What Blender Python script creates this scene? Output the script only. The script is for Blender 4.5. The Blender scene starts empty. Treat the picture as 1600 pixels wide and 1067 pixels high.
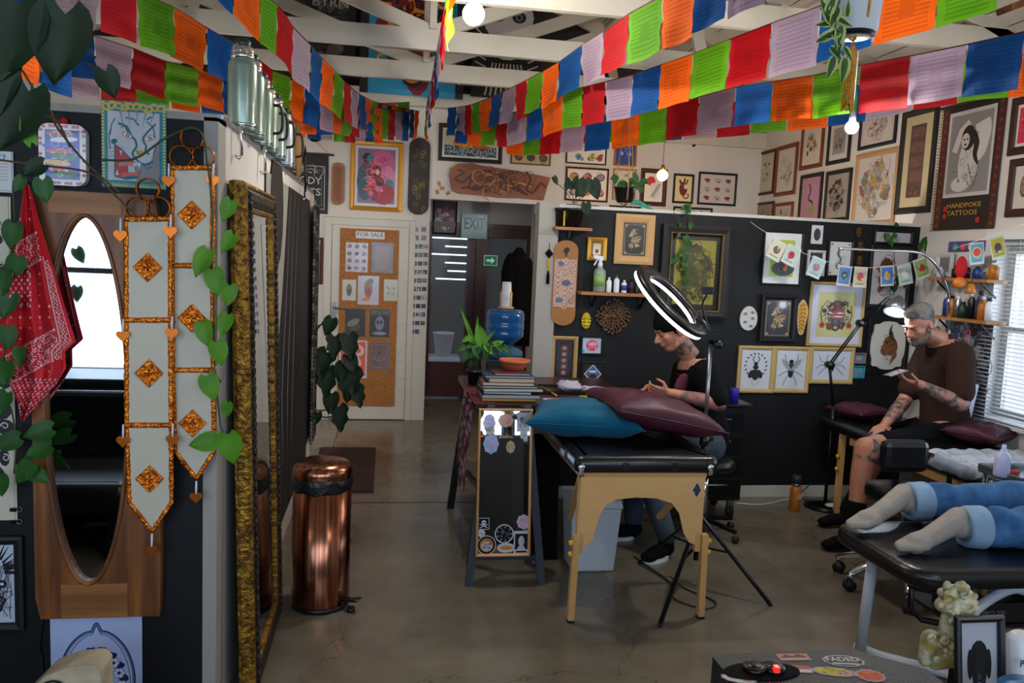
import bpy, math, random
import numpy as np
from mathutils import Vector, Matrix
from math import sin, cos, pi, radians, sqrt, atan2, tau

SC = bpy.context.scene
COLL = SC.collection

# ------------------------------------------------------------------ camera
FPX, PITCH, YAW, ROLL, EYE = 1240.0, 0.1035, 0.160, 0.0435, 1.70
_cy, _sy, _cp, _sp = cos(YAW), sin(YAW), cos(PITCH), sin(PITCH)
_f = Vector((_sy*_cp, _cy*_cp, -_sp)); _r = Vector((_cy, -_sy, 0)); _d = _f.cross(_r)
_c, _s = cos(ROLL), sin(ROLL)
CR, CD, CF = _r*_c - _d*_s, _d*_c + _r*_s, _f
cam_data = bpy.data.cameras.new('camera')
cam_data.sensor_width = 36.0
cam_data.lens = 36.0*FPX/1600.0
cam_data.clip_start = 0.05
cam = bpy.data.objects.new('camera', cam_data)
COLL.objects.link(cam)
_m = Matrix((CR, -CD, -CF)).transposed().to_4x4()
_m.translation = Vector((0, 0, EYE))
cam.matrix_world = _m
SC.camera = cam

def at(px, py, x=None, y=None, z=None, d=None):
    """point of the room seen at a pixel of the photograph, on the given wall, floor or distance"""
    v = CR*((px-800)/FPX) + CD*((py-533.5)/FPX) + CF
    o = Vector((0, 0, EYE))
    if x is not None: t = x/v.x
    elif y is not None: t = y/v.y
    elif z is not None: t = (z-EYE)/v.z
    else: t = d
    return o + v*t

# ------------------------------------------------------------------ world, lights, exposure
SC.view_settings.view_transform = 'Standard'
SC.view_settings.look = 'None'
SC.view_settings.gamma = 1.0
SC.view_settings.use_curve_mapping = False
SC.view_settings.exposure = 0.28

world = bpy.data.worlds.new('sky'); SC.world = world
world.use_nodes = True
bg = world.node_tree.nodes['Background']
bg.inputs['Color'].default_value = (0.62, 0.78, 1.0, 1)
bg.inputs['Strength'].default_value = 2.6

def area_light(name, loc, direction, sx, sy, power, color, portal=False):
    l = bpy.data.lights.new(name, 'AREA'); l.shape = 'RECTANGLE'; l.size = sx; l.size_y = sy
    l.energy = power; l.color = color
    o = bpy.data.objects.new(name, l); COLL.objects.link(o)
    o.location = loc
    o.rotation_euler = Vector(direction).to_track_quat('-Z', 'Z').to_euler()
    if portal: l.cycles.is_portal = True
    return o
# daylight through the openings (the shop front behind the camera, the blind window)
area_light('shop_front_portal', (-0.2, -2.35, 1.7), (0, 1, 0), 6.6, 2.5, 1, (1, 1, 1), True)
area_light('window_portal', (4.02, 3.55, 1.33), (-1, 0, 0), 2.3, 1.2, 1, (1, 1, 1), True)
area_light('shop_front_daylight', (-0.2, -2.75, 1.9), (0, 1, -0.12), 6.4, 2.2, 95, (0.62, 0.78, 1.0))
area_light('window_daylight', (4.6, 3.6, 1.8), (-1, 0, -0.25), 2.2, 1.4, 60, (0.68, 0.82, 1.0))
def bulb_light(name, loc, power, color, r=0.04):
    l = bpy.data.lights.new(name, 'POINT'); l.energy = power; l.color = color; l.shadow_soft_size = r
    o = bpy.data.objects.new(name, l); COLL.objects.link(o); o.location = loc
    return o

# ------------------------------------------------------------------ materials
def lin(h):
    h = h.lstrip('#'); r = []
    for i in (0, 2, 4):
        c = int(h[i:i+2], 16)/255
        r.append(c/12.92 if c <= .04045 else ((c+.055)/1.055)**2.4)
    return (*r, 1)
MATS = {}
def mat(name, col='#808080', rough=.6, metal=0, noise=0, scale=6, col2=None, bump=0, bscale=None, emit=0,
        trans=0, alpha=1, coat=0, ior=1.45, stretch=None, spec=.5, sheen=0, detail=4, sub=0):
    m = bpy.data.materials.new(name); m.use_nodes = True
    nt = m.node_tree; b = nt.nodes['Principled BSDF']
    b.inputs['Base Color'].default_value = lin(col)
    b.inputs['Roughness'].default_value = rough
    b.inputs['Metallic'].default_value = metal
    b.inputs['IOR'].default_value = ior
    b.inputs['Specular IOR Level'].default_value = spec
    b.inputs['Transmission Weight'].default_value = trans
    b.inputs['Alpha'].default_value = alpha
    b.inputs['Coat Weight'].default_value = coat
    b.inputs['Coat Roughness'].default_value = .08
    b.inputs['Sheen Weight'].default_value = sheen
    b.inputs['Subsurface Weight'].default_value = sub
    if emit:
        b.inputs['Emission Color'].default_value = lin(col); b.inputs['Emission Strength'].default_value = emit
    if noise or bump:
        tc = nt.nodes.new('ShaderNodeTexCoord'); mp = nt.nodes.new('ShaderNodeMapping')
        nt.links.new(tc.outputs['Object'], mp.inputs['Vector'])
        if stretch: mp.inputs['Scale'].default_value = stretch
    if noise:
        n = nt.nodes.new('ShaderNodeTexNoise'); n.inputs['Scale'].default_value = scale; n.inputs['Detail'].default_value = detail
        nt.links.new(mp.outputs[0], n.inputs['Vector'])
        r = nt.nodes.new('ShaderNodeValToRGB')
        r.color_ramp.elements[0].position = .5-.3/max(noise, .3)*.5; r.color_ramp.elements[1].position = .5+.3/max(noise, .3)*.5
        r.color_ramp.elements[0].color = lin(col); r.color_ramp.elements[1].color = lin(col2 or col)
        nt.links.new(n.outputs['Fac'], r.inputs['Fac']); nt.links.new(r.outputs['Color'], b.inputs['Base Color'])
    if bump:
        n2 = nt.nodes.new('ShaderNodeTexNoise'); n2.inputs['Scale'].default_value = bscale or scale*3
        nt.links.new(mp.outputs[0], n2.inputs['Vector'])
        bp = nt.nodes.new('ShaderNodeBump'); bp.inputs['Strength'].default_value = bump; bp.inputs['Distance'].default_value = .01
        nt.links.new(n2.outputs['Fac'], bp.inputs['Height']); nt.links.new(bp.outputs['Normal'], b.inputs['Normal'])
    MATS[name] = m
    return m
def paint_mat(name, rough, coat=0, metal=0, cloth=False):
    """surface whose pigments are stored per face (prints, drawings, patterned cloth)"""
    m = mat(name, '#ffffff', rough, metal, coat=coat)
    nt = m.node_tree; a = nt.nodes.new('ShaderNodeAttribute'); a.attribute_name = 'Col'
    b = nt.nodes['Principled BSDF']; nt.links.new(a.outputs['Color'], b.inputs['Base Color'])
    return m
paint_mat('print', .45, coat=.12); paint_mat('paint', .6); paint_mat('gloss_paint', .2, coat=.4)
paint_mat('leather_print', .4); paint_mat('metal_paint', .35, metal=.8)

# wood, paint, metals
mat('black_wall', '#0b0c0e', .6, spec=.3, noise=.5, scale=3, col2='#101215', bump=.06, bscale=40)
mat('white_wall', '#cac5be', .75, noise=.5, scale=2.2, col2='#bdb7b0', bump=.08, bscale=30)
mat('white_trim', '#b5b2aa', .5)
mat('beam_paint', '#c2bcae', .6, noise=.5, scale=4, col2='#b3ac9e')
mat('roof_board', '#b5afa4', .7, noise=.6, scale=2, col2='#9c968c')
mat('roof_dark', '#3a3430', .8)
mat('grey_post', '#8f8b84', .6)
mat('dark_wood', '#2a1512', .35, noise=.8, scale=3, col2='#3a1d18', stretch=(1, 1, .12))
mat('pale_wood', '#b3824a', .45, noise=.8, scale=5, col2='#c29256', stretch=(1, 1, .15))
mat('pine', '#b58a50', .5, noise=.8, scale=8, col2='#c49a62', stretch=(.2, 1, 1))
mat('shelf_wood', '#a5703c', .5, noise=.8, scale=8, col2='#8a5a2e', stretch=(.2, 1, 1))
mat('door_panel_wood', '#84501f', .45, noise=1.2, scale=14, col2='#552d12', stretch=(1.4, 1, .12), bump=.05)
mat('door_rail_wood', '#6e4420', .5, noise=1.2, scale=14, col2='#8e5c30', stretch=(.12, 1, 1.4))
mat('carved_wood', '#8a4c22', .5, noise=.9, scale=6, col2='#6a3414', bump=.3, stretch=(.4, 1, 1))
mat('mirror', '#e8ecee', .015, 1)
mat('mirror_dull', '#b6b8b4', .2, 1)
mat('silver_foil', '#bab4a2', .6, .1, noise=.4, scale=2, col2='#aca694')
mat('amber_copper', '#a0520e', .3, .8)
mat('copper', '#b87c60', .22, 1, noise=.9, scale=2, col2='#6a3c2a', stretch=(34, 34, .2))  # vertical streaks painted into the colour stand in for reflections on the bin
mat('copper_foil', '#f2902a', .28, .8, noise=.9, scale=60, col2='#a84e10', bump=1.0, bscale=90)
mat('gold_leaf', '#a07424', .4, .7, noise=1, scale=40, col2='#4c320e', bump=.9, bscale=60)
mat('gold_dark', '#3a3024', .45, .5, noise=1, scale=50, col2='#1c1712', bump=1, bscale=50)
mat('gold_paint', '#c08a2c', .4, .5)
mat('brass', '#c8963c', .25, 1)
mat('chrome', '#d6d8dc', .08, 1)
mat('steel', '#90969a', .3, .9)
mat('green_flask', '#7c9084', .3, .65, noise=.5, scale=8, col2='#8c9c92', bump=.1, bscale=20)
mat('dark_green', '#10281f', .4)
mat('black_metal', '#0d0e10', .3, .3)
mat('black_plastic', '#0e0f12', .35)
mat('black_rubber', '#0a0a0b', .6)
mat('black_leather', '#0c0d11', .3, bump=.12, bscale=120, coat=.1)
mat('black_cloth', '#060607', .9, spec=.15)
mat('white_paint_metal', '#b9c0ca', .35)
mat('white_plastic', '#c9cdd4', .4)
mat('grey_plastic', '#aeb6bc', .4)
mat('clear_plastic', '#e8eef6', .12, alpha=.35)
mat('plastic_sheet', '#b8c0cc', .25, alpha=.55, bump=.8, bscale=25)
mat('glass', '#ffffff', .0, trans=1, ior=1.02, spec=.5)
mat('pane', '#dfe8f0', .03, alpha=.12)
mat('blue_bottle', '#1e5a96', .08, alpha=.8, coat=.5)
mat('terracotta', '#a4512e', .7)
mat('cork', '#a26c38', .85, noise=1, scale=90, col2='#7d4e26')
mat('leaf', '#143a0c', .5, noise=.7, scale=12, col2='#235214', spec=.3)
mat('leaf_dark', '#081a08', .5, noise=.7, scale=10, col2='#0f280e', spec=.25)
mat('leaf_bright', '#35680a', .5, noise=.7, scale=12, col2='#558a1a', spec=.3)
mat('leaf_cream', '#8e9b5a', .4)
mat('stem', '#2c3c1a', .6)
mat('brown_stem', '#4a3a22', .7)
mat('rope', '#d08c2c', .85, noise=.8, scale=80, col2='#a06a1c', bump=.6, bscale=120)
mat('jute', '#a07848', .85)
mat('cord_brown', '#5a2018', .8)
mat('cable', '#101012', .5)
mat('skin', '#a8725a', .5, noise=.4, scale=9, col2='#96604a', sub=.05)
mat('hair_dark', '#17120f', .7, bump=.6, bscale=90)
mat('hair_grey', '#3c3a38', .75, noise=1, scale=14, col2='#77736e', bump=.9, bscale=120)
mat('beard', '#4c423c', .85, noise=1, scale=60, col2='#6a5e56', bump=.8, bscale=160)
mat('brown_shirt', '#2a1a15', .9, spec=.15, noise=.5, scale=5, col2='#33211b', bump=.3, bscale=14)
mat('black_shirt', '#050506', .9, spec=.15, bump=.25, bscale=12)
mat('denim', '#1d4878', .85, noise=1, scale=9, col2='#3f71a4', bump=.8, bscale=16)
mat('denim_light', '#6f8fae', .85, noise=.6, scale=10, col2='#88a3bd', bump=.3, bscale=40)
mat('denim_grey', '#1d242c', .85, noise=.7, scale=6, col2='#333f4a', bump=.3, bscale=20)
mat('white_sock', '#9a938c', .9, noise=.5, scale=14, col2='#8a837b', bump=.3, bscale=30)
mat('teal_velvet', '#04506e', .85, spec=.15, noise=.6, scale=4, col2='#053f58', sheen=.05, bump=.2, bscale=30)
mat('burgundy', '#431726', .5, spec=.35, noise=.5, scale=4, col2='#381220', bump=.15, bscale=30)
mat('bag_liner', '#101216', .35, bump=1, bscale=30)
mat('red_cloth', '#b80f1c', .85, noise=.4, scale=5, col2='#a6101a', bump=.2, bscale=12)
mat('patch_red', '#4a0c20', .8)
mat('tissue', '#9c98a8', .8, bump=.4, bscale=30)
mat('canvas', '#b3a58c', .85, noise=.9, scale=9, col2='#8c7c62', bump=.4, bscale=12)
mat('stone', '#a6a488', .45, noise=1.3, scale=34, col2='#7c6a34', bump=.6, bscale=40)
mat('stone_gold', '#a8752c', .5)
mat('rug', '#2a1612', .9, noise=1, scale=40, col2='#40241c')
mat('amp_case', '#17191d', .5, bump=.35, bscale=160)
mat('bulb_cool', '#dceaff', .3, emit=26)
mat('bulb_warm', '#ff9a3c', .3, emit=26)
mat('ring_glow', '#f4f6ff', .3, emit=7)
mat('lamp_glow', '#cfe4ff', .3, emit=24)
mat('red_lamp', '#ff1a14', .3, emit=2)
mat('blue_light', '#2a6ac0', .3, emit=.6)
mat('exit_green', '#0c6a44', .4, emit=.25)
mat('exit_white', '#b8d8cc', .4, emit=.3)
mat('exit_panel', '#7c9a94', .3, alpha=.85, coat=.4)
mat('outdoor_wall', '#d8c8c0', .9)
mat('outdoor_dark', '#0c0e12', .8)
mat('door_timber', '#48201a', .35)
mat('paper', '#c8c6c4', .7)
mat('blind', '#c2c4c6', .5)
mat('blue_roll', '#14506c', .7)
mat('clear_sleeve', '#ffffff', .1, alpha=.03, bump=.8, bscale=30)
mat('easel_paint', '#232a36', .5)
mat('yellow_knob', '#c89c1c', .4)
mat('beech', '#c4965c', .45, noise=.5, scale=5, col2='#cea46c', stretch=(.2, 1, 3))
mat('violet_cap', '#2a1c8c', .4)
mat('clear_bottle', '#b4b4d8', .3, alpha=.9)
mat('bed_film', '#b0b8c8', .3, bump=.8, bscale=20)
mat('blue_lid', '#1c6ca8', .35)
mat('bronze_gecko', '#1f8c78', .4)

# ------------------------------------------------------------------ mesh builder
class MB:
    def __init__(s): s.v, s.f, s.m, s.c, s.sm = [], [], [], [], []; s.M = Matrix.Identity(4)
    def add(s, vs, fs, m, col=None, smooth=False):
        b = len(s.v); M = s.M
        s.v += [tuple(M @ Vector(p)) for p in vs]
        for f in fs:
            s.f.append(tuple(i+b for i in f)); s.m.append(m); s.c.append(col); s.sm.append(smooth)
        return s
    def box(s, c, d, m, rz=0, col=None, R=None, taper=1):
        x, y, z = d[0]/2, d[1]/2, d[2]/2; t = taper
        vs = [(-x, -y, -z), (x, -y, -z), (x, y, -z), (-x, y, -z), (-x*t, -y*t, z), (x*t, -y*t, z), (x*t, y*t, z), (-x*t, y*t, z)]
        Q = R if R is not None else Matrix.Rotation(rz, 3, 'Z')
        vs = [Q @ Vector(p) + Vector(c) for p in vs]
        return s.add(vs, [(0, 3, 2, 1), (4, 5, 6, 7), (0, 1, 5, 4), (1, 2, 6, 5), (2, 3, 7, 6), (3, 0, 4, 7)], m, col)
    def span(s, a, b, m, col=None):
        a, b = Vector(a), Vector(b)
        return s.box((a+b)/2, [abs(q) for q in (b-a)], m, col=col)
    def bar(s, a, b, w, h, m, up=(0, 0, 1), col=None, w2=None):
        """straight bar of w x h section from a to b"""
        a, b = Vector(a), Vector(b); d = (b-a).normalized(); u = Vector(up)
        if abs(d.dot(u)) > .98: u = Vector((0, 1, 0))
        x = d.cross(u).normalized(); y = x.cross(d)
        vs = []
        for p, k in ((a, 1), (b, (w2 or w)/w)):
            vs += [p-x*w/2*k-y*h/2*k, p+x*w/2*k-y*h/2*k, p+x*w/2*k+y*h/2*k, p-x*w/2*k+y*h/2*k]
        return s.add(vs, [(3, 2, 1, 0), (4, 5, 6, 7), (0, 1, 5, 4), (1, 2, 6, 5), (2, 3, 7, 6), (3, 0, 4, 7)], m, col)
    def tube(s, pts, r, m, n=8, cap=True, col=None, flat=1):
        pts = [Vector(p) for p in pts]; k = len(pts)
        rs = r if isinstance(r, (list, tuple)) else [r]*k
        vs, fs = [], []; px = None
        for i, p in enumerate(pts):
            t = (pts[min(i+1, k-1)]-pts[max(i-1, 0)])
            if t.length < 1e-9: t = Vector((0, 0, 1))
            t.normalize()
            if px is None:
                px = t.cross(Vector((0, 0, 1)))
                if px.length < .05: px = t.cross(Vector((0, 1, 0)))
            px = (px - t*px.dot(t)).normalized(); py = t.cross(px)
            for j in range(n):
                a = tau*j/n; vs.append(p + px*(rs[i]*cos(a)) + py*(rs[i]*sin(a)*flat))
        for i in range(k-1):
            for j in range(n):
                fs.append((i*n+j, i*n+(j+1) % n, (i+1)*n+(j+1) % n, (i+1)*n+j))
        if cap: fs.append(tuple(range(n-1, -1, -1))); fs.append(tuple((k-1)*n+j for j in range(n)))
        return s.add(vs, fs, m, col, True)
    def cyl(s, a, b, r, m, r2=None, n=20, col=None):
        return s.tube([a, b], [r, r if r2 is None else r2], m, n, col=col)
    def lathe(s, c, prof, m, n=24, axis=(0, 0, 1), col=None, sx=1, sy=1, caps=True):
        Q = Vector((0, 0, 1)).rotation_difference(Vector(axis).normalized()).to_matrix()
        vs, fs = [], []; k = len(prof)
        for r, z in prof:
            for j in range(n):
                vs.append(Q @ Vector((r*cos(tau*j/n)*sx, r*sin(tau*j/n)*sy, z)) + Vector(c))
        for i in range(k-1):
            for j in range(n): fs.append((i*n+j, i*n+(j+1) % n, (i+1)*n+(j+1) % n, (i+1)*n+j))
        if caps and prof[0][0] > 1e-6: fs.append(tuple(range(n-1, -1, -1)))
        if caps and prof[-1][0] > 1e-6: fs.append(tuple((k-1)*n+j for j in range(n)))
        return s.add(vs, fs, m, col, True)
    def ball(s, c, r, m, n=16, k=10, col=None, R=None, jag=0, rnd=None):
        rx, ry, rz = r if isinstance(r, (list, tuple)) else (r, r, r)
        vs = [Vector((0, 0, -rz))]; fs = []
        for i in range(1, k):
            ph = -pi/2+pi*i/k
            for j in range(n):
                q = 1 + (rnd.uniform(-jag, jag) if jag else 0)
                vs.append(Vector((rx*cos(ph)*cos(tau*j/n), ry*cos(ph)*sin(tau*j/n), rz*sin(ph)))*q)
        vs.append(Vector((0, 0, rz))); L = len(vs)-1
        for j in range(n):
            fs.append((0, 1+(j+1) % n, 1+j)); fs.append((L, L-n+j, L-n+(j+1) % n))
        for i in range(k-2):
            for j in range(n):
                a = 1+i*n; fs.append((a+j, a+(j+1) % n, a+n+(j+1) % n, a+n+j))
        Q = R if R is not None else Matrix.Identity(3)
        return s.add([Q @ p + Vector(c) for p in vs], fs, m, col, True)
    def torus(s, c, R_, r, m, N=36, n=8, axis=(0, 0, 1), a0=0, a1=tau, sx=1, col=None):
        Q = Vector((0, 0, 1)).rotation_difference(Vector(axis).normalized()).to_matrix()
        full = abs(a1-a0-tau) < 1e-6
        pts = [Q @ Vector((R_*cos(a0+(a1-a0)*i/N)*sx, R_*sin(a0+(a1-a0)*i/N), 0)) + Vector(c) for i in range(N+1)]
        return s.tube(pts, r, m, n, cap=not full, col=col)
    def slab(s, pts, O, U, V, t, m, col=None, side=None):
        """extrude the outline pts (u,v) on plane O,U,V by t along U x V"""
        O, U, V = Vector(O), Vector(U).normalized(), Vector(V).normalized(); N = U.cross(V)
        k = len(pts); lo = [O+U*a+V*b for a, b in pts]; hi = [p+N*t for p in lo]
        s.add(lo+hi, [tuple(range(k, 2*k))], m, col)
        s.add(lo+hi, [tuple(range(k-1, -1, -1))]+[(i, (i+1) % k, k+(i+1) % k, k+i) for i in range(k)], side or m, col)
        return s
    def build(s, name, parent=None, origin=None, bevel=0, remesh=0, smooth=0, auto=False):
        me = bpy.data.meshes.new(name)
        if origin is None:
            if parent is not None: origin = parent['_o'] if '_o' in parent else (0, 0, 0)
            else:
                a = np.array(s.v); lo, hi = a.min(0), a.max(0); origin = ((lo[0]+hi[0])/2, (lo[1]+hi[1])/2, lo[2])
        ox, oy, oz = origin
        me.from_pydata([(x-ox, y-oy, z-oz) for x, y, z in s.v], [], s.f)
        names = []
        for q in s.m:
            if q not in names: names.append(q)
        for q in names: me.materials.append(MATS[q])
        ix = {q: i for i, q in enumerate(names)}
        me.polygons.foreach_set('material_index', [ix[q] for q in s.m])
        me.polygons.foreach_set('use_smooth', s.sm)
        if any(c is not None for c in s.c):
            at_ = me.color_attributes.new('Col', 'FLOAT_COLOR', 'CORNER'); buf = []
            for c, f in zip(s.c, s.f): buf += list(lin(c) if c else (1, 1, 1, 1))*len(f)
            at_.data.foreach_set('color', buf)
        me.update()
        o = bpy.data.objects.new(name, me); COLL.objects.link(o)
        if parent is not None:
            o.parent = parent
            po = parent['_o'] if '_o' in parent else (0, 0, 0)
            o.location = (ox-po[0], oy-po[1], oz-po[2])
        else: o.location = origin
        o['_o'] = tuple(origin)
        if remesh:
            r = o.modifiers.new('surface', 'REMESH'); r.mode = 'VOXEL'; r.voxel_size = remesh; r.use_smooth_shade = True
            if smooth:
                q = o.modifiers.new('soften', 'SMOOTH'); q.iterations = smooth; q.factor = .5
        if bevel:
            b = o.modifiers.new('edges', 'BEVEL'); b.width = bevel; b.segments = 2; b.limit_method = 'ANGLE'; b.angle_limit = radians(50)
        return o

def tag(o, label, cat, group=None, kind=None):
    if label: o['label'] = label
    if cat: o['category'] = cat
    if group: o['group'] = group
    if kind: o['kind'] = kind
    return o
def thing(name, loc, label, cat, group=None):
    o = bpy.data.objects.new(name, None); COLL.objects.link(o); o.empty_display_size = .05
    o.location = loc; o['_o'] = tuple(loc)
    return tag(o, label, cat, group)
def struct(mb, name, parent=None, **k):
    o = mb.build(name, parent, **k)
    if parent is None: o['kind'] = 'structure'
    return o
def spline(pts, n):
    """smooth curve through pts"""
    P = [Vector(p) for p in pts]; P = [P[0]*2-P[1]]+P+[P[-1]*2-P[-2]]; out = []
    for i in range(1, len(P)-2):
        for k in range(n):
            t = k/n; a, b, c, d = P[i-1:i+3]
            out.append(.5*((2*b)+(c-a)*t+(2*a-5*b+4*c-d)*t*t+(3*b-a-3*c+d)*t**3))
    out.append(P[-2]); return out
_txt = {}
def text_shape(body, size, bold=False, width=None):
    """2D triangles of a piece of writing, centred on 0,0"""
    cu = bpy.data.curves.new('t', 'FONT'); cu.body = body; cu.size = size; cu.align_x = 'CENTER'; cu.align_y = 'CENTER'
    cu.offset = size*.015 if bold else 0; cu.resolution_u = 2
    o = bpy.data.objects.new('t', cu); COLL.objects.link(o)
    dg = bpy.context.evaluated_depsgraph_get(); me = bpy.data.meshes.new_from_object(o.evaluated_get(dg))
    vs = [(v.co.x, v.co.y) for v in me.vertices]; fs = [tuple(p.vertices) for p in me.polygons]
    bpy.data.objects.remove(o); bpy.data.meshes.remove(me); bpy.data.curves.remove(cu)
    if width and vs:
        w = max(v[0] for v in vs)-min(v[0] for v in vs); k = width/w; vs = [(a*k, b) for a, b in vs]
    return vs, fs

# ------------------------------------------------------------------ flat artwork
class Art:
    """prints and drawings: coloured shapes laid on a sheet centred on O with axes U,V"""
    def __init__(s, mb, O, U, V, w, h, m='print'):
        s.mb, s.O, s.U, s.V = mb, Vector(O), Vector(U).normalized(), Vector(V).normalized()
        s.N = s.U.cross(s.V); s.w, s.h, s.m, s.z = w, h, m, .0004
    def P(s, u, v): return s.O + s.U*(u*s.w) + s.V*(v*s.h) + s.N*s.z
    def pol(s, pts, col):
        s.z += .00004; s.mb.add([s.P(*p) for p in pts], [tuple(range(len(pts)))], s.m, col); return s
    def rect(s, a, b, c, d, col): return s.pol([(a, b), (c, b), (c, d), (a, d)], col)
    def ell(s, x, y, rx, ry, col, rot=0, n=14, a0=0, a1=tau):
        A = s.w/s.h; out = []
        for i in range(n):
            t = a0+(a1-a0)*i/(n if abs(a1-a0-tau) < 1e-6 else n-1); a, b = rx*cos(t), ry*sin(t)/A if False else ry*sin(t)
            out.append((x+a*cos(rot)-b*sin(rot)/A, y+a*sin(rot)*A+b*cos(rot)))
        return s.pol(out, col)
    def disc(s, x, y, r, col, n=16):     # r in units of the width
        return s.ell(x, y, r, r*s.w/s.h, col, n=n)
    def ring(s, x, y, r, t, col, n=28):
        A = s.w/s.h; s.z += .00004; vs = []
        for i in range(n):
            for q in (r, r-t): vs.append(s.P(x+q*cos(tau*i/n), y+q*A*sin(tau*i/n)))
        s.mb.add(vs, [(2*i, (2*i+2) % (2*n), (2*i+3) % (2*n), 2*i+1) for i in range(n)], s.m, col); return s
    def line(s, pts, t, col, close=False):   # t in units of the width
        A = s.w/s.h; s.z += .00003
        if len(pts) > 3 and not close and tuple(pts[0]) != tuple(pts[-1]):
            n0 = len(pts); q = spline([(a, b, 0) for a, b in pts], 4); pts = [(v.x, v.y) for v in q]
            if isinstance(t, list): t = [t[min(i//4, n0-1)]+(t[min(i//4+1, n0-1)]-t[min(i//4, n0-1)])*(i % 4)/4 for i in range(len(pts))]
        P = [Vector((p[0], p[1]/A)) for p in pts]; k = len(P); vs = []
        for i, p in enumerate(P):
            a, b = P[(i-1) % k if close else max(i-1, 0)], P[(i+1) % k if close else min(i+1, k-1)]
            d = (b-a); d = d.normalized() if d.length > 0 else Vector((1, 0)); nn = Vector((-d.y, d.x))
            tt = t if not isinstance(t, list) else t[i]
            for q in (p+nn*tt/2, p-nn*tt/2): vs.append(s.P(q.x, q.y*A))
        fs = [(2*i, 2*i+1, 2*i+3, 2*i+2) for i in range(k-1)]
        if close: fs.append((2*k-2, 2*k-1, 1, 0))
        s.mb.add(vs, fs, s.m, col); return s
    def text(s, body, x, y, size, col, width=None, bold=False):  # size/width in units of sheet height/width
        vs, fs = text_shape(body, size*s.h, bold, width*s.w if width else None)
        s.z += .00004
        s.mb.add([s.O+s.U*(x*s.w+a)+s.V*(y*s.h+b)+s.N*s.z for a, b in vs], fs, s.m, col); return s
    def curl(s, x, y, r, rnd, col, t=.012, turns=1.2):
        a0 = rnd.uniform(0, tau); q = rnd.choice((-1, 1)); A = s.w/s.h; n = 9
        pts = [(x+r*(1-.75*i/n)*cos(a0+q*turns*tau*i/n), y+A*r*(1-.75*i/n)*sin(a0+q*turns*tau*i/n)) for i in range(n)]
        return s.line(pts, [t*(1-.6*i/n) for i in range(n)], col)
    def flower(s, x, y, r, col, cen, petals=5, line=None):
        for i in range(petals):
            a = tau*i/petals
            if line: s.ell(x+r*.62*cos(a), y+r*.62*sin(a)*s.w/s.h, r*.5, r*.5*s.w/s.h, line)
            s.ell(x+r*.6*cos(a), y+r*.6*sin(a)*s.w/s.h, r*.42, r*.42*s.w/s.h, col)
        return s.disc(x, y, r*.33, cen)
    def sketch(s, cols, seed=0, n=26, rx=.36, ry=.4, cx=0, cy=0, sym=False, t=.014):
        """tattoo style drawing: body shapes, curls and feathered strokes in an oval"""
        rnd = random.Random(seed); A = s.w/s.h
        for i in range(n):
            a, q = rnd.uniform(0, tau), sqrt(rnd.random())*.85
            x, y = rx*q*cos(a), ry*q*sin(a); c = rnd.choice(cols); k = rnd.random()
            for g in ((1, -1) if sym else (1,)):
                X = cx+g*x
                if k < .3: s.ell(X, cy+y, rx*rnd.uniform(.1, .3), ry*rnd.uniform(.05, .18), c, rot=g*rnd.uniform(-1, 1), n=9)
                elif k < .65: s.curl(X, cy+y, rx*rnd.uniform(.15, .4), rnd, c, t*rnd.uniform(.7, 1.6))
                else:
                    b = rnd.uniform(0, tau); L = rx*rnd.uniform(.3, .7)
                    s.line([(X, cy+y), (X+g*L*.5*cos(b), cy+y+L*.5*sin(b)*A), (X+g*L*cos(b+.5), cy+y+L*sin(b+.5)*A)], [t*1.4, t, t*.3], c)
        return s

def sheet(mb, O, U, V, w, h, col, m='print', t=.002):
    U, V = Vector(U).normalized(), Vector(V).normalized()
    mb.slab([(-w/2, -h/2), (w/2, -h/2), (w/2, h/2), (-w/2, h/2)], Vector(O), U, V, t, m, col)
    return Art(mb, Vector(O)+U.cross(V)*t, U, V, w, h, m)
def wall_rect(px0, py0, px1, py1, wall):
    """wall = ('y',8.15) seen facing -Y, or ('x',3.95) seen facing -X. Gives centre, U, V, w, h of a hanging picture"""
    cx, cy = (px0+px1)/2, (py0+py1)/2; k = {wall[0]: wall[1]}
    a, b, t, u = at(px0, cy, **k), at(px1, cy, **k), at(cx, py0, **k), at(cx, py1, **k)
    if wall[0] == 'y': U = Vector((1, 0, 0)); C = Vector(((a.x+b.x)/2, wall[1], (t.z+u.z)/2)); w = b.x-a.x
    else: U = Vector((0, -1, 0)); C = Vector((wall[1], (a.y+b.y)/2, (t.z+u.z)/2)); w = a.y-b.y
    return C, U, Vector((0, 0, 1)), w, t.z-u.z
def bars(mb, O, U, V, w, h, b, d, m, col=None):
    """mitred frame of outer size w x h, moulding b wide and d deep, back on the plane"""
    N = Vector(U).cross(Vector(V)); prof = [(0, 0), (0, d*.8), (b*.35, d), (b*.8, d*.75), (b, d*.45), (b, 0)]
    vs = []; k = len(prof)
    for sx, sy in ((-1, -1), (1, -1), (1, 1), (-1, 1)):
        for i, j in prof: vs.append(O+U*(sx*(w/2-i))+V*(sy*(h/2-i))+N*j)
    fs = []
    for q in range(4):
        for i in range(k-1): fs.append((q*k+i, ((q+1) % 4)*k+i, ((q+1) % 4)*k+i+1, q*k+i+1))
    mb.add(vs, fs, m, col)
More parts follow.
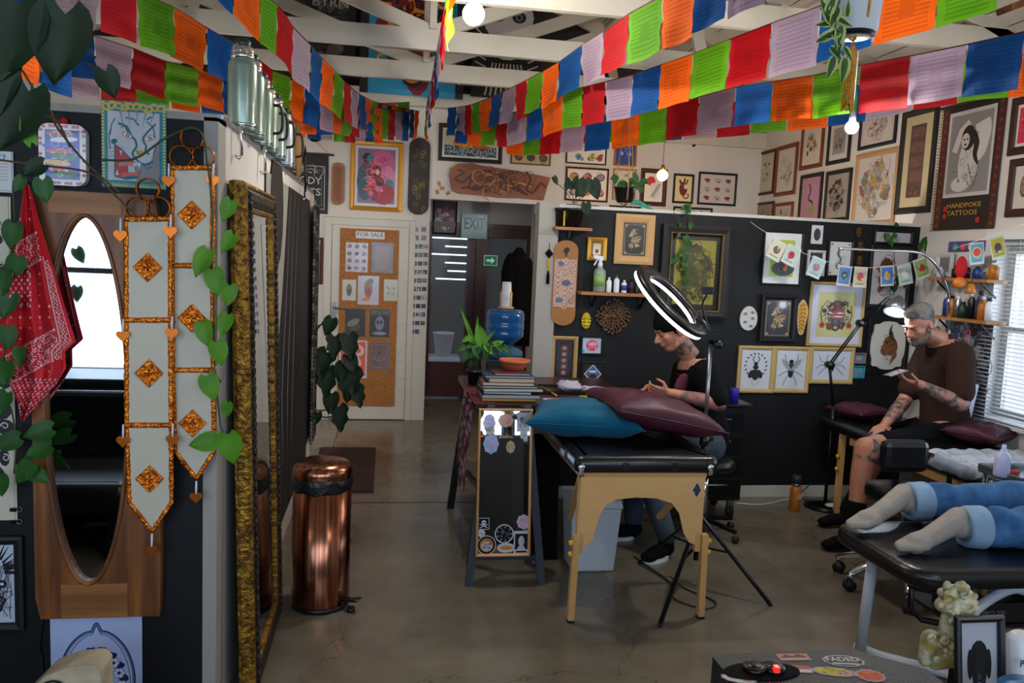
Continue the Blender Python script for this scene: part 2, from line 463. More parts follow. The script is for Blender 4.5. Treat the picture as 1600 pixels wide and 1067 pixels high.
def picture(rect, label, fm='#14100e', b=.018, mount=None, mw=0, art=None, bgc='#c8c2b4', d=.022, group=None, m=None, name='framed_picture', cat='picture', hang=.003):
    C, U, V, w, h = rect; N = U.cross(V); O = C+N*hang
    t = thing(name, O-V*h/2, label, cat, group)
    f = MB(); bars(f, O, U, V, w, h, b, d, m or 'paint', None if m else fm)
    f.slab([(-w/2+.002, -h/2+.002), (w/2-.002, -h/2+.002), (w/2-.002, h/2-.002), (-w/2+.002, h/2-.002)], O, U, V, .004, 'paint', '#2a2420')
    f.build('frame', t)
    iw, ih = w-2*b, h-2*b
    if mount:
        g = MB(); sheet(g, O+N*.005, U, V, iw+.004, ih+.004, mount); g.build('mount', t)
        iw, ih = iw-2*mw, ih-2*mw
    p = MB(); A = sheet(p, O+N*(.008 if mount else .006), U, V, iw+(0 if mount else .004), ih+(0 if mount else .004), bgc, t=.0015)
    if art: art(A)
    p.build('print', t)
    return t
# ------------------------------------------------------------------ the room
YB, XR, XL, YP = 8.15, 3.95, -3.9, 5.47
TIE = 3.15
def floor_material():
    m = bpy.data.materials.new('polished_concrete'); m.use_nodes = True; nt = m.node_tree; b = nt.nodes['Principled BSDF']
    tc = nt.nodes.new('ShaderNodeTexCoord')
    n1 = nt.nodes.new('ShaderNodeTexNoise'); n1.inputs['Scale'].default_value = .9; n1.inputs['Detail'].default_value = 7; n1.inputs['Roughness'].default_value = .62
    nt.links.new(tc.outputs['Object'], n1.inputs['Vector'])
    r = nt.nodes.new('ShaderNodeValToRGB'); e = r.color_ramp.elements
    e[0].position = .32; e[0].color = lin('#544d41'); e[1].position = .7; e[1].color = lin('#7b7263')
    nt.links.new(n1.outputs['Fac'], r.inputs['Fac'])
    n2 = nt.nodes.new('ShaderNodeTexNoise'); n2.inputs['Scale'].default_value = 5; n2.inputs['Detail'].default_value = 5
    nt.links.new(tc.outputs['Object'], n2.inputs['Vector'])
    mx = nt.nodes.new('ShaderNodeMix'); mx.data_type = 'RGBA'; mx.blend_type = 'MULTIPLY'; mx.inputs['Factor'].default_value = .3
    nt.links.new(r.outputs['Color'], mx.inputs['A'])
    r2 = nt.nodes.new('ShaderNodeValToRGB'); r2.color_ramp.elements[0].position = .35; r2.color_ramp.elements[0].color = (.55, .52, .5, 1); r2.color_ramp.elements[1].position = .6; r2.color_ramp.elements[1].color = (1, 1, 1, 1)
    nt.links.new(n2.outputs['Fac'], r2.inputs['Fac']); nt.links.new(r2.outputs['Color'], mx.inputs['B'])
    # fine cracks
    v = nt.nodes.new('ShaderNodeTexVoronoi'); v.feature = 'DISTANCE_TO_EDGE'; v.inputs['Scale'].default_value = .55
    n3 = nt.nodes.new('ShaderNodeTexNoise'); n3.inputs['Scale'].default_value = 3; n3.inputs['Detail'].default_value = 6
    nt.links.new(tc.outputs['Object'], n3.inputs['Vector'])
    ad = nt.nodes.new('ShaderNodeVectorMath'); ad.operation = 'MULTIPLY_ADD'; ad.inputs[1].default_value = (.5, .5, .5)
    nt.links.new(n3.outputs['Color'], ad.inputs[0]); nt.links.new(tc.outputs['Object'], ad.inputs[2]); nt.links.new(ad.outputs[0], v.inputs['Vector'])
    cr = nt.nodes.new('ShaderNodeMath'); cr.operation = 'LESS_THAN'; cr.inputs[1].default_value = .0014
    nt.links.new(v.outputs['Distance'], cr.inputs[0])
    m2 = nt.nodes.new('ShaderNodeMix'); m2.data_type = 'RGBA'; m2.inputs['B'].default_value = lin('#2b2622')
    cs = nt.nodes.new('ShaderNodeMath'); cs.operation = 'MULTIPLY'; cs.inputs[1].default_value = .45
    nt.links.new(cr.outputs[0], cs.inputs[0]); nt.links.new(cs.outputs[0], m2.inputs['Factor'])
    nt.links.new(mx.outputs['Result'], m2.inputs['A']); nt.links.new(m2.outputs['Result'], b.inputs['Base Color'])
    rr = nt.nodes.new('ShaderNodeMapRange'); rr.inputs['To Min'].default_value = .1; rr.inputs['To Max'].default_value = .34
    nt.links.new(n2.outputs['Fac'], rr.inputs['Value']); nt.links.new(rr.outputs['Result'], b.inputs['Roughness'])
    bp = nt.nodes.new('ShaderNodeBump'); bp.inputs['Strength'].default_value = .06; nt.links.new(n1.outputs['Fac'], bp.inputs['Height']); nt.links.new(bp.outputs['Normal'], b.inputs['Normal'])
    MATS['floor'] = m
floor_material()
g = MB(); g.span((XL-.2, -2.6, -.1), (XR+.2, 10.6, 0), 'floor'); struct(g, 'floor', origin=(0, 0, 0))
g = MB(); g.span((-.5, 5.36, .0005), (1.6, 5.368, .0015), 'black_rubber'); g.span((-.42, 5.3, .0005), (-.415, 8.1, .0014), 'black_rubber'); struct(g, 'trim_1')

# back wall with the passage opening, gable above
OX0, OX1, OZ = .42, 1.50, 2.27
g = MB()
g.span((XL, YB, 0), (OX0, YB+.2, OZ), 'white_wall'); g.span((OX1, YB, 0), (XR+.2, YB+.2, OZ), 'white_wall')
g.span((XL, YB, OZ), (XR+.2, YB+.2, 3.22), 'white_wall'); struct(g, 'wall_back')
RX, RZ = .28, 4.85
g = MB(); g.slab([(XL, 3.22), (XR, 3.22), (XR, 3.25), (RX, RZ), (XL, 3.25)], (0, YB+.2, 0), (1, 0, 0), (0, 0, 1), .2, 'roof_dark'); struct(g, 'wall_gable')
# passage behind the opening
g = MB(); g.span((OX0-.2, YB+.2, 0), (OX0, 9.55, 2.6), 'white_wall'); struct(g, 'wall_passage_left')
g = MB(); g.span((OX1+.25, YB+.2, 0), (OX1+.4, 9.55, 2.6), 'white_wall'); struct(g, 'wall_passage_right')
g = MB(); g.span((OX0-.2, YB+.2, 2.55), (OX1+.4, 9.55, 2.65), 'white_wall'); struct(g, 'ceiling_passage')
DY = 9.4
g = MB(); g.span((OX0, DY, 2.08), (OX1+.25, DY+.12, 2.55), 'white_wall'); struct(g, 'wall_passage_end')
# dark timber double door with glass
def timber_door(name, x0, x1):
    g = MB(); z0, z1, y0, y1 = .02, 2.06, DY+.02, DY+.08; s = .1
    for a, b in (((x0, y0, z0), (x0+s, y1, z1)), ((x1-s, y0, z0), (x1, y1, z1)), ((x0+s, y0, z1-.12), (x1-s, y1, z1)), ((x0+s, y0, z0), (x1-s, y1, z0+.42))): g.span(a, b, 'door_timber')
    o = struct(g, name, bevel=.004)
    p = MB(); p.span((x0+s, DY+.045, z0+.42), (x1-s, DY+.051, z1-.12), 'pane'); p.build('glass_pane', o)
    h = MB(); h.tube([(x1-.05, y0-.01, 1.0), (x1-.05, y0-.05, 1.0), (x1-.16, y0-.05, 1.0)], .008, 'steel'); h.build('door_handle', o)
    return o
timber_door('door_2', OX0+.0, OX0+.62); timber_door('door_3', OX0+.66, OX1+.24)
g = MB(); g.span((OX0+.62, DY-.01, .02), (OX0+.66, DY+.1, 2.08), 'door_timber'); g.span((OX0, DY-.02, 2.04), (OX1+.25, DY+.02, 2.1), 'door_timber'); struct(g, 'trim_2')
# yard beyond the doors: slatted screen, paving
g = MB()
g.span((-.6, 11.6, 0), (2.6, 11.63, 1.36), 'outdoor_dark'); g.span((1.15, 11.6, 1.3), (2.6, 11.63, 2.8), 'outdoor_dark')
rs = random.Random(5)
for i in range(12):
    g.span((-.6, 11.6, 1.38+i*.118), (1.2, 11.63, 1.478+i*.118), 'outdoor_dark')
    if i < 5: x = -.1+rs.random()*.5; g.span((x, 11.6, 1.35+i*.118), (x+.2+rs.random()*.4, 11.63, 1.4+i*.118), 'outdoor_dark')
g.span((-.6, 11.64, 0), (-.5, 11.7, 2.8), 'outdoor_dark'); g.span((2.5, 11.64, 0), (2.6, 11.7, 2.8), 'outdoor_dark')
tag(g.build('slatted_screen'), 'dark horizontal slatted screen seen through the glass exit door', 'screen')
g = MB(); g.span((-1.2, 9.6, -.1), (3.4, 13, -.02), 'outdoor_dark'); struct(g, 'ground_yard')
g = MB(); g.span((-1.2, 9.6, 0), (-1.1, 11.58, 2.9), 'outdoor_dark'); g.span((2.9, 9.6, 0), (3.0, 11.58, 2.9), 'outdoor_dark'); g.span((-1.2, 9.6, 2.85), (3, 11.58, 2.95), 'outdoor_dark'); struct(g, 'wall_yard')
g = MB(); g.span((.35, 10.5, 0), (1.0, 10.9, .36), 'white_paint_metal', None); tag(g.build('low_bench', bevel=.01), 'pale low bench outside behind the glass exit door', 'bench')
g = MB(); g.lathe((.78, 10.62, .362), [(.1, 0), (.14, .3), (.145, .3), (.145, .32), (.13, .32), (.13, .3), (.09, .02), (0, .02)], 'white_plastic'); tag(g.build('bucket'), 'white plastic bucket outside on the low bench behind the glass', 'bucket')
g = MB(); g.lathe((.47, 10.62, .362), [(.012, 0), (.012, .8), (.045, .82), (.05, .98), (.04, 1.0), (0, 1.0)], 'blue_light'); tag(g.build('garden_light'), 'small glowing blue light on a stick behind the exit door glass', 'light')

# right wall with the window
WY0, WY1, WZ0, WZ1 = 2.45, 4.68, .80, 1.93
g = MB()
g.span((XR, -2.6, 0), (XR+.2, WY0, 3.25), 'white_wall'); g.span((XR, WY1, 0), (XR+.2, YB+.2, 3.25), 'white_wall')
g.span((XR, WY0, 0), (XR+.2, WY1, WZ0), 'white_wall'); g.span((XR, WY0, WZ1), (XR+.2, WY1, 3.25), 'white_wall')
struct(g, 'wall_right', origin=(0, 0, 0))
g = MB()
for a, b in (((WY0, WZ0), (WY0+.06, WZ1)), ((WY1-.06, WZ0), (WY1, WZ1)), ((WY0, WZ0), (WY1, WZ0+.06)), ((WY0, WZ1-.06), (WY1, WZ1)), ((3.9, WZ0), (3.96, WZ1)), ((3.15, WZ0), (3.21, WZ1)), ((WY0, 1.36), (WY1, 1.40))):
    e_ = .003 if b[0]-a[0] > .1 else 0; g.span((XR+.09+e_, a[0], a[1]+e_), (XR+.14-e_, b[0], b[1]-e_), 'white_trim')
w1 = struct(g, 'window_1')
g = MB(); g.span((XR+.112, WY0+.05, WZ0+.05), (XR+.116, WY1-.05, WZ1-.05), 'pane'); g.build('glass_pane', w1)
# venetian blind
t = thing('venetian_blind', (XR-.03, (WY0+WY1)/2, WZ0-.03), 'white venetian blind over the bright window on the right', 'blind')
g = MB(); n = 44
for i in range(n):
    z = WZ0+.0+i*(WZ1+.03-WZ0)/n
    g.add([(XR-.05, WY0-.03, z+.001), (XR-.03, WY0-.03, z+.004), (XR-.01, WY0-.03, z+.001), (XR-.05, WY1+.03, z+.001), (XR-.03, WY1+.03, z+.004), (XR-.01, WY1+.03, z+.001)], [(0, 3, 4, 1), (1, 4, 5, 2)], 'blind')
g.build('slats', t)
g = MB(); g.span((XR-.06, WY0-.04, WZ1+.03), (XR-.003, WY1+.04, WZ1+.08), 'blind'); g.build('headrail', t)
g = MB(); g.span((XR-.05, WY0-.03, WZ0-.035), (XR-.012, WY1+.03, WZ0-.018), 'blind'); g.build('bottom_rail', t)
for yy in (WY1-.25, 3.9, 3.1): g = MB(); g.cyl((XR-.055, yy, WZ0-.02), (XR-.055, yy, WZ1+.03), .0012, 'blind', n=5); g.build('cord', t)
g = MB(); g.span((7, 0, -1), (7.2, 10, 1.5), 'outdoor_wall'); tag(g.build('boundary_wall'), 'pinkish wall outside, seen between the slats of the blind', 'wall', kind='structure')

# left and front walls
g = MB(); g.span((XL-.2, -2.6, 0), (XL, YB+.2, 3.25), 'white_wall'); struct(g, 'wall_left')
g = MB(); FY = -2.4
g.span((XL, FY-.2, 0), (XR, FY, .45), 'black_wall'); g.span((XL, FY-.2, 2.95), (XR, FY, 3.25), 'white_wall')
g.span((XL, FY-.2, .45), (-3.55, FY, 2.95), 'white_wall'); g.span((3.3, FY-.2, .45), (XR, FY, 2.95), 'white_wall'); struct(g, 'wall_front')
g = MB()
for x in (-3.5, -2.35, -1.2, 0, 1.1, 2.2, 3.25): g.span((x-.03, FY-.12, .45), (x+.03, FY-.06, 2.95), 'black_metal')
for z in (.47, 1.42, 2.92): g.span((-3.55, FY-.123, z-.028), (3.3, FY-.063, z+.028), 'black_metal')
struct(g, 'window_2')
g = MB(); g.slab([(XL, 3.25), (XR, 3.25), (RX, RZ)], (0, FY, 0), (1, 0, 0), (0, 0, 1), .2, 'roof_dark'); struct(g, 'wall_front_gable')

# roof: two boarded slopes
def slope(name, x1, z1):
    g = MB(); n = 26; d = Vector((x1-RX, 0, z1-RZ)); L = d.length; d.normalize(); nn = Vector((-d.z, 0, d.x)) if x1 > RX else Vector((d.z, 0, -d.x))
    for i in range(n):
        a = Vector((RX, 0, RZ))+d*(L*i/n); b = Vector((RX, 0, RZ))+d*(L*(i+1)/n-.008)
        g.add([(a.x, FY-.2, a.z), (b.x, FY-.2, b.z), (b.x, YB+.2, b.z), (a.x, YB+.2, a.z)], [(0, 1, 2, 3)], 'roof_board')
    a = Vector((RX, 0, RZ))+nn*.02; b = a+d*L
    g.add([(a.x, FY-.2, a.z+.01), (b.x, FY-.2, b.z+.01), (b.x, YB+.2, b.z+.01), (a.x, YB+.2, a.z+.01)], [(0, 1, 2, 3)], 'roof_dark')
    a2, b2 = a+Vector((0, 0, .12)), b+Vector((0, 0, .12))
    g.add([(a2.x, FY-.2, a2.z), (b2.x, FY-.2, b2.z), (b2.x, YB+.2, b2.z), (a2.x, YB+.2, a2.z)], [(0, 1, 2, 3)], 'roof_dark')
    struct(g, name, origin=(0, 0, 0))
slope('ceiling_right', XR+.2, 3.17); slope('ceiling_left', XL-.2, 3.17)
# painted timber trusses
for i, y in enumerate((-.9, .25, 1.35, 2.45, 3.55, 4.72, 5.87, 6.87, 8.03)):
    g = MB(); w = .05
    g.bar((XL, y, TIE+.07), (XR, y, TIE+.07), w, .145, 'beam_paint')
    for sx, xe in ((1, XR), (-1, XL)):
        top = Vector((RX, y, RZ-.1)); e = Vector((xe, y, TIE+.1))
        g.bar(e, top, w, .12, 'beam_paint')
        g.bar((RX+sx*.03, y+.03, TIE+.14), e.lerp(top, .5)+Vector((0, .03, 0)), w*.8, .1, 'beam_paint')
        g.bar(e.lerp(top, .5)+Vector((0, .03, 0)), e.lerp(Vector((RX, y, TIE+.1)), .45)+Vector((0, .03, .05)), w*.8, .09, 'beam_paint')
    g.bar((RX, y-.0, TIE+.14), (RX, y, RZ-.1), w, .12, 'beam_paint', up=(0, 1, 0))
    struct(g, 'beam_%d' % (i+1))
# purlins
for i, q in enumerate((.25, .5, .75)):
    g = MB()
    for sx, xe in ((1, XR), (-1, XL)):
        p = Vector((xe, 0, TIE+.12)).lerp(Vector((RX, 0, RZ-.04)), q); g.bar((p.x, FY, p.z-.0), (p.x, YB, p.z-.0), .05, .05, 'beam_paint')
    struct(g, 'trim_%d' % (i+3))
g = MB(); g.bar((2.6, YB-.03, TIE-.09), (XR, YB-.03, TIE-.09), .05, .16, 'beam_paint'); struct(g, 'trim_6')

# free standing black partition with pale post and cap
PX0, PZ = 1.17, 2.07
g = MB(); g.span((PX0, YP, .0), (XR, YP+.1, PZ), 'black_wall'); struct(g, 'wall_partition')
g = MB(); g.span((PX0, YP-.015, PZ), (XR, YP+.115, PZ+.022), 'white_trim'); struct(g, 'trim_7')
g = MB(); g.span((1.03, YP-.03, 0), (PX0, YP+.12, PZ+.03), 'grey_post'); struct(g, 'trim_8')
g = MB(); g.span((PX0, YP-.014, 0), (XR, YP, .085), 'white_trim'); struct(g, 'baseboard_partition')
# black wall on the left
LX, LY, LZ = -.56, 2.8, 2.12
g = MB(); g.span((-3.88, LY, 0), (LX-.02, LY+.12, LZ), 'black_wall'); struct(g, 'wall_black')
g = MB(); g.span((LX-.14, LY+.12, 0), (LX, 6.3, LZ), 'white_wall'); g.span((LX-.045, LY-.004, 0), (LX, LY+.12, LZ), 'grey_post'); g.span((-3.88, LY-.004, LZ-.012), (LX, LY+.13, LZ+.012), 'grey_post'); struct(g, 'wall_black_end')
g = MB(); g.span((LX-.15, LY+.02, LZ+.0), (LX+.012, 6.1, LZ+.013), 'steel'); struct(g, 'trim_9')
# ------------------------------------------------------------------ lamps that hang in the room, and unseen fill bulbs
def hanging_bulb(name, p, r, top, label, m, power, color, cordm='white_plastic', socket='white_plastic'):
    t = thing(name, p, label, 'lamp')
    g = MB(); g.ball(p, r, m, 20, 14); g.build('bulb', t)
    g = MB(); g.cyl((p[0], p[1], p[2]+r*.85), (p[0], p[1], p[2]+r*.85+.05), .018, socket, r2=.014); g.build('socket', t)
    g = MB(); g.cyl((p[0], p[1], p[2]+r*.85+.05), (p[0], p[1], top), .0025, cordm, n=6); g.build('cord', t)
    bulb_light(name+'_light', (p[0], p[1], p[2]-r-.03), power, color, .05)
    return t
COOL, WARM = (1.0, .93, .84), (1.0, .62, .3)
p = at(740, 22, y=4.1); hanging_bulb('globe_bulb', p, .055, 3.5, 'bright white globe bulb hanging among the roof beams at the top', 'bulb_cool', 62, COOL)
p = at(1331, 199, y=4.0); hanging_bulb('globe_bulb', p, .034, 3.4, 'bright white bulb hanging under the flags beside the orange tassel', 'bulb_cool', 48, COOL)
p = at(1035, 274, y=6.84); hanging_bulb('filament_bulb', p, .048, 3.16, 'warm glowing filament bulb on a thin cord in front of the back wall', 'bulb_warm', 14, WARM, 'cable', 'brass')
for q, w_, lb in (((-2.2, 3.1, 1.9), (-2.2, 2.925, 1.9), 'added white fill bulb on a bracket, unseen behind the black wall'), ((-.9, 6.0, 1.9), (-.705, 6.0, 1.9), 'added white fill bulb on a bracket, unseen behind the white wall end'),
                  ((2.5, 5.78, 1.82), (2.5, 5.575, 1.82), 'added white fill bulb on a bracket, unseen behind the black partition'), ((-1.6, -.9, 2.9), None, 'white bulb hanging out of view above the front left of the shop'), ((2.4, .25, 2.9), None, 'white bulb hanging out of view above the front right of the shop')):
    t = hanging_bulb('globe_bulb', Vector(q), .045, 3.15 if not w_ else q[2]+.1, lb, 'bulb_cool', 52 if w_ else 34, COOL)  # the bracket bulbs are unseen additions that brighten the back wall
    if w_: g = MB(); g.tube([w_, (q[0], q[1], q[2]+.1)], .008, 'white_plastic'); g.build('bracket', t)

# ------------------------------------------------------------------ pictures on the back wall
BW, PW, RW = ('y', YB), ('y', YP), ('x', XR)
INK = ['#1c1a1a', '#2c2826', '#3a3430']
def sk(cols, seed=0, n=26, **k): return lambda A: A.sketch(cols, seed, n, **k)
def art_lady(A):
    A.rect(-.5, -.5, .5, .5, '#6a5a72'); A.ell(-.3, -.1, .22, .35, '#1f4a56'); A.ell(.15, .28, .34, .2, '#b04a78'); A.ell(.3, 0, .2, .2, '#c06a8c')
    A.ell(.2, -.32, .3, .2, '#8a1428'); A.ell(-.05, -.1, .18, .36, '#7a1a26'); A.ell(.0, .1, .13, .1, '#2a1218'); A.ell(.03, .08, .06, .055, '#c89a90')
    A.ell(-.25, .33, .13, .09, '#16121c'); A.sketch(['#8c1c2c', '#c05a80', '#d890ac', '#24141c', '#2a6a74', '#c23a3a'], 5, 46, rx=.44, ry=.45)
def art_ship(A):
    A.rect(-.5, -.5, .5, .5, '#b9b29a'); A.rect(-.5, -.5, .5, -.1, '#2c3c46')
    for i in range(16): A.curl(-.45+i*.06, -.3+.08*sin(i), .08, random.Random(i), '#9fb2b8', .012)
    A.ell(-.05, 0, .32, .16, '#c8901e'); A.ell(-.15, .12, .2, .1, '#d8b030'); A.ell(.2, -.1, .18, .07, '#b8501c'); A.sketch(['#d8a020', '#8a3c14', '#c8502a'], 3, 26, rx=.35, ry=.25)
def art_flash(cols, bg, nx, ny, seed, paper_ink='#241c1a', s=.35):
    def f(A):
        rnd = random.Random(seed); A.rect(-.5, -.5, .5, .5, bg)
        for i in range(nx):
            for j in range(ny):
                x, y = -.5+(i+.5)/nx, -.5+(j+.5)/ny; c = rnd.choice(cols); r = s/nx
                A.ell(x, y, r*1.0, r*.8*A.w/A.h, paper_ink, rnd.uniform(-.6, .6)); A.ell(x, y, r*.82, r*.62*A.w/A.h, c, rnd.uniform(-.6, .6)); A.disc(x, y, r*.3, rnd.choice(cols+[paper_ink]))
                for k in range(3): A.curl(x+rnd.uniform(-r, r), y+rnd.uniform(-r, r), r*.6, rnd, paper_ink, .01)
    return f
def art_roses(A):
    rnd = random.Random(4); A.rect(-.5, -.5, .5, .5, '#cfcbc2')
    for (x, y, c) in ((-.32, .2, '#8a3248'), (0, .3, '#c84a5a'), (.3, .3, '#5a2c3a'), (0, -.05, '#d8a030'), (.32, -.05, '#c8708a'), (-.34, -.05, '#3a2c30'), (-.2, -.34, '#4a8aa8'), (.15, -.34, '#c8a838'), (.35, -.35, '#a82c3c')):
        for k in range(3): A.ell(x+rnd.uniform(-.1, .1), y+rnd.uniform(-.1, .1), .05, .025, '#3a5a2c', rnd.uniform(0, 3))
        A.flower(x, y, .075, c, '#3a1c20', 6, '#1c1816')
def art_sun_tiger(A):
    A.rect(-.5, -.5, .5, .5, '#d8d2c0'); A.disc(-.15, .22, .24, '#c8242c')
    A.ell(.1, -.12, .25, .3, '#d0ccc0', .4)
    for i in range(15): A.line([(-.2+.03*i, -.35+.035*i), (-.05+.03*i, -.3+.03*i), (.05+.025*i, -.4+.035*i)], [.01, .03, .01], '#1c1a1a')
def art_imp(A):
    A.rect(-.5, -.5, .5, .5, '#cfc08e'); A.ell(0, 0, .24, .28, '#6c1c14'); A.ell(-.18, .25, .07, .12, '#6c1c14', .4); A.ell(.05, .33, .06, .1, '#6c1c14'); A.ell(.2, .28, .06, .1, '#6c1c14', -.4)
    A.ell(.14, .08, .11, .09, '#c8c4b4'); A.line([(-.05, -.2), (.1, -.36), (.28, -.34), (.32, -.22), (.24, -.2)], .07, '#6c1c14'); A.line([(-.2, .2), (.0, .1), (.18, .3)], .02, '#c8902c')
def art_lips(A):
    A.rect(-.5, -.5, .5, .5, '#b9b0a8')
    for i in range(3):
        for j in range(3):
            x, y = -.3+.3*i, .3-.3*j; A.ell(x, y, .085, .055, '#1c1a1a', .1*(i-1)); A.ell(x, y, .07, .042, '#a8303c' if (i+j) % 2 == 0 else '#c8c2b8', .1*(i-1)); A.ell(x, y, .05, .012, '#1c1616')
            A.ell(x+.02, y-.07, .05, .02, '#7a3c40')
picture(wall_rect(547, 221, 629, 330, BW), 'gold framed painting of a pink and red robed figure above the sale door', '#b8801c', .045, '#b8b0b4', .03, art_lady, m='gold_paint', d=.03)
picture(wall_rect(685, 196, 785, 254, BW), 'wide dark framed print of a ship on waves above the carved plank', '#1e1714', .04, '#b9c0b8', .02, art_ship)
picture(wall_rect(799, 196, 861, 258, BW), 'tan sheet of snake drawings in thin frame above the carved plank end', '#6a5a3c', .014, None, 0, art_flash(['#5a3a30', '#6a4c3a', '#3c2a28'], '#a89468', 3, 3, 2))
picture(wall_rect(885, 196, 948, 257, BW), 'sheet of coloured flower drawings in thin dark frame, upper back wall', '#2a2422', .014, None, 0, art_roses)
picture(wall_rect(883, 262, 950, 315, BW), 'copper framed flash sheet behind the shelf plant', '#b8643a', .02, None, 0, art_flash(['#c8803c', '#7a7c9c', '#b85a4a'], '#cfc8c0', 3, 2, 7), m='copper')
picture(wall_rect(960, 196, 995, 260, BW), 'blue lined drawing in orange wood frame behind the hanging planter ropes', '#a8682c', .02, None, 0,
        lambda A: (A.rect(-.5, -.5, .5, .5, '#123a86'), A.sketch(['#5a86c8', '#8aa8d8'], 4, 24, t=.02)))
picture(wall_rect(957, 264, 993, 313, BW), 'small pale drawing in orange wood frame hidden behind the hanging planter', '#b87a48', .018, None, 0, sk(['#8a7c70', '#5a4c44'], 5, 12), '#c4bcb0')
picture(wall_rect(1000, 264, 1041, 322, BW), 'dark red framed print of a tiger under a red sun', '#3e120e', .045, None, 0, art_sun_tiger)
picture(wall_rect(1051, 272, 1083, 318, BW), 'small black framed drawing of a dark red horned creature', '#0e0e10', .022, None, 0, art_imp)
picture(wall_rect(1090, 270, 1150, 321, BW), 'black framed sheet of nine red lips drawings', '#0c0c0e', .022, None, 0, art_lips)
picture(wall_rect(1051, 324, 1112, 350, BW), 'black framed sheet showing only its top edge behind the partition cap, right', '#0e0e10', .02, None, 0, sk(INK, 9), '#b5aca4')
picture(wall_rect(951, 322, 1000, 350, BW), 'black framed sheet barely showing above the partition cap below the planter', '#0e0e10', .02, None, 0, sk(INK, 10), '#b5aca4')
picture(wall_rect(884, 320, 935, 350, BW), 'black frame edge barely showing behind the shelf plant pot', '#0e0e10', .02, None, 0, sk(INK, 11), '#b5aca4')
picture(wall_rect(489, 371, 505, 444, BW), 'narrow dark picture in brown wood frame left of the sale door', '#4a2818', .03, None, 0, sk(['#6a3a14', '#2a2418'], 12), '#2a1c12')
# black fabric banner on a dowel
C, U, V, w, h = wall_rect(440, 240, 513, 333, BW)
t = thing('fabric_banner', C-V*h/2-Vector((0, .02, 0)), 'black fabric banner with white lettering hanging left of the little deck', 'banner')
g = MB(); A = sheet(g, C+Vector((0, -.012, 0)), U, V, w, h, '#0b0b0c', 'paint')
A.line([(-.42, -.42), (.42, -.42), (.42, .3), (-.42, .3), (-.42, -.42)], .02, '#a8a8a6'); A.line([(-.36, -.36), (.36, -.36), (.36, .24), (-.36, .24), (-.36, -.36)], .008, '#8a8a88')
A.text('BODY', .05, .05, .17, '#a8a6a2', .6, True); A.text('ARTS', .05, -.14, .17, '#a8a6a2', .6, True); A.text('A', -.33, .3, .15, '#a8a6a2'); A.sketch(['#9a9a98'], 3, 12, ry=.06, cy=.22); A.sketch(['#9a9a98'], 6, 10, ry=.05, cy=-.3)
g.build('cloth', t)
g = MB(); g.cyl(C+V*h/2+Vector((-w/2-.02, -.02, 0)), C+V*h/2+Vector((w/2+.05, -.02, 0)), .01, 'dark_wood'); g.build('dowel', t)
g = MB(); g.tube([C+V*h/2+Vector((w/2+.02, -.02, 0)), C+V*h/2+Vector((-.05, -.015, .24)), C+V*h/2+Vector((-w/2, -.02, 0))], .002, 'jute'); g.build('cord', t)

def deck(rect, label, cols, art, m='paint', pinch=0, name='skateboard_deck'):
    C, U, V, w, h = rect; N = U.cross(V); pts = []
    for i in range(9): a = pi*i/8; pts.append((w/2*cos(a), h/2-w/2*.85+w/2*.85*sin(a)))
    for i in range(9): a = pi+pi*i/8; pts.append((w/2*cos(a), -h/2+w/2*.85+w/2*.85*sin(a)))
    t = thing(name, C-V*h/2, label, 'skateboard deck')
    g = MB(); g.slab(pts, C+N*.03, U, V, .012, m, cols); A = Art(g, C+N*.042, U, V, w, h, 'paint'); art(A)
    g.build('deck', t, bevel=.002)
    for s in (-1, 1): g = MB(); g.box(C+V*(s*h*.3)+N*.0165, (w*.5, .026, .03), 'black_metal'); g.build('wall_mount', t)
    return t
def deck_dark(A):
    for i in range(30): rnd = random.Random(i); A.curl(rnd.uniform(-.3, .3), rnd.uniform(-.42, -.02) if i < 20 else rnd.uniform(.1, .35), .12, rnd, '#5c4a1e' if i % 3 else '#8a6c24', .03)
    A.rect(-.48, .015, .48, .022, '#0c0a08')
deck(wall_rect(638, 216, 671, 336, BW), 'dark brown skateboard deck with faint gold pattern right of the gold frame', '#1d1611', deck_dark)
def deck_orange(A):
    for i in range(24):
        y = -.4+i*.034
        A.line([(-.3, y), (-.1, y+.03), (.1, y-.02), (.3, y+.02)], .04, '#4a2410')
deck(wall_rect(518, 255, 538, 321, BW), 'small orange brown deck with engraved pattern beside the black banner', '#8c5a34', deck_orange)
def deck_carved(A):
    A.rect(-.46, -.28, .46, .28, '#a88878')
    for i in range(-9, 10):
        for j in range(3): A.curl(-.3+.3*j, i*.03, .12, random.Random(i*7+j), '#6a4c44' if (i+j) % 2 else '#c8aa98', .025)
    A.ell(-.2, .22, .12, .03, '#4a5c74'); A.ell(.05, 0, .2, .035, '#4a5068'); A.ell(-.2, -.2, .16, .03, '#4a5c74')
    A.ell(0, .38, .14, .03, '#1c120c', .5); A.ell(0, .36, .05, .06, '#1c120c')
deck(wall_rect(862, 375, 899, 508, PW), 'light wooden skateboard deck with carved pinkish centre, left end of black partition', '#8a5a28', deck_carved)

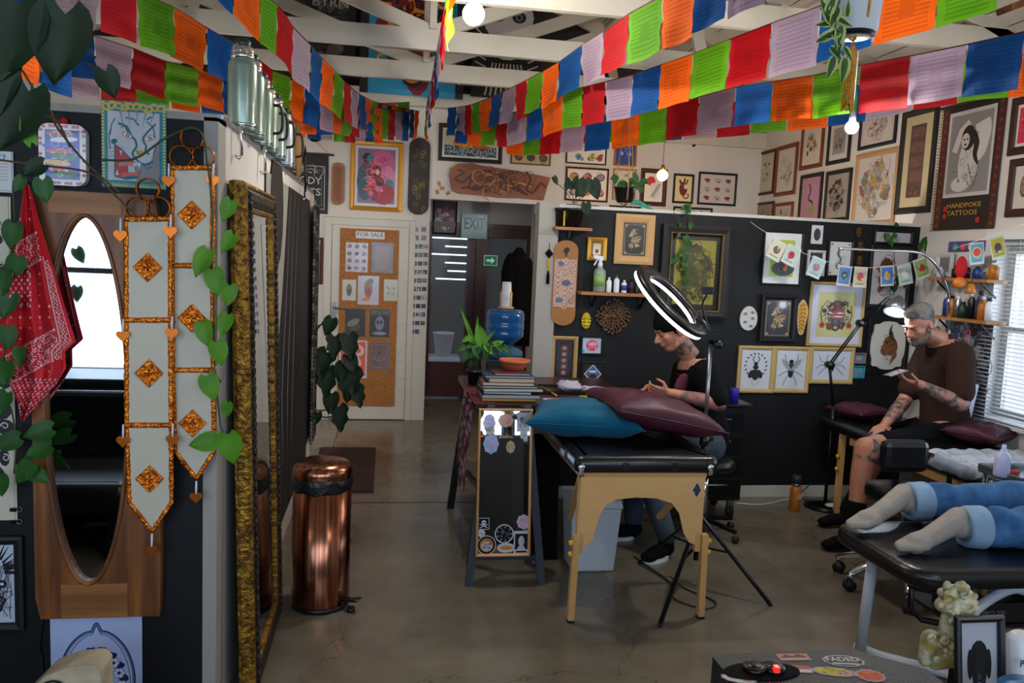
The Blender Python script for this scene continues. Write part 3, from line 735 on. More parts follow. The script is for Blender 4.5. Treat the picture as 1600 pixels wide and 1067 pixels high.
# carved plank above the passage
C, U, V, w, h = wall_rect(701, 259, 859, 308, BW); rnd = random.Random(3)
pts = [(-.5, .1), (-.49, .3), (-.42, .44), (-.28, .5), (-.2, .44), (0, .38), (.1, .36), (.25, .3), (.5, .2), (.47, -.1), (.44, -.5), (.2, -.48), (0, -.5), (-.2, -.46), (-.4, -.44), (-.47, -.36)]
g = MB(); g.slab([(a*w, b*h*1.05) for a, b in pts], C+Vector((0, -.004, 0)), U, V, .035, 'carved_wood')
A = Art(g, C+Vector((0, -.039, 0)), U, V, w, h, 'paint')
A.line([(-.42, .3), (-.36, .2), (-.44, 0), (-.36, -.1), (-.3, .1), (-.3, -.2), (-.38, -.3)], .02, '#4a2414')
A.line([(-.28, -.3), (-.15, -.1), (0, .1), (.12, -.12), (.28, -.4)], [.03, .07, .1, .06, .02], '#3a1e14')
A.ell(-.17, .22, .06, .12, '#54290f', .3); A.ell(-.2, .05, .05, .25, '#6a3418'); A.line([(-.1, 0), (-.2, -.2), (-.12, -.35)], .03, '#3a1e14'); A.line([(.02, .05), (0, -.2), (.08, -.3)], .03, '#3a1e14')
A.line([(0, .25), (.08, .3), (.13, .2), (.06, .15)], .018, '#4a2414'); A.sketch(['#3a1e14', '#5a2c14', '#a8703c'], 5, 40, rx=.3, ry=.26, t=.012); A.line([(.25, .35), (.3, .1), (.26, -.2), (.33, -.3), (.4, 0), (.45, -.1)], .022, '#3a2014')
for i in range(18): A.curl(rnd.uniform(-.42, .42), rnd.uniform(-.35, .3), .03, rnd, '#5a2c14', .007)
tag(g.build('carved_plank', bevel=.004), 'live-edge reddish wooden plank carved with a tiger above the passage', 'wall plaque')
# repair marks on the plaster
g = MB()
for px, py in ((686, 287), (691, 294), (683, 300), (700, 302)):
    p = at(px, py, y=YB-.002); g.box(p, (.045, .002, .035), 'jute', R=Matrix.Rotation(px, 3, 'Y'))
g.build('trim_10')['kind'] = 'structure'
p = at(1083, 228, y=YB); g = MB(); g.cyl(p, p+Vector((0, -.04, 0)), .012, 'black_metal'); tag(g.build('wall_hook'), 'small black hook alone high on the white back wall', 'hook')

# ------------------------------------------------------------------ banners high on the gable
def gable_banner(x0, y0, x1, y1, label, bgc, art):
    C, U, V, w, h = wall_rect(x0, y0, x1, y1, ('y', YB-.3)); g = MB(); A = sheet(g, C, U, V, w, h, bgc, 'paint'); art(A)
    tag(g.build('hanging_banner'), label, 'banner'); 
def gb1(A):
    A.sketch(['#4a4644', '#5c5854', '#2a2626'], 8, 70, rx=.42, ry=.42, t=.02); A.text('BYRN', 0, .22, .12, '#8c8a88', .7, True)
    for i in range(9): A.line([(-.35+.03*i, .1), (-.4+.06*i, -.1)], .012, '#8c8a88')
def gb2(A):
    A.rect(-.5, -.5, .5, .5, '#16141a'); A.rect(-.42, -.5, .42, .5, '#1f7fa6')
    A.ell(0, .1, .22, .42, '#7a1418'); A.ell(.05, -.3, .14, .2, '#6a1014'); A.ell(.05, -.05, .16, .08, '#d87a1c')
    for s in (-1, 1):
        for k in range(5): A.line([(s*.06, -.25+.13*k), (s*.25, -.2+.14*k), (s*.36, -.32+.15*k)], [.08, .05, .02], '#7a1418')
        for k in range(4): A.curl(s*.28, -.3+.2*k, .09, random.Random(k), '#d88a2c', .03)
    for k in range(3): A.rect(-.12, -.16+.08*k, .16, -.13+.08*k, '#1c1214')
    A.sketch(['#7a1418', '#5a0c14', '#d87a1c', '#101018'], 7, 60, rx=.38, ry=.46, t=.03)
    for s in (-1, 1):
        for k in range(5): A.disc(s*.46, -.4+.2*k, .018, '#c8c8c8')
def gb3(A):
    A.rect(-.5, -.5, .5, .5, '#0e0e10'); A.ell(0, .2, .36, .25, '#a8a6a4'); A.text('MUERTA', .02, .42, .09, '#0e0e10', .55, True)
    for s in (-1, 1): A.ell(s*.15, .2, .1, .05, '#0e0e10'); A.disc(s*.15, .2, .05, '#6a6a6a'); A.disc(s*.15, .2, .03, '#0c0c0c')
    A.ell(0, -.05, .26, .12, '#b8b6b4'); A.rect(-.2, -.08, .2, -.04, '#1c1c1c')
    for k in range(9): A.line([(-.2+.05*k, -.2), (-.3+.075*k, -.48)], .02, '#a8a6a4')
    for s in (-1, 1):
        for k in range(5): A.line([(s*.3, .0-.06*k), (s*.45, .08-.07*k)], .02, '#a8a6a4')
gable_banner(476, -40, 556, 118, 'black banner with faint grey lettering behind the beams, leftmost on the gable', '#121112', gb1)
gable_banner(564, -110, 728, 150, 'turquoise banner with dark red beast behind the beams, middle of the gable', '#1f7fa6', gb2)
gable_banner(738, -30, 848, 155, 'black and white banner with large face behind the beams, right of the gable', '#0e0e10', gb3)

# ------------------------------------------------------------------ right wall
picture(wall_rect(1187, 236, 1212, 304, RW), 'brown wood framed tall drawing, first by the corner of the right wall', '#3e2212', .03, '#a8a090', .02, sk(['#2c3a48', '#4a5c64'], 1, 22), '#b5ab98')
picture(wall_rect(1214, 227, 1246, 305, RW), 'orange wood framed sketch of bent figures, second from the corner, upper row', '#6e3414', .04, None, 0, sk(['#4a4a4c', '#6a6460'], 2, 22), '#c0b8ae')
picture(wall_rect(1254, 190, 1288, 263, RW), 'orange wood framed drawing with a gold figure, above the pink print', '#6e3414', .04, None, 0, sk(['#8a6a1c', '#241c18', '#3a2c20'], 3, 26), '#c0b8ae')
picture(wall_rect(1296, 185, 1331, 255, RW), 'black framed grey figure print behind the hanging bulb', '#0c0c10', .035, '#b8b4b0', .05, sk(['#4c4a4e', '#6c6a6c', '#2a2a2c'], 4, 40, rx=.45, ry=.45), '#8a8886')
picture(wall_rect(1346, 165, 1403, 229, RW), 'dark blue framed sketch with pinkish edge under the flags, right wall', '#0e1420', .03, '#b8a8a4', .03, sk(['#3a3436', '#8a6a70'], 5, 26), '#b8b0a8')
picture(wall_rect(1251, 272, 1285, 350, RW), 'silver beaded frame with pink print above the partition', '#8a8074', .035, None, 0, lambda A: (A.rect(-.5, -.5, .5, .5, '#a87a90'), A.line([(-.1, .35), (0, .2), (-.1, 0), (.15, -.1), (0, -.3)], .06, '#2c2830'), A.ell(.1, -.25, .2, .12, '#8c8a50')), '#a87a90', m='gold_dark')
picture(wall_rect(1291, 266, 1330, 346, RW), 'black framed dense grey figure drawing below the bulb', '#0c0c0e', .035, None, 0, sk(INK+['#6a6058'], 6, 60, rx=.42, ry=.42), '#8f867c')
picture(wall_rect(1337, 237, 1403, 352, RW), 'large pale wood framed busy pencil drawing on the right wall', '#a07a50', .04, None, 0, sk(['#6a6460', '#8a8884', '#7a5048', '#a8843c', '#8a9a84'], 7, 110, rx=.44, ry=.45, t=.01), '#b3aaa4')
def art_tall(A):
    A.rect(-.5, -.5, .5, .5, '#4a3230')
    for k in range(5): A.rect(-.45, -.48+.2*k, .45, -.34+.2*k, random.Random(k).choice(['#5e4038', '#3c2626', '#6c5048'])); A.sketch(['#2c1c1c', '#7c5c50'], k, 8, rx=.4, ry=.06, cy=-.4+.2*k)
picture(wall_rect(1407, 171, 1462, 333, RW), 'tall black frame with cream mount and brown strip print left of the lady banner', '#12100e', .05, '#a89c78', .07, art_tall)
picture(wall_rect(1184, 316, 1210, 352, RW), 'small brown frame peeking over the partition nearest the corner', '#3e2212', .025, None, 0, sk(['#5a4a38'], 8, 10), '#8a7a64')
picture(wall_rect(1211, 317, 1240, 352, RW), 'orange wood frame peeking over the partition, second from the corner', '#6e3414', .03, None, 0, sk(['#5a4a44'], 9, 10), '#b0a69a')
picture(wall_rect(1582, 150, 1628, 240, RW), 'dark red frame with vivid pink print at the right photo edge, upper', '#2e0f0c', .05, '#c0bcb8', .02, lambda A: (A.rect(-.5, -.5, .5, .5, '#b82848'), A.sketch(['#c8902c', '#8c1c34'], 4, 20)), '#b82848')
picture(wall_rect(1578, 247, 1625, 338, RW), 'brown frame with skull drawing at the right photo edge, lower', '#301610', .05, None, 0, lambda A: (A.ell(.05, .02, .22, .26, '#4a3c3a'), A.ell(.05, .04, .17, .2, '#8a6a68'), A.sketch(['#2c2222', '#6c4c4a'], 5, 20, rx=.2, ry=.24)), '#b8b2aa')
# lady banner
C, U, V, w, h = wall_rect(1470, 160, 1566, 358, RW); N = Vector((-1, 0, 0))
t = thing('fabric_banner', C-V*h/2+N*.02, 'long banner of a dark haired lady with gold lettering on the right wall', 'banner')
g = MB(); A = sheet(g, C+N*.015, U, V, w, h, '#0d0c0e', 'paint')
A.rect(-.5, -.5, -.38, .5, '#3e1510'); A.rect(.4, -.5, .5, .5, '#3e1510')
for k in range(14):
    for s in (-.44, .45): A.disc(s, -.46+.07*k, .02, '#6a3428')
A.rect(-.37, -.24, .38, .44, '#b5b0ac'); A.rect(-.33, -.21, .34, .41, '#7d7a7a')
A.ell(-.0, .02, .16, .2, '#bdb8b4'); A.ell(.2, .22, .08, .14, '#bdb8b4', -.4); A.line([(.08, .28), (.27, .3), (.22, .1), (.05, .02)], .09, '#bdb8b4'); A.line([(-.24, .12), (-.15, .28), (-.02, .34)], .09, '#bdb8b4')
A.ell(-.03, .22, .11, .1, '#151214'); A.line([(.04, .26), (.11, .17), (.1, .08), (.16, .0)], [.09, .09, .07, .03], '#151214'); A.ell(-.07, .2, .065, .06, '#bdb8b4')
A.ell(-.09, .21, .015, .008, '#151214'); A.ell(-.04, .21, .015, .008, '#151214'); A.ell(-.07, .17, .02, .01, '#3a1c1c')
A.line([(-.06, .13), (-.01, .06), (.04, .12)], .008, '#2c2a2c'); A.line([(0, .02), (.06, -.08), (.14, -.16)], .012, '#2c2a2c'); A.ell(-.1, -.14, .15, .06, '#bdb8b4'); A.ell(-.04, -.08, .06, .03, '#a8a4a0'); A.sketch(['#6a6666', '#4c4a4c'], 2, 20, rx=.2, ry=.15, cy=-.05, t=.006)
A.text('HANDPOKE', -.0, -.31, .05, '#a8803c', .55, True); A.text('TATTOOS', -.02, -.37, .055, '#a8803c', .5, True)
for x, y in ((-.3, -.33), (-.3, -.39), (.25, -.43)): A.flower(x, y, .035, '#b81c1c', '#5c0c0c')
g.build('cloth', t)
g = MB(); g.cyl(C+V*h/2+U*(-w/2-.02)+N*.02, C+V*h/2+U*(w/2+.02)+N*.02, .012, 'dark_wood'); g.build('dowel', t)
g = MB()
for k in range(40): a = C+U*(-w/2-.012)+V*(-h/2+h*k/40)+N*.02; g.ball(a, .008, 'jute', 6, 4)
g.build('beaded_fringe', t)

# ------------------------------------------------------------------ pictures on the black partition
def art_gold_hand(A):
    A.line([(-.42, -.44), (.42, -.44), (.42, .44), (-.42, .44), (-.42, -.44)], .02, '#9a8450'); A.sketch(['#a8966a', '#8a7848'], 3, 40, rx=.26, ry=.36, t=.02)
    for a in (-1, 1):
        for b in (-1, 1): A.disc(a*.36, b*.4, .05, '#8a7848')
picture(wall_rect(960, 335, 1021, 413, PW), 'wide pale wood frame with dark intricate gold print above the bottle shelf', '#b08a58', .06, None, 0, art_gold_hand, '#16161e')
picture(wall_rect(917, 371, 947, 407, PW), 'small gilt framed picture behind the spray bottle nozzle', '#8c6a28', .03, '#6c5424', .012, lambda A: (A.rect(-.5, -.1, .5, .5, '#b8b090'), A.ell(0, -.2, .25, .2, '#7c2c2c')), m='gold_paint')
def art_goldwork(A):
    A.rect(-.5, -.5, .5, .5, '#7a7420'); A.sketch(['#3c3a10', '#565214', '#2c2a0c'], 6, 150, rx=.47, ry=.48, t=.014)
    A.line([(0, .45), (.3, .2), (.42, .02)], .03, '#2a280c'); A.line([(0, .45), (-.3, .25)], .02, '#2a280c')
    for k in range(8): A.curl(-.35+.1*k, -.4, .06, random.Random(k), '#2c2a0c', .012)
t = picture(wall_rect(1030, 352, 1137, 498, PW), 'large dark framed olive gold drawing behind the ring light', '#120f0e', .075, '#16120e', .03, art_goldwork, d=.05)
g = MB(); C, U, V, w, h = wall_rect(1042, 364, 1124, 486, PW); bars(g, C+Vector((0, -.04, 0)), U, V, w, h, .01, .012, 'paint', '#6a5226'); g.build('gilt_slip', t)
picture(wall_rect(860, 525, 901, 600, PW), 'tan wood framed brown totem print low beside the pale post', '#a8824c', .028, None, 0, lambda A: (A.line([(-.3, -.44), (.3, -.44), (.3, .44), (-.3, .44), (-.3, -.44)], .03, '#3c3c50'), A.rect(-.22, -.38, .22, .38, '#4c2414'), [A.ell(0, -.3+.15*k, .12, .05, '#7c7484') for k in range(5)]), '#0e0e16')
picture(wall_rect(907, 525, 941, 554, PW), 'small unframed pink and blue swirl print above the table', '#0c0c0e', .012, None, 0, lambda A: (A.rect(-.5, -.5, .5, .5, '#9ab0bc'), A.ell(.02, 0, .32, .36, '#c03a60'), A.ell(.05, .1, .2, .12, '#d890a0'), A.sketch(['#7c1430', '#e0a0b0'], 4, 14, rx=.3, ry=.32), A.ell(-.42, -.35, .06, .12, '#2a8ac0')), '#9ab0bc')
picture(wall_rect(908, 565, 943, 603, PW), 'dark framed diamond shaped blue and red print, lowest by the post', '#1c1c10', .014, None, 0, lambda A: (A.pol([(0, -.46), (.46, 0), (0, .46), (-.46, 0)], '#b8b8c4'), A.pol([(0, -.4), (.4, 0), (0, .4), (-.4, 0)], '#2c5c8c'), A.pol([(-.36, -.03), (.36, -.03), (0, -.4)], '#8c3428'), A.ell(0, -.1, .16, .12, '#1c1a20'), A.ell(0, .12, .2, .06, '#b8c0d0')), '#0c0d10')
def art_green(A):
    A.rect(-.5, -.5, .5, .5, '#9ab02c'); A.ell(-.25, .2, .16, .3, '#1c1c1e', .3); A.ell(.05, -.28, .5, .2, '#3a4a4c'); A.ell(.1, .05, .24, .18, '#2c2c30'); A.ell(.2, .25, .12, .1, '#7c5a3c'); A.ell(.15, -.25, .1, .1, '#b8702c'); A.sketch(['#1c1c1e', '#6a7c7c', '#b85a5a'], 8, 26)
picture(wall_rect(1190, 361, 1252, 446, PW), 'white mounted green and black artwork in black frame, upper left of partition group', '#0c0c0f', .014, '#c4c6c4', .05, art_green)
def card(rect, label, bgc, art, name='picture_card', cat='card', off=.004):
    C, U, V, w, h = rect; g = MB(); A = sheet(g, C+U.cross(V)*off, U, V, w, h, bgc, t=.004); art(A); return tag(g.build(name), label, cat)
card(wall_rect(1267, 352, 1285, 381, PW), 'small white card with black rose drawing high on the partition', '#b8b8bc', lambda A: (A.ell(0, 0, .3, .34, '#2a2630'), A.sketch(['#6a5c74', '#141218'], 2, 12, rx=.28, ry=.3)))
picture(wall_rect(1260, 391, 1287, 431, PW), 'small white framed dark picture behind the string of cards', '#b4b4b6', .02, None, 0, sk(['#5a4a50', '#3c4a60'], 5, 12), '#1c1c24')
def art_mermaid(A):
    A.line([(0, .35), (-.1, .15), (.05, -.05), (-.15, -.25), (.15, -.35)], [.05, .1, .09, .06, .02], '#55555a'); A.sketch(['#3a3a3e'], 3, 14, rx=.24, ry=.34)
    for a in (-1, 1):
        for b in (-1, 1): A.disc(a*.4, b*.42, .05, '#6a6a6c')
picture(wall_rect(1291, 374, 1331, 434, PW), 'black framed white sheet with grey swimming figure, below the lamp arm', '#0c0c0f', .018, None, 0, art_mermaid, '#b8bab8')
picture(wall_rect(1186, 461, 1242, 534, PW), 'thick black frame with gold cornered hand drawing on dark ground', '#0b0c12', .035, None, 0, art_gold_hand, '#0f131f', d=.04)
def art_beast(A):
    A.rect(-.5, -.5, .5, .5, '#b3b27c'); A.ell(0, .02, .24, .3, '#6a6468'); A.ell(0, .18, .22, .06, '#a8963c'); A.rect(-.2, -.12, .2, .12, '#8a4a4c'); A.rect(-.2, .02, .2, .05, '#c8c4b4'); A.rect(-.2, -.06, .2, -.03, '#c8c4b4'); A.ell(-.06, .08, .09, .06, '#a0303c'); A.line([(-.08, -.1), (-.1, -.3), (0, -.36)], .06, '#3a3c40'); A.line([(.08, -.1), (.1, -.3), (0, -.36)], .06, '#3a3c40')
    for s in (-1, 1): A.flower(s*.36, -.24, .08, '#a83c3c', '#5a1c1c', 6); A.line([(s*.38, .2), (s*.42, 0), (s*.36, -.2)], .04, '#5c5a50')
    A.sketch(['#2c2a2c', '#6a3c3c'], 5, 26, rx=.4, ry=.4, sym=True, t=.012)
picture(wall_rect(1262, 441, 1348, 541, PW), 'large pale wood framed crowned beast print on yellow paper', '#a8905c', .022, '#b8bcd0', .05, art_beast)
def bug(kind):
    def f(A):
        k = '#17181a'
        if kind == 'beetle':
            for i in range(16):
                a = -pi*.35+i*(pi*1.7)/15; A.ell(.36*cos(a), .1+.3*sin(a), .045, .018, k, a+.6)
            A.ell(0, -.14, .12, .14, k); A.ell(-.14, -.12, .09, .12, k, -.5); A.ell(.14, -.12, .09, .12, k, .5); A.ell(0, .05, .1, .06, k); A.ell(0, .14, .07, .05, k)
            for s in (-1, 1): A.line([(s*.04, .17), (s*.12, .25), (s*.05, .34)], .03, k); A.line([(s*.1, -.2), (s*.13, -.33), (s*.02, -.4)], .012, '#5a5a5c')
        elif kind == 'fly':
            A.ell(0, -.02, .1, .2, k); A.ell(0, .2, .08, .06, k); A.ell(.0, .08, .09, .1, '#2c2e30')
            for s in (-1, 1):
                A.ell(s*.17, .12, .07, .2, '#8a9094', -s*.7); A.line([(s*.06, .1), (s*.2, .25), (s*.22, .4)], .018, k); A.line([(s*.08, -.02), (s*.28, -.1), (s*.42, -.18)], .018, k); A.line([(s*.06, -.12), (s*.18, -.28), (s*.24, -.42)], .018, k)
        else:
            A.ell(0, -.1, .08, .12, k); A.ell(0, .06, .05, .06, k)
            for s in (-1, 1):
                for j, (a, b, c, d) in enumerate(((.14, .2, .1, .36), (.26, .12, .34, .3), (.3, 0, .4, -.12), (.2, -.14, .34, -.34))): A.line([(s*.03, .03), (s*a, b), (s*c, d)], .014, k)
    return f
picture(wall_rect(1151, 540, 1208, 613, PW), 'tan wood framed black horned beetle drawing', '#a8905c', .03, None, 0, bug('beetle'), '#b6bac6')
picture(wall_rect(1206, 541, 1263, 613, PW), 'tan wood framed black winged fly drawing', '#a8905c', .03, None, 0, bug('fly'), '#b6bec6')
picture(wall_rect(1263, 542, 1332, 599, PW), 'wide tan wood framed black spider drawing', '#a8905c', .03, None, 0, bug('spider'), '#b6bcc8')
picture(wall_rect(1331, 551, 1351, 568, PW), 'tiny wood framed blue picture right of the spider', '#7a5c4c', .014, None, 0, lambda A: (A.ell(0, 0, .3, .25, '#b87a5c'),), '#3c7ca0')
picture(wall_rect(1329, 571, 1349, 591, PW), 'tiny turquoise framed picture right of the spider, lower one', '#1c7c90', .012, None, 0, lambda A: (A.ell(0, -.05, .35, .2, '#8a6a74'),), '#3c8ca0')
def art_insects(A):
    A.ell(-.1, .15, .2, .2, '#4a2c22'); A.ell(-.2, -.05, .1, .1, '#5c3428'); A.sketch(['#2a1c18', '#6c4430', '#181414'], 4, 40, rx=.4, ry=.4)
picture(wall_rect(1355, 384, 1421, 482, PW), 'black framed brown insect display in the partition corner behind the cards', '#0a0b10', .03, None, 0, art_insects, '#a8a4a6')
picture(wall_rect(1364, 360, 1424, 382, PW), 'black framed pale sheet along the partition top corner', '#0a0b10', .016, None, 0, sk(['#8c8c94'], 3, 6), '#9c9ca2')
# wavy plaque with a horned horse head
C, U, V, w, h = wall_rect(1356, 500, 1411, 578, PW); N = U.cross(V)
t = thing('mounted_plaque', C-V*h/2, 'white wavy edged plaque with brown horse head on black board', 'plaque')
g = MB(); g.span(C+Vector((-w*.56, -.02, -h*.58)), C+Vector((w*.56, -.002, h*.58)), 'black_plastic'); g.build('backboard', t, bevel=.003)
pts = []
for i in range(48):
    a = tau*i/48; r = 1+.05*cos(8*a); sx = abs(cos(a))**.5*(1 if cos(a) > 0 else -1); sy = abs(sin(a))**.5*(1 if sin(a) > 0 else -1); pts.append((w*.46*sx*r, h*.46*sy*r))
g = MB(); g.slab(pts, C+N*.022, U, V, .012, 'paint', '#b5b6b0'); A = Art(g, C+N*.034, U, V, w, h, 'paint')
A.ell(.06, .0, .2, .2, '#5c3a24', .4); A.ell(-.08, -.1, .12, .1, '#6c4428', .6); A.line([(.1, .1), (.02, .3), (.06, .42)], [.16, .08, .02], '#3a2a1c'); A.line([(.12, 0), (.2, -.2), (.08, -.38)], [.2, .14, .02], '#6a4624'); A.sketch(['#1c1612', '#7a5228'], 5, 26, rx=.24, ry=.3)
g.build('plaque', t)
# face mask plate
C, U, V, w, h = wall_rect(1155, 478, 1182, 516, PW); N = U.cross(V); pts = [(w/2*cos(tau*i/28)*(1-.08*sin(tau*i/28)), h/2*sin(tau*i/28)) for i in range(28)]
g = MB(); g.slab(pts, C+N*.002, U, V, .014, 'paint', '#b3b4b2'); A = Art(g, C+N*.016, U, V, w, h, 'paint')
for x, y in ((-.22, .18), (.2, .24), (.22, 0), (-.2, -.16), (.14, -.32)): A.ell(x, y, .13, .055, '#2c2c2c'); A.ell(x, y, .1, .035, '#b3b4b2'); A.disc(x, y, .045, '#1c1c1c')
tag(g.build('eye_plaque'), 'white egg shaped plaque painted with five eyes on the partition', 'plaque')
# carved ornaments
def ornament(px, py, r, label, m, shape, name, cat='wall ornament'):
    c = at(px, py, y=YP); g = MB(); rnd = random.Random(px)
    if shape == 'mandala':
        g.cyl(c+Vector((0, -.002, 0)), c+Vector((0, -.02, 0)), r*.8, m, n=16)
        for q, n_, rr in ((1, 12, .85), (.72, 10, .62), (.45, 8, .4), (.2, 5, .2)):
            for i in range(n_):
                a = tau*i/n_+q; p = c+Vector((r*rr*cos(a), -.025, r*rr*sin(a)*1.05)); g.torus(p, r*.13, r*.045, m, 10, 5, axis=(0, 1, 0))
        for i in range(24):
            a = tau*i/24; q = r*(.98+.1*cos(4*a)); g.ball(c+Vector((q*cos(a), -.018, q*sin(a))), (r*.09, .012, r*.09), m, 6, 4)
        g.ball(c+Vector((0, -.03, 0)), r*.12, m, 8, 6)
    else:
        for i in range(14):
            a = tau*i/14; g.ball(c+Vector((r*.6*cos(a), -.015, r*1.15*sin(a))), (r*.28, .012, r*.28), m, 8, 5)
        for k in (-.6, 0, .6): g.ball(c+Vector((0, -.02, r*k)), (r*.55, .018, r*.4), m, 10, 6)
    return tag(g.build(name), label, cat)
MATS['yellow_paint'] = None; mat('yellow_paint', '#b8a01c', .5); mat('brown_carving', '#6a4c2e', .55, noise=.6, scale=20, col2='#4c3420'); mat('tarnished_gold', '#54401a', .5, .5)
ornament(915, 501, .042, 'small yellow carved ornament under the bottle shelf', 'yellow_paint', 'x', 'carved_ornament')
ornament(957, 494, .115, 'round brown carved wooden mandala under the bottle shelf', 'brown_carving', 'mandala', 'carved_mandala')
ornament(1340, 363, .028, 'tiny gold ornament, top one of three by the lamp arm', 'tarnished_gold', 'x', 'metal_ornament')
ornament(1342, 386, .03, 'tiny gold ornament, middle one of three by the lamp arm', 'tarnished_gold', 'x', 'metal_ornament')
ornament(1341, 408, .028, 'tiny gold ornament, lowest of three by the lamp arm', 'tarnished_gold', 'x', 'metal_ornament')
C, U, V, w, h = wall_rect(1244, 468, 1260, 523, PW); rnd = random.Random(8); g = MB(); N = U.cross(V)
pts = [(w*(.5+.08*sin(3*tau*i/30))*cos(tau*i/30), h*.5*sin(tau*i/30)) for i in range(30)]
g.slab(pts, C+N*.002, U, V, .01, 'paint', '#b4b0a0'); g.slab([(a*.8, b*.93) for a, b in pts], C+N*.012, U, V, .002, 'paint', '#b8821c'); A = Art(g, C+N*.014, U, V, w, h, 'paint')
for k in range(7): A.line([(-.3, -.36+.11*k), (0, -.3+.11*k), (.3, -.38+.12*k)], .07, '#5c3c10')
tag(g.build('sticker_plaque'), 'narrow yellow and white sticker between black frame and crowned beast', 'sticker')
# pictures beside the exit door
picture(wall_rect(676, 310, 714, 366, ('y', DY-.0)), 'red and black patterned print above the exit doors', '#16120f', .02, None, 0, sk(['#7c1420', '#b8b0a8', '#2a2422', '#a01c2c'], 4, 90, rx=.45, ry=.46, t=.03), '#3a2a28')
C, U, V, w, h = wall_rect(721, 334, 761, 373, ('y', DY-.05)); g = MB(); A = sheet(g, C, U, V, w, h, '#7f9c96', 'gloss_paint', t=.008)
A.text('EXIT', 0, .08, .66, '#06302a', .8, True); A.text('EXIT', .008, .08, .66, '#06302a', .8, True)
t = tag(g.build('exit_sign'), 'pale green glass panel reading EXIT above the dark doors', 'sign')
C, U, V, w, h = wall_rect(756, 399, 777, 415, ('y', DY+.02)); g = MB(); g.slab([(-w/2, -h/2), (w/2, -h/2), (w/2, h/2), (-w/2, h/2)], C, U, V, .006, 'exit_green')
gz = C+Vector((0, -.0065, 0)); pts = [(-.3, -.1), (.05, -.1), (.05, -.3), (.32, 0), (.05, .3), (.05, .1), (-.3, .1)]
g.slab([(a*w, b*h*1.1) for a, b in pts], gz, U, V, .001, 'exit_white'); bars(g, gz, U, V, w, h, .006, .001, 'exit_white')
tag(g.build('arrow_sign'), 'small green sign with white arrow on the exit door glass', 'sign')
# ------------------------------------------------------------------ plants
def leaf(mb, p, d, nrm, L, W, m, droop=.25, notch=.16, split=False, cup=.12, variegated=None):
    """heart shaped leaf, stalk end at p, pointing along d, face towards nrm"""
    p, d = Vector(p), Vector(d).normalized(); nrm = Vector(nrm); s_ = d.cross(nrm).normalized(); n_ = s_.cross(d)
    us = (-.02, .06, .18, .34, .52, .7, .86, 1.0); ws = (.42, .78, .98, 1.0, .86, .6, .3, .0); vs, fs = [], []
    for u, w in zip(us, ws):
        for q in (-1, -.55, 0, .55, 1):
            back = notch*abs(q)**1.5*max(0, 1-u*2.2)
            k = u-back
            if split and .1 < u < .9 and abs(q) == 1 and us.index(u) % 2: w_ = w*.72
            else: w_ = w
            vs.append(p + d*(k*L) + s_*(q*w_*W/2) - n_*(droop*L*u*u) + n_*(cup*W*abs(q)))
    for i in range(len(us)-1):
        for j in range(4):
            a = i*5+j; fs.append((a, a+1, a+6, a+5))
    k0 = len(mb.m); mb.add(vs, fs, m, None, True)
    if variegated:
        for q in range(len(fs)):
            if q % 4 in (0, 3): mb.m[k0+q] = variegated
    return mb
def foliage(t, leaves, default='leaf', seed=0, view=Vector((0, -1, .25)), variegated=None):
    """leaves: (px, py, size_m, angle_deg clockwise from down, wall/dist dict)"""
    rnd = random.Random(seed)
    for L_ in leaves:
        px, py, s, ang, k = L_[:5]; m = L_[5] if len(L_) > 5 else default; p = at(px, py, **k); a = radians(ang)
        d = Vector((-sin(a), rnd.uniform(-.25, .05), -cos(a))); n = Vector((rnd.uniform(-.3, .3), -1, .35+rnd.uniform(-.2, .2)))
        g = MB(); leaf(g, p-d*s*.5, d, n, s, s*(.78 if len(L_) < 7 else L_[6]), m, droop=rnd.uniform(.05, .25), variegated=variegated); g.build('leaf', t)

# ------------------------------------------------------------------ black wall on the left: things hung on its front face
def LW(px, py, off=0): return at(px, py, y=LY-off)
FW = ('y', LY)
# wooden door panel with oval mirror
a, b = LW(48, 296), LW(256, 955); x0, x1, z1, z0 = a.x+.005, b.x, a.z, b.z
oc = LW(141, 628); orx, orz = (LW(204, 628).x-LW(78, 628).x)/2, (LW(141, 347).z-LW(141, 909).z)/2
t = thing('oval_mirror', ((x0+x1)/2, LY-.02, z0), 'tall wooden door panel with oval mirror hung on the black wall', 'mirror')
def ring_panel(g, X0, Z0, X1, Z1, y, th, m, n=64):
    vs = []
    for i in range(n):
        a = tau*i/n; c, s = cos(a), sin(a); ex, ez = oc.x+orx*c, oc.z+orz*s
        dx, dz = c*orx, s*orz; k = min(((X1 if dx > 0 else X0)-oc.x)/dx if abs(dx) > 1e-6 else 9e9, ((Z1 if dz > 0 else Z0)-oc.z)/dz if abs(dz) > 1e-6 else 9e9)
        vs += [(ex, y-th, ez), (oc.x+dx*k, y-th, oc.z+dz*k), (ex, y, ez), (oc.x+dx*k, y, oc.z+dz*k)]
    fs = []
    for i in range(n):
        p, q = 4*i, 4*((i+1) % n); fs += [(p, q, q+1, p+1), (p, p+2, q+2, q), (p+1, q+1, q+3, p+3)]
    g.add(vs, fs, m)
g = MB(); ring_panel(g, x0, z0, x1, z1, LY-.002, .035, 'door_panel_wood')
for X, Z in ((x0, z0), (x1, z0), (x0, z1), (x1, z1)):
    pass
g.build('panel', t)
g = MB(); e = LW(102, 893); f = LW(205, 893); g.span((e.x, LY-.04, z0), (f.x, LY-.034, e.z-.03), 'door_rail_wood'); g.build('bottom_rail', t)
g = MB(); e = LW(84, 363); f = LW(196, 363); zt = LW(140, 335).z; g.span((e.x, LY-.04, zt), (f.x, LY-.034, z1-.003), 'door_rail_wood'); g.build('top_rail', t)
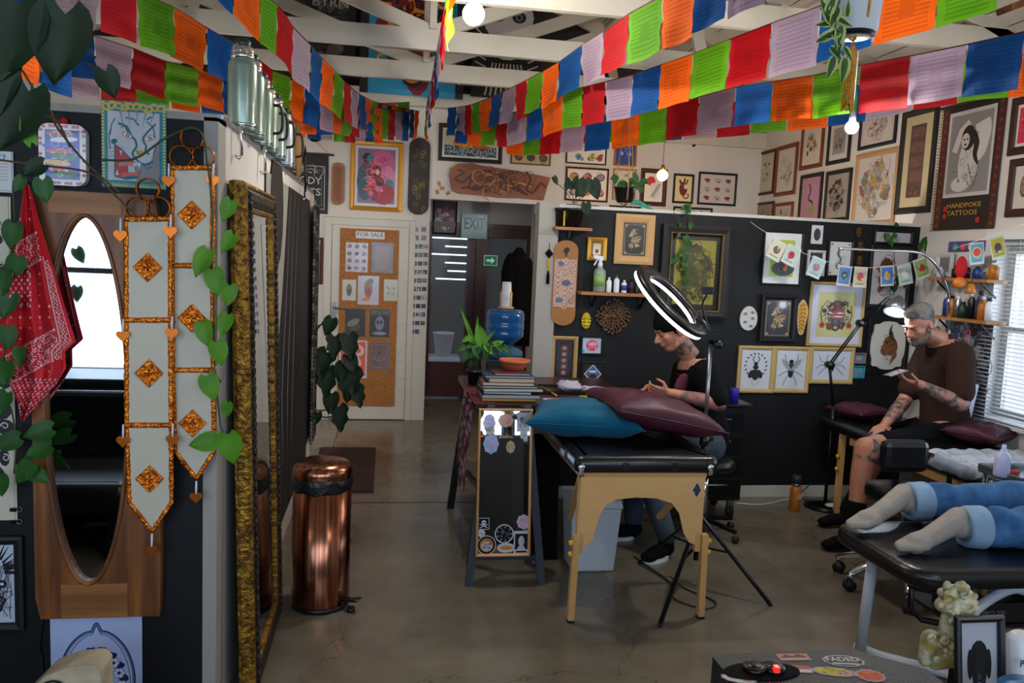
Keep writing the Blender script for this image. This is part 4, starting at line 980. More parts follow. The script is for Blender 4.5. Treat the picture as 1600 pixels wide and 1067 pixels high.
g = MB(); g.tube([(oc.x+orx*1.03*cos(tau*i/72), LY-.038, oc.z+orz*1.01*sin(tau*i/72)) for i in range(73)], .007, 'door_panel_wood', 8, cap=False); g.build('beading', t)
g = MB(); g.slab([(orx*1.02*cos(tau*i/64), orz*1.01*sin(tau*i/64)) for i in range(64)], (oc.x, LY-.018, oc.z), (1, 0, 0), (0, 0, 1), .004, 'mirror'); g.build('mirror_glass', t)

# two long mirrored hangings edged with copper foil
def hanging(name_label, xs, ys, pts_y, dia, off):
    """xs = (left,right) pixels, ys = top and panel seams, shoulder, tip"""
    xl, xr = xs; T, S1, S2, SH, TIP = ys; P = lambda px, py: LW(px, py, off)
    cx = (xl+xr)/2; t = thing('mirror_hanging', P(cx, TIP), name_label, 'wall hanging')
    dz = .012
    for a, b in ((T, S1), (S1, S2)):
        g = MB(); q = [P(xl, a), P(xr, a), P(xr+1, b), P(xl+1, b)]
        g.add(q+[v+Vector((0, .006, 0)) for v in q], [(0, 3, 2, 1), (0, 1, 5, 4), (1, 2, 6, 5), (2, 3, 7, 6), (3, 0, 4, 7)], 'silver_foil'); g.build('panel', t)
    g = MB(); q = [P(xl+1, S2), P(xr+1, S2), P(xr+2, SH), P(cx+6, TIP), P(xl+5, SH)]
    g.add(q+[v+Vector((0, .006, 0)) for v in q], [(0, 4, 3, 2, 1)]+[(i, (i+1) % 5, 5+(i+1) % 5, 5+i) for i in range(5)], 'silver_foil'); g.build('panel', t)
    g = MB(); path = [P(xl, T), P(xl, S1), P(xl+1, S2), P(xl+5, SH), P(cx+6, TIP), P(xr+2, SH), P(xr+1, S2), P(xr, S1), P(xr, T)]
    dense = []
    for a, b in zip(path, path[1:]):
        n = max(2, int((b-a).length/.008)); dense += [a.lerp(b, i/n) for i in range(n)]
    dense.append(path[-1]); rnd = random.Random(int(xl)); g.tube(dense, [.0075+rnd.uniform(-.0016, .0016) for _ in dense], 'copper_foil', 7, flat=.6)
    for y_ in (T, S1, S2): g.tube([P(xl-1, y_).lerp(P(xr+1, y_), i/14)+Vector((0, -.003, 0)) for i in range(15)], [.009+rnd.uniform(-.001, .001) for _ in range(15)], 'copper_foil', 8)
    g.build('foil_edging', t)
    for px, py in dia:
        c = P(px, py)+Vector((0, -.004, 0)); g = MB(); s = .042
        g.slab([(s, 0), (0, s*1.05), (-s, 0), (0, -s*1.05)], c+Vector((0, .004, 0)), (1, 0, 0), (0, 0, 1), .003, 'copper_foil')
        for k, r in ((0, s), (1, s*.66)):
            q = [c+Vector((r, 0, 0)), c+Vector((0, 0, r*1.05)), c+Vector((-r, 0, 0)), c+Vector((0, 0, -r*1.05))]; g.tube(q+[q[0], q[1]], .0035, 'copper_foil', 6, cap=False)
        for k in range(4): a_ = tau*k/4+tau/8; g.torus(c+Vector((s*.27*cos(a_), 0, s*.27*sin(a_))), s*.2, .0028, 'copper_foil', 12, 5, axis=(0, 1, 0))
        for k in range(4): a_ = tau*k/4; g.torus(c+Vector((s*.45*cos(a_), 0, s*.45*sin(a_))), s*.13, .0024, 'copper_foil', 10, 5, axis=(0, 1, 0))
        g.build('diamond_ornament', t)
    def heart(px, py, s=.021, string=True):
        c = P(px, py)+Vector((0, -.012, 0)); g = MB(); pts = []
        for i in range(26):
            q = tau*i/26; pts.append((s*.062*16*sin(q)**3, s*.062*(13*cos(q)-5*cos(2*q)-2*cos(3*q)-cos(4*q))))
        g.slab(pts, c, (1, 0, 0), (0, 0, 1), .003, 'amber_copper'); o = g.build('heart_charm', t)
        if string: g = MB(); g.tube([c+Vector((0, 0, s*.5)), c+Vector((0, .004, s*2.6))], .0035, 'white_plastic', 6); g.build('beads', o)
    for (px, py) in pts_y: heart(px, py)
    heart(cx+7, TIP+27)
    for dx, dy in ((0, -46), (-17, -17), (17, -17)):
        g = MB(); c = P(cx+dx, T+dy); g.lathe(c+Vector((0, .012, 0)), [(.036, 0), (.036, .022), (.0325, .022), (.0325, 0), (.036, 0)], 'amber_copper', 28, axis=(0, -1, 0), caps=False); g.build('copper_ring', t)
    return t
hanging('long pointed silver hanging edged in copper foil, lower and left one over the mirror', (197, 266), (342, 500, 664, 785, 830), ((190, 368), (268, 362), (194, 524), (270, 520), (194, 688), (271, 686)), ((231, 418), (233, 583), (234, 748)), .075)
hanging('long pointed silver hanging edged in copper foil, higher and right one near the corner', (269, 332), (262, 415, 578, 706, 748), ((265, 283), (334, 283), (337, 597)), ((300, 336), (300, 497), (301, 661)), .045)

# tiger drawing with teal and yellow border
def art_tiger(A):
    A.rect(-.5, -.5, .5, .5, '#27808a')
    rnd = random.Random(2)
    for k in range(26):
        s = -.46+.037*k
        for q in (-.47, .47): A.pol([(q-.03, s), (q+.03, s), (q, s+.03)], '#c8b860')
        A.pol([(s, -.49), (s+.03, -.49), (s+.015, -.44)], '#c8b860')
    for k in range(10): A.curl(-.42+.093*k, .435, .07, rnd, '#b8a850', .05)
    A.rect(-.4, -.42, .4, .38, '#b4b6bc'); A.pol([(.05, -.42), (.4, -.42), (.4, .1), (.25, -.2), (.0, -.25)], '#7c7c7e')
    T_ = '#1d6474'
    A.line([(-.24, .24), (-.14, .22), (-.06, .12), (.02, .06), (.04, -.02), (-.02, -.1), (.06, -.18), (.16, -.22), (.3, -.18)], .034, T_); A.line([(.34, .26), (.24, .18), (.14, .08), (.19, .0), (.18, -.06), (.24, -.1)], .03, T_)
    A.line([(-.2, .2), (-.1, .22), (-.02, .1)], .02, T_); A.line([(.2, .28), (.3, .22), (.33, .1)], .02, T_); A.line([(-.12, .31), (0, .3), (.08, .23)], .025, T_); A.line([(.2, .3), (.28, .34)], .025, T_); A.line([(-.36, .1), (-.34, .22), (-.28, .3)], .018, T_)
    for x, y, q in ((-.1, .11, -.35), (.24, .09, .35)): A.ell(x, y, .085, .035, '#b4602c', q); A.ell(x, y, .07, .027, '#c4c6ca', q); A.disc(x+.01, y, .03, T_); A.disc(x+.01, y, .012, '#c8ccd0')
    A.ell(.1, -.09, .075, .035, '#b4984c', -.35); A.line([(.04, -.06), (.1, -.13), (.16, -.09)], .016, '#8c5a2c'); A.ell(-.3, .03, .05, .03, T_, .4)
    A.pol([(-.3, .0), (-.2, -.04), (-.08, -.13), (.02, -.2), (-.04, -.24), (-.1, -.22), (-.08, -.33), (.04, -.34), (.12, -.29), (.06, -.39), (-.12, -.41), (-.3, -.38)], T_)
    A.pol([(-.28, -.02), (-.2, -.06), (-.1, -.14), (0, -.2), (-.05, -.22), (-.12, -.2), (-.1, -.34), (-.14, -.39), (-.28, -.37)], '#b0444a')
    A.pol([(-.24, -.26), (-.1, -.24), (0, -.25), (.02, -.21), (-.1, -.2), (-.22, -.2)], '#c4706c'); A.pol([(-.2, -.38), (-.06, -.36), (.06, -.36), (.09, -.31), (-.04, -.32), (-.18, -.33)], '#c86054')
    for x, y, l in ((.08, -.2, .08), (-.2, -.07, .06), (-.26, -.36, -.07), (.0, -.21, .04)): A.pol([(x-.02, y), (x+.025, y), (x+.005, y-l)], '#c8ccd0')
    for pts_ in (((.14, -.2), (.2, -.27), (.28, -.24)), ((-.36, -.06), (-.38, .1), (-.34, .2)), ((.3, -.1), (.35, .02))): A.line(list(pts_), .016, T_)
    for k in range(4): A.line([(-.15, -.03-.02*k), (-.42, .02-.06*k)], .004, '#3a3c40')
    for k in range(5): A.line([(-.2+.13*k, .38), (-.16+.1*k, .22)], [.03, .005], '#8a8e94')
C, U, V, w, h = wall_rect(160, 160, 261, 294, FW)
g = MB(); A = sheet(g, C+Vector((0, -.006, 0)), U, V, w, h, '#27808a', 'paint'); art_tiger(A); tag(g.build('tiger_drawing'), 'drawing of a roaring white tiger with teal and yellow border', 'drawing')
# glossy patterned tin
C, U, V, w, h = wall_rect(67, 196, 140, 291, FW); t = thing('decorative_tin', C-V*h/2, 'glossy multicoloured tin with red and white border left of the tiger drawing', 'tin'); rnd = random.Random(6)
pts = []
for k, (sx, sy) in enumerate(((1, 1), (-1, 1), (-1, -1), (1, -1))):
    for i in range(5): a = pi/2*k+pi/8*i; pts.append((sx*(w/2-.03)+.03*cos(a), sy*(h/2-.03)+.03*sin(a)))
g = MB(); g.slab(pts, C+Vector((0, -.002, 0)), U, V, .03, 'gloss_paint', '#c8c4c0'); A = Art(g, C+Vector((0, -.032, 0)), U, V, w, h, 'gloss_paint')
for k in range(44):
    a = tau*k/44; x, y = .46*max(-1, min(1, 1.3*cos(a))), .46*max(-1, min(1, 1.3*sin(a))); A.disc(x, y, .04, '#a81c20' if k % 3 else '#c8c4c0', 8)
A.rect(-.36, -.4, .36, .4, '#123a9c')
for k, c in enumerate(('#b02818', '#d0d0d0', '#1c48b8', '#b8502c', '#2c6a3c', '#d0a030', '#b01c24', '#3c6a2c')): A.ell(-.05+.1*sin(k*2), .34-.095*k, .3, .045, c, .1*sin(k)); A.sketch([c, '#d8d0c0'], k, 5, rx=.3, ry=.05, cy=.34-.095*k)
g.build('body', t); g = MB(); g.ball(C+V*(h/2-.0)+Vector((0, -.016, .01)), .012, 'red_cloth'); g.build('hook_bead', t)
# paper notice and scroll at the far left edge
card(wall_rect(-40, 236, 23, 300, FW), 'white printed notice at the left photo edge above the bandana', '#b8bab8', lambda A: (A.line([(-.5, -.46), (.47, -.46), (.47, .5)], .02, '#2c7c80'), [A.line([(-.3, .2-.08*k), (.38, .2-.08*k)], .012, '#6a6c70') for k in range(6)], A.curl(.2, .36, .1, random.Random(1), '#2c7c80', .04)), 'paper_notice', 'notice', .006)
C, U, V, w, h = wall_rect(-60, 306, 23, 812, FW); t = thing('hanging_scroll', C-V*h/2, 'pale paper scroll with black blotches at the left photo edge', 'scroll')
g = MB(); A = sheet(g, C+Vector((0, -.004, 0)), U, V, w, h, '#b8b2a0', 'paint'); rnd = random.Random(3)
A.line([(.46, -.5), (.46, .5)], .01, '#7c7458')
for k in range(18): A.ell(.22+rnd.uniform(-.1, .12), .42-.048*k, rnd.uniform(.08, .2), rnd.uniform(.015, .03), '#16171a', rnd.uniform(-.5, .5), 9)
for k in range(8): A.curl(.3, .3-.1*k, .08, rnd, '#8c8a5c' if k < 3 else '#b8b2a0', .03)
g.build('sheet', t)
for py in (796, 815):
    g = MB(); c = LW(21, py, .008); g.box(c, (.018, .012, .012), 'black_metal'); g.torus(c+Vector((.018, 0, 0)), .008, .0012, 'steel', 14, 5, axis=(0, 1, 0)); g.build('binder_clip', t)
# framed print lower left
def art_face(A):
    A.rect(-.5, -.5, .5, .5, '#a8b4c4'); rnd = random.Random(4)
    for k in range(26): a = rnd.uniform(-.2, 1.8); A.line([(.1+.2*cos(a), .15+.2*sin(a)), (.1+.45*cos(a), .15+.42*sin(a))], [.05, .01], '#14161a')
    for k in range(40): A.line([(rnd.uniform(-.1, .45), rnd.uniform(-.45, .3))]*1+[(rnd.uniform(-.1, .45), rnd.uniform(-.45, .3))], [.015, .004], '#1c1e24')
    A.ell(.25, 0, .1, .05, '#14161a'); A.ell(.25, 0, .04, .02, '#a8b4c4'); A.line([(.1, -.1), (.3, -.2), (.2, -.35)], .05, '#14161a')
picture(wall_rect(-70, 836, 40, 984, FW), 'black framed bold ink face print at the lower left photo edge', '#0a0b0e', .03, None, 0, art_face, '#a8b4c4')
# blue and white bird poster
def art_bird(A):
    B = '#141c5c'; L_ = '#5c7c9c'
    A.rect(-.5, -.5, .5, .5, '#a4b4dc'); n = 26
    out = [(-.41+.0*i, -.5) for i in range(1)]+[(.41*cos(pi-pi*i/n), .02+.36*sin(pi*i/n)+(.05 if i == n//2 else 0)) for i in range(n+1)]+[(.41, -.5)]
    A.line(out, .035, B); A.line([(x*.985, y-.003) for x, y in out], .014, L_); A.line([(x*.9, y-.02) for x, y in out], .008, B)
    for k in range(9):
        a = pi*(.02+.96*k/8); x, y = .27*cos(a), -.02+.24*sin(a)
        for s in (-1, 1): A.ell(x+.07*cos(a+s*1.2), y+.05*sin(a+s*1.2), .06, .022, B, a+s*.8)
        A.flower(x, y, .062, '#c4d0ec', B, 6, B)
    A.ell(.03, .02, .1, .1, B, .5); A.line([(.05, .02), (.12, -.12), (.1, -.3), (.14, -.48)], [.2, .2, .16, .1], B)
    for k in range(14): A.ell(.06+.08*sin(k*2.1), -.02-.03*k, .008, .008, '#c4d0ec')
    A.line([(-.12, .0), (-.05, .06), (.02, .04)], .05, L_); A.ell(-.12, -.02, .06, .03, L_)
    for k in range(5): A.line([(-.02, -.15-.05*k), (-.2, -.1-.07*k)], [.03, .01], B)
C, U, V, w, h = wall_rect(81, 957, 223, 1180, FW); t = thing('bird_poster', C-V*h/2, 'white poster with blue flower arch and bird below the oval mirror', 'poster')
g = MB(); A = sheet(g, C+Vector((0, -.003, 0)), U, V, w, h, '#a4b4dc'); art_bird(A); g.build('sheet', t)
for sx in (-1, 1): g = MB(); g.cyl(C+U*(sx*(w/2-.008))+V*(h/2-.01)+Vector((0, -.004, 0)), C+U*(sx*(w/2-.008))+V*(h/2-.01)+Vector((0, -.009, 0)), .005, 'steel', n=10); g.build('drawing_pin', t)
g = MB(); g.tube(spline([LW(70, 955, .01), LW(63, 985, .015), LW(62, 1020, .012), LW(67, 1080, .01), LW(70, 1500, .01)], 6), .004, 'cable'); tag(g.build('power_cable'), 'dark cable hanging down the black wall left of the bird poster', 'cable')

# red paisley bandana
rows = ((288, 37, 45), (310, 34, 52), (340, 30, 60), (400, 16, 78), (460, 2, 95), (505, -8, 109), (533, -14, 118), (549, -16, 101), (575, -4, 103), (600, 16, 88), (630, 29, 62), (657, 34, 38))
g = MB(); NX, NY = 84, 190; vs, cs = [], []
def bcol(u, v, px, py):
    red, wh = '#b80f1c', '#d0a4aa'
    q = (px*.86+py*.5) % 62; b = (py*.86-px*.5+30)
    e = min(u, 1-u)
    if .80 < u < .83 and .3 < v < .75 or .93 < u < .945 and .35 < v < .74: return wh
    if .84 < u < .92 and .32 < v < .74 and (int(py/3)+int(px/3)) % 2: return wh
    d = abs(((px*.5+py*.9) % 150)-75)
    if u < .78 and d < 20 and sin(px*.9+2*sin(py*.35))*cos(py*.8+2*sin(px*.3)) > .25: return wh
    if u < .78 and 20 <= d < 22: return wh
    if u < .78 and d > 30 and (px % 15 < 2.5) and (py % 17 < 3): return wh
    if .35 < v < .52 and .1 < u < .5 and sin(px*.7)*sin(py*.5) > .45: return wh
    if v > .82 and sin(px*.8+py*.3)*cos(py*.7) > .35: return wh
    return red
for j in range(NY+1):
    v = j/NY; y = 288+v*369
    for a, b in zip(rows, rows[1:]):
        if a[0] <= y <= b[0]+.001: q = (y-a[0])/(b[0]-a[0]); xl, xr = a[1]+(b[1]-a[1])*q, a[2]+(b[2]-a[2])*q; break
    for i in range(NX+1):
        u = i/NX; px = xl+(xr-xl)*u; fold = .018*sin(u*9+v*2)+.010*sin(u*21-v*4); dep = .075+fold*min(1, v*2.5+.25)
        vs.append(LW(px, y, dep)); cs.append((u, v, px, y))
for j in range(NY):
    for i in range(NX):
        k = j*(NX+1)+i; g.add([vs[k], vs[k+NX+1], vs[k+NX+2], vs[k+1]], [(0, 1, 2, 3)], 'paint', bcol(*cs[k]), True)
t = thing('bandana', LW(60, 655, .07), 'red bandana with white paisley pattern hanging over the mirror panel edge', 'bandana')
o = g.build('cloth', t); sm = o.modifiers.new('thickness', 'SOLIDIFY'); sm.thickness = .0015; wl = o.modifiers.new('weld', 'WELD'); wl.merge_threshold = .0002
g = MB(); g.cyl(LW(41, 285, 0), LW(41, 285, .1), .004, 'steel', n=8); g.build('hook', t)

# trailing plants
WL = lambda off: {'y': LY-off}
t = thing('philodendron', at(20, 170, y=2.3), 'large dark leaved climbing plant in the upper left corner', 'plant')
NR = {'y': 2.15}
for px, py, s, ang, wd, m in ((92, 78, .26, 8, .84, 'leaf_dark'), (8, 70, .30, 12, .9, 'leaf_dark'), (18, 190, .25, 25, .85, 'leaf_dark'), (172, 133, .105, -20, .85, 'leaf_dark'), (-10, 130, .24, -10, .9, 'leaf_dark'), (50, 265, .085, 60, .85, 'leaf_dark'), (70, 300, .085, -10, .85, 'leaf'), (28, 290, .06, 30, .8, 'leaf'), (40, 200, .1, 160, .5, 'leaf_bright'), (60, 178, .08, 15, .5, 'leaf')):
    g = MB(); p = at(px, py, **NR); a = radians(ang); d = Vector((-sin(a), -.1, -cos(a))); s *= .66; leaf(g, p-d*s*.5, d, (.1, -1, .3), s, s*wd, m, .12, .2); g.build('leaf', t)
for pts in (((35, 110), (60, 150), (80, 175), (90, 200), (135, 255), (185, 300)), ((0, 250), (60, 258), (140, 270), (180, 305), (205, 330)), ((135, 97), (150, 107), (165, 115)), ((50, 130), (52, 180), (85, 185), (110, 230)), ((20, 28), (55, 28), (90, 20)), ((160, 250), (210, 248), (260, 215), (300, 200), (318, 215), (324, 260))):
    g = MB(); g.tube(spline([at(px, py, y=2.62) for px, py in pts], 5), .0035, 'brown_stem' if pts[0][0] < 60 else 'stem', 6); g.build('stem', t)
def vine(name_, label, leaves, stem, off, seed, m='leaf_bright'):
    t = thing('pothos_vine', LW(stem[-1][0], stem[-1][1], off), label, 'plant')
    foliage(t, [(px, py, s, ang, WL(off+.02)) for px, py, s, ang in leaves], m, seed)
    g = MB(); g.tube(spline([LW(px, py, off) for px, py in stem], 5), .003, 'stem', 6); g.build('stem', t)
vine('', 'green pothos vine trailing down right of the two silver hangings', ((354, 330, .07, 20), (354, 381, .07, 35), (314, 413, .09, 25), (337, 443, .085, -10), (357, 463, .07, 5, ), (350, 509, .075, 20), (321, 524, .08, -15), (343, 554, .08, -15), (330, 608, .085, -20), (354, 642, .055, 10), (361, 703, .105, -10), (315, 692, .085, 80)),
     ((324, 250), (332, 330), (331, 400), (334, 470), (335, 560), (340, 620), (345, 665), (352, 690)), .07, 3)
vine('', 'green pothos vine trailing down the left photo edge below the notice', ((18, 370, .08, 10), (22, 420, .075, 20), (3, 445, .08, 10), (4, 632, .075, 20), (56, 676, .085, 75), (58, 706, .085, 65), (36, 740, .085, 40), (64, 745, .065, -60), (8, 692, .08, 70), (12, 530, .07, 0), (8, 585, .08, 10), (30, 560, .06, 0), (10, 480, .08, 15), (2, 760, .07, 0)),
     ((20, 290), (22, 360), (10, 440), (8, 520), (5, 600), (20, 650), (25, 700), (22, 740)), .085, 5, 'leaf')

# canvas bag at the bottom edge
g = MB(); p = at(118, 1062, y=2.35)
t = thing('canvas_bag', p+Vector((0, 0, -.12)), 'stained cream canvas bag at the bottom left in front of the poster', 'bag')
prof = [(-.15, -.3), (-.12, -.02), (-.06, .045), (.0, .068), (.07, .075), (.088, .05), (.09, -.3)]
g.slab([(a, b) for a, b in prof], p+Vector((0, .06, 0)), (1, 0, 0), (0, 0, 1), .12, 'canvas'); g.build('body', t, bevel=.02)
g = MB(); g.tube(spline([p+Vector((-.15, -.07, -.2)), p+Vector((-.1, -.075, -.02)), p+Vector((-.02, -.07, .03)), p+Vector((.05, -.065, -.1))], 6), .006, 'black_leather'); g.build('strap', t)
g = MB(); g.lathe(p+Vector((.04, -.066, -.02)), [(.014, 0), (.014, .004), (.006, .006), (0, .006)], 'black_metal', 16, axis=(0, -1, 0)); g.build('eyelet', t)
# stool carrying the bag
t = thing('stool', (p.x, p.y, 0), 'low dark stool carrying the canvas bag, mostly below the photo edge', 'stool')
zt = p.z-.3; g = MB(); g.span((p.x-.18, p.y-.18, zt-.03), (p.x+.18, p.y+.18, zt), 'dark_wood'); g.build('seat', t, bevel=.006)
for sx in (-1, 1):
    for sy in (-1, 1): g = MB(); g.bar((p.x+sx*.15, p.y+sy*.15, 0), (p.x+sx*.14, p.y+sy*.14, zt-.03), .03, .03, 'dark_wood'); g.build('leg', t)

# vacuum flasks on the wall top
def flask(x, y, s, label, lid='dark_green', body='green_flask', handle=True):
    z = LZ+.0135; t = thing('vacuum_flask', (x, y, z), label, 'flask')
    g = MB(); g.lathe((x, y, z), [(r*s, h*s) for r, h in ((.046, 0), (.05, .004), (.052, .02), (.052, .235), (.049, .25), (.04, .262), (.038, .265))], body, 28); g.build('body', t)
    g = MB(); g.lathe((x, y, z), [(r*s, h*s) for r, h in ((.0535, .018), (.0535, .026), (.0525, .03))], 'chrome', 28); g.build('steel_band', t); g = MB(); g.lathe((x, y, z), [(r*s, h*s) for r, h in ((.041, .262), (.042, .275), (.039, .28), (.041, .287), (.038, .305), (.03, .31))], 'chrome', 28); g.build('steel_neck', t)
    g = MB(); g.lathe((x, y, z), [(r*s, h*s) for r, h in ((.026, .309), (.028, .315), (.028, .33), (.02, .336), (0, .337))], lid, 20); g.build('stopper', t)
    if handle: g = MB(); g.tube(spline([(x+.05*s, y+.01, z+.2*s), (x+.085*s, y+.02, z+.19*s), (x+.088*s, y+.02, z+.09*s), (x+.05*s, y+.01, z+.07*s)], 5), .007*s, 'black_plastic', 8); g.build('handle', t)
for px, sc_, lb, kw in ((379, 1.02, 'green steel vacuum flask, nearest and largest in the row on the wall top', dict(handle=False)), (393, 1.0, 'green steel flask, second in the row, half hidden by the nearest one', dict(handle=False)),
                        (409, .95, 'green steel flask, third in the row on the wall top', {}), (419, .93, 'green steel flask with dark lid, fourth in the row on the wall top', {}),
                        (432, .95, 'green steel flask with black handle, fifth in the row on the wall top', {}), (448, .95, 'pale steel flask, farthest in the row on the wall top', dict(body='steel'))):
    flask(-.555, at(px, 150, x=-.555).y, sc_, lb, **kw)
for k, yy in enumerate((3.05, 3.62, 5.3)):
    g = MB(); g.tube([(LX+.0, yy, LZ+.02), (LX+.028, yy, LZ+.02), (LX+.03, yy, LZ-.09)], .006, 'chrome', 8); g.tube([(LX+.03, yy, LZ-.09), (LX+.02, yy, LZ-.1), (LX+.008, yy, LZ-.09)], .006, 'chrome', 8)
    tag(g.build('metal_clip'), 'chrome clip hooked over the wall top, %s' % ('nearest the corner' if k == 0 else 'above the gilt mirror' if k == 1 else 'farthest back'), 'clip')

# gilt floor mirror leaning on the white side of the wall
MY0, MY1, MH = 2.93, 3.66, 1.93
B0, B1 = Vector((-.455, 0, .01)), Vector((-.505, 0, MH)); Vm = (B1-B0).normalized(); Um = Vector((0, 1, 0)); Nm = Um.cross(Vm)  # +X side
if Nm.x < 0: Nm = -Nm
Cm = (B0+B1)/2+Vector((0, (MY0+MY1)/2, 0)); mw, mh = MY1-MY0, (B1-B0).length
t = thing('floor_mirror', (B0.x, (MY0+MY1)/2, 0), 'tall gilt framed mirror leaning against the white wall end', 'mirror')
def mbars(g, w, h, prof, m):
    vs, k = [], len(prof)
    for sx, sy in ((-1, -1), (1, -1), (1, 1), (-1, 1)):
        for i, j in prof: vs.append(Cm+Um*(sx*(w/2-i))+Vm*(sy*(h/2-i))+Nm*j)
    g.add(vs, [(q*k+i, ((q+1) % 4)*k+i, ((q+1) % 4)*k+i+1, q*k+i+1) for q in range(4) for i in range(k-1)], m)
g = MB(); mbars(g, mw, mh, [(0, -.045), (-.004, -.03), (-.002, 0), (.004, .012), (.014, .014), (.02, .006)], 'gold_leaf'); g.build('outer_moulding', t)
g = MB(); mbars(g, mw, mh, [(.02, .006), (.035, .02), (.06, .02), (.085, .008)], 'gold_dark')
rnd = random.Random(1)
for s in (-1, 1):
    for k in range(56):
        z = -mh/2+.05+(mh-.1)*k/55; c = Cm+Um*(s*(mw/2-.048))+Vm*z+Nm*.02; g.torus(c, .014, .005, 'gold_dark', 9, 5, axis=(1, 0, 0))
g.build('carved_frame', t)
g = MB(); mbars(g, mw, mh, [(.085, .008), (.09, .014), (.102, .012), (.106, 0)], 'gold_leaf'); g.build('gilt_slip', t)
g = MB(); g.slab([(-mw/2+.09, -mh/2+.09), (mw/2-.09, -mh/2+.09), (mw/2-.09, mh/2-.09), (-mw/2+.09, mh/2-.09)], Cm, Um, Vm, .002 if Um.cross(Vm).x > 0 else -.002, 'mirror'); g.build('mirror_glass', t)
g = MB(); g.slab([(-mw/2+.01, -mh/2+.01), (mw/2-.01, -mh/2+.01), (mw/2-.01, mh/2-.01), (-mw/2+.01, mh/2-.01)], Cm-Nm*.03, Um, Vm, .01, 'black_plastic'); g.build('back_board', t)
# mural cloth and patterned scarf farther along the wall
C = Vector((LX+.006, 4.85, 1.1)); g = MB(); A = sheet(g, C, (0, 1, 0), (0, 0, 1), 2.1, 1.9, '#0c0c0e', 'paint')
A.pol([(-.5, .5), (-.1, .5), (-.2, .2), (-.34, -.1), (-.4, -.5), (-.5, -.5)], '#8a8884'); A.ell(-.32, .42, .12, .16, '#1c1a18')
for k in range(7): A.line([(-.1+.05*k, .5), (-.16+.05*k, .2), (-.24+.06*k, -.1), (-.2+.05*k, -.3), (-.26+.06*k, -.5)], [.004, .008, .012, .006, .003], '#77757a' if k % 2 else '#1c1c1e')
tag(g.build('mural_cloth'), 'black and white cloth mural of flowing hair beyond the gilt mirror', 'wall cloth')
g = MB(); NJ, NI = 60, 16
for j in range(NJ):
    for i in range(NI):
        q = []
        for a, b in ((i, j), (i+1, j), (i+1, j+1), (i, j+1)): q.append((LX+.035+.014*sin(a*1.6), 5.9+.42*a/NI, 2.02-1.75*b/NJ))
        u, v = i/NI, j/NJ; c = '#55534f' if sin(u*14+2*sin(v*40))*sin(v*60+sin(u*9)) > .1 else '#1c1b1c'
        g.add(q, [(0, 1, 2, 3)], 'paint', c, True)
o = g.build('patterned_scarf'); tag(o, 'long grey and black patterned scarf hanging at the far wall end', 'scarf'); sm = o.modifiers.new('thickness', 'SOLIDIFY'); sm.thickness = .002
# copper pedal bin
bx, by = -.275, 3.79; t = thing('pedal_bin', (bx, by, 0), 'tall round copper pedal bin beside the gilt mirror', 'bin')
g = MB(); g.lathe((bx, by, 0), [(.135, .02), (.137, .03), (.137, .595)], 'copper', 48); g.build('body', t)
g = MB(); g.lathe((bx, by, 0), [(.13, .0), (.138, .003), (.138, .022), (.13, .024)], 'black_plastic', 48); g.build('base', t)
g = MB(); rnd = random.Random(5); pts = []
n = 48; vs = []
for (r, z) in ((.1375, .64), (.143, .632), (.142, .60), (.1385, .585)):
    for i in range(n): q = rnd.uniform(-.003, .003); vs.append((bx+(r+q)*cos(tau*i/n), by+(r+q)*sin(tau*i/n), z+q*2-(.012*abs(sin(i*.5)) if z < .59 else 0)))
g.add(vs, [(k*n+i, k*n+(i+1) % n, (k+1)*n+(i+1) % n, (k+1)*n+i) for k in range(3) for i in range(n)], 'bag_liner', None, True); g.build('bin_liner', t)
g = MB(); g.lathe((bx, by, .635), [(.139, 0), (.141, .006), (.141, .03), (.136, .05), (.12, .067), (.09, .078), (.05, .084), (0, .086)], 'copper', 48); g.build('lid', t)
g = MB(); g.bar((bx+.12, by-.07, .045), (bx+.185, by-.11, .06), .035, .012, 'black_plastic'); g.bar((bx+.175, by-.105, .063), (bx+.195, by-.115, .067), .035, .006, 'chrome'); g.lathe((bx+.15, by-.1, .0), [(.02, 0), (.02, .02), (0, .02)], 'black_plastic', 12); g.build('pedal', t)
# ------------------------------------------------------------------ prayer flag garlands
FLAGC = {'G': '#5f9e10', 'O': '#f0640c', 'B': '#0f4f94', 'P': '#a892a4', 'R': '#b00e18'}
FLAGD = {'G': '#4d8a10', 'O': '#d8560a', 'B': '#0d4484', 'P': '#9a8298', 'R': '#9c0c16'}
m = paint_mat('flag_cloth', .8); nt = m.node_tree; b_ = nt.nodes['Principled BSDF']; o_ = nt.nodes['Material Output']
tr_ = nt.nodes.new('ShaderNodeBsdfTranslucent'); mx_ = nt.nodes.new('ShaderNodeMixShader'); mx_.inputs[0].default_value = .42
at_ = [n for n in nt.nodes if n.type == 'ATTRIBUTE'][0]
nt.links.new(at_.outputs['Color'], tr_.inputs['Color']); nt.links.new(b_.outputs[0], mx_.inputs[1]); nt.links.new(tr_.outputs[0], mx_.inputs[2]); nt.links.new(mx_.outputs[0], o_.inputs['Surface'])

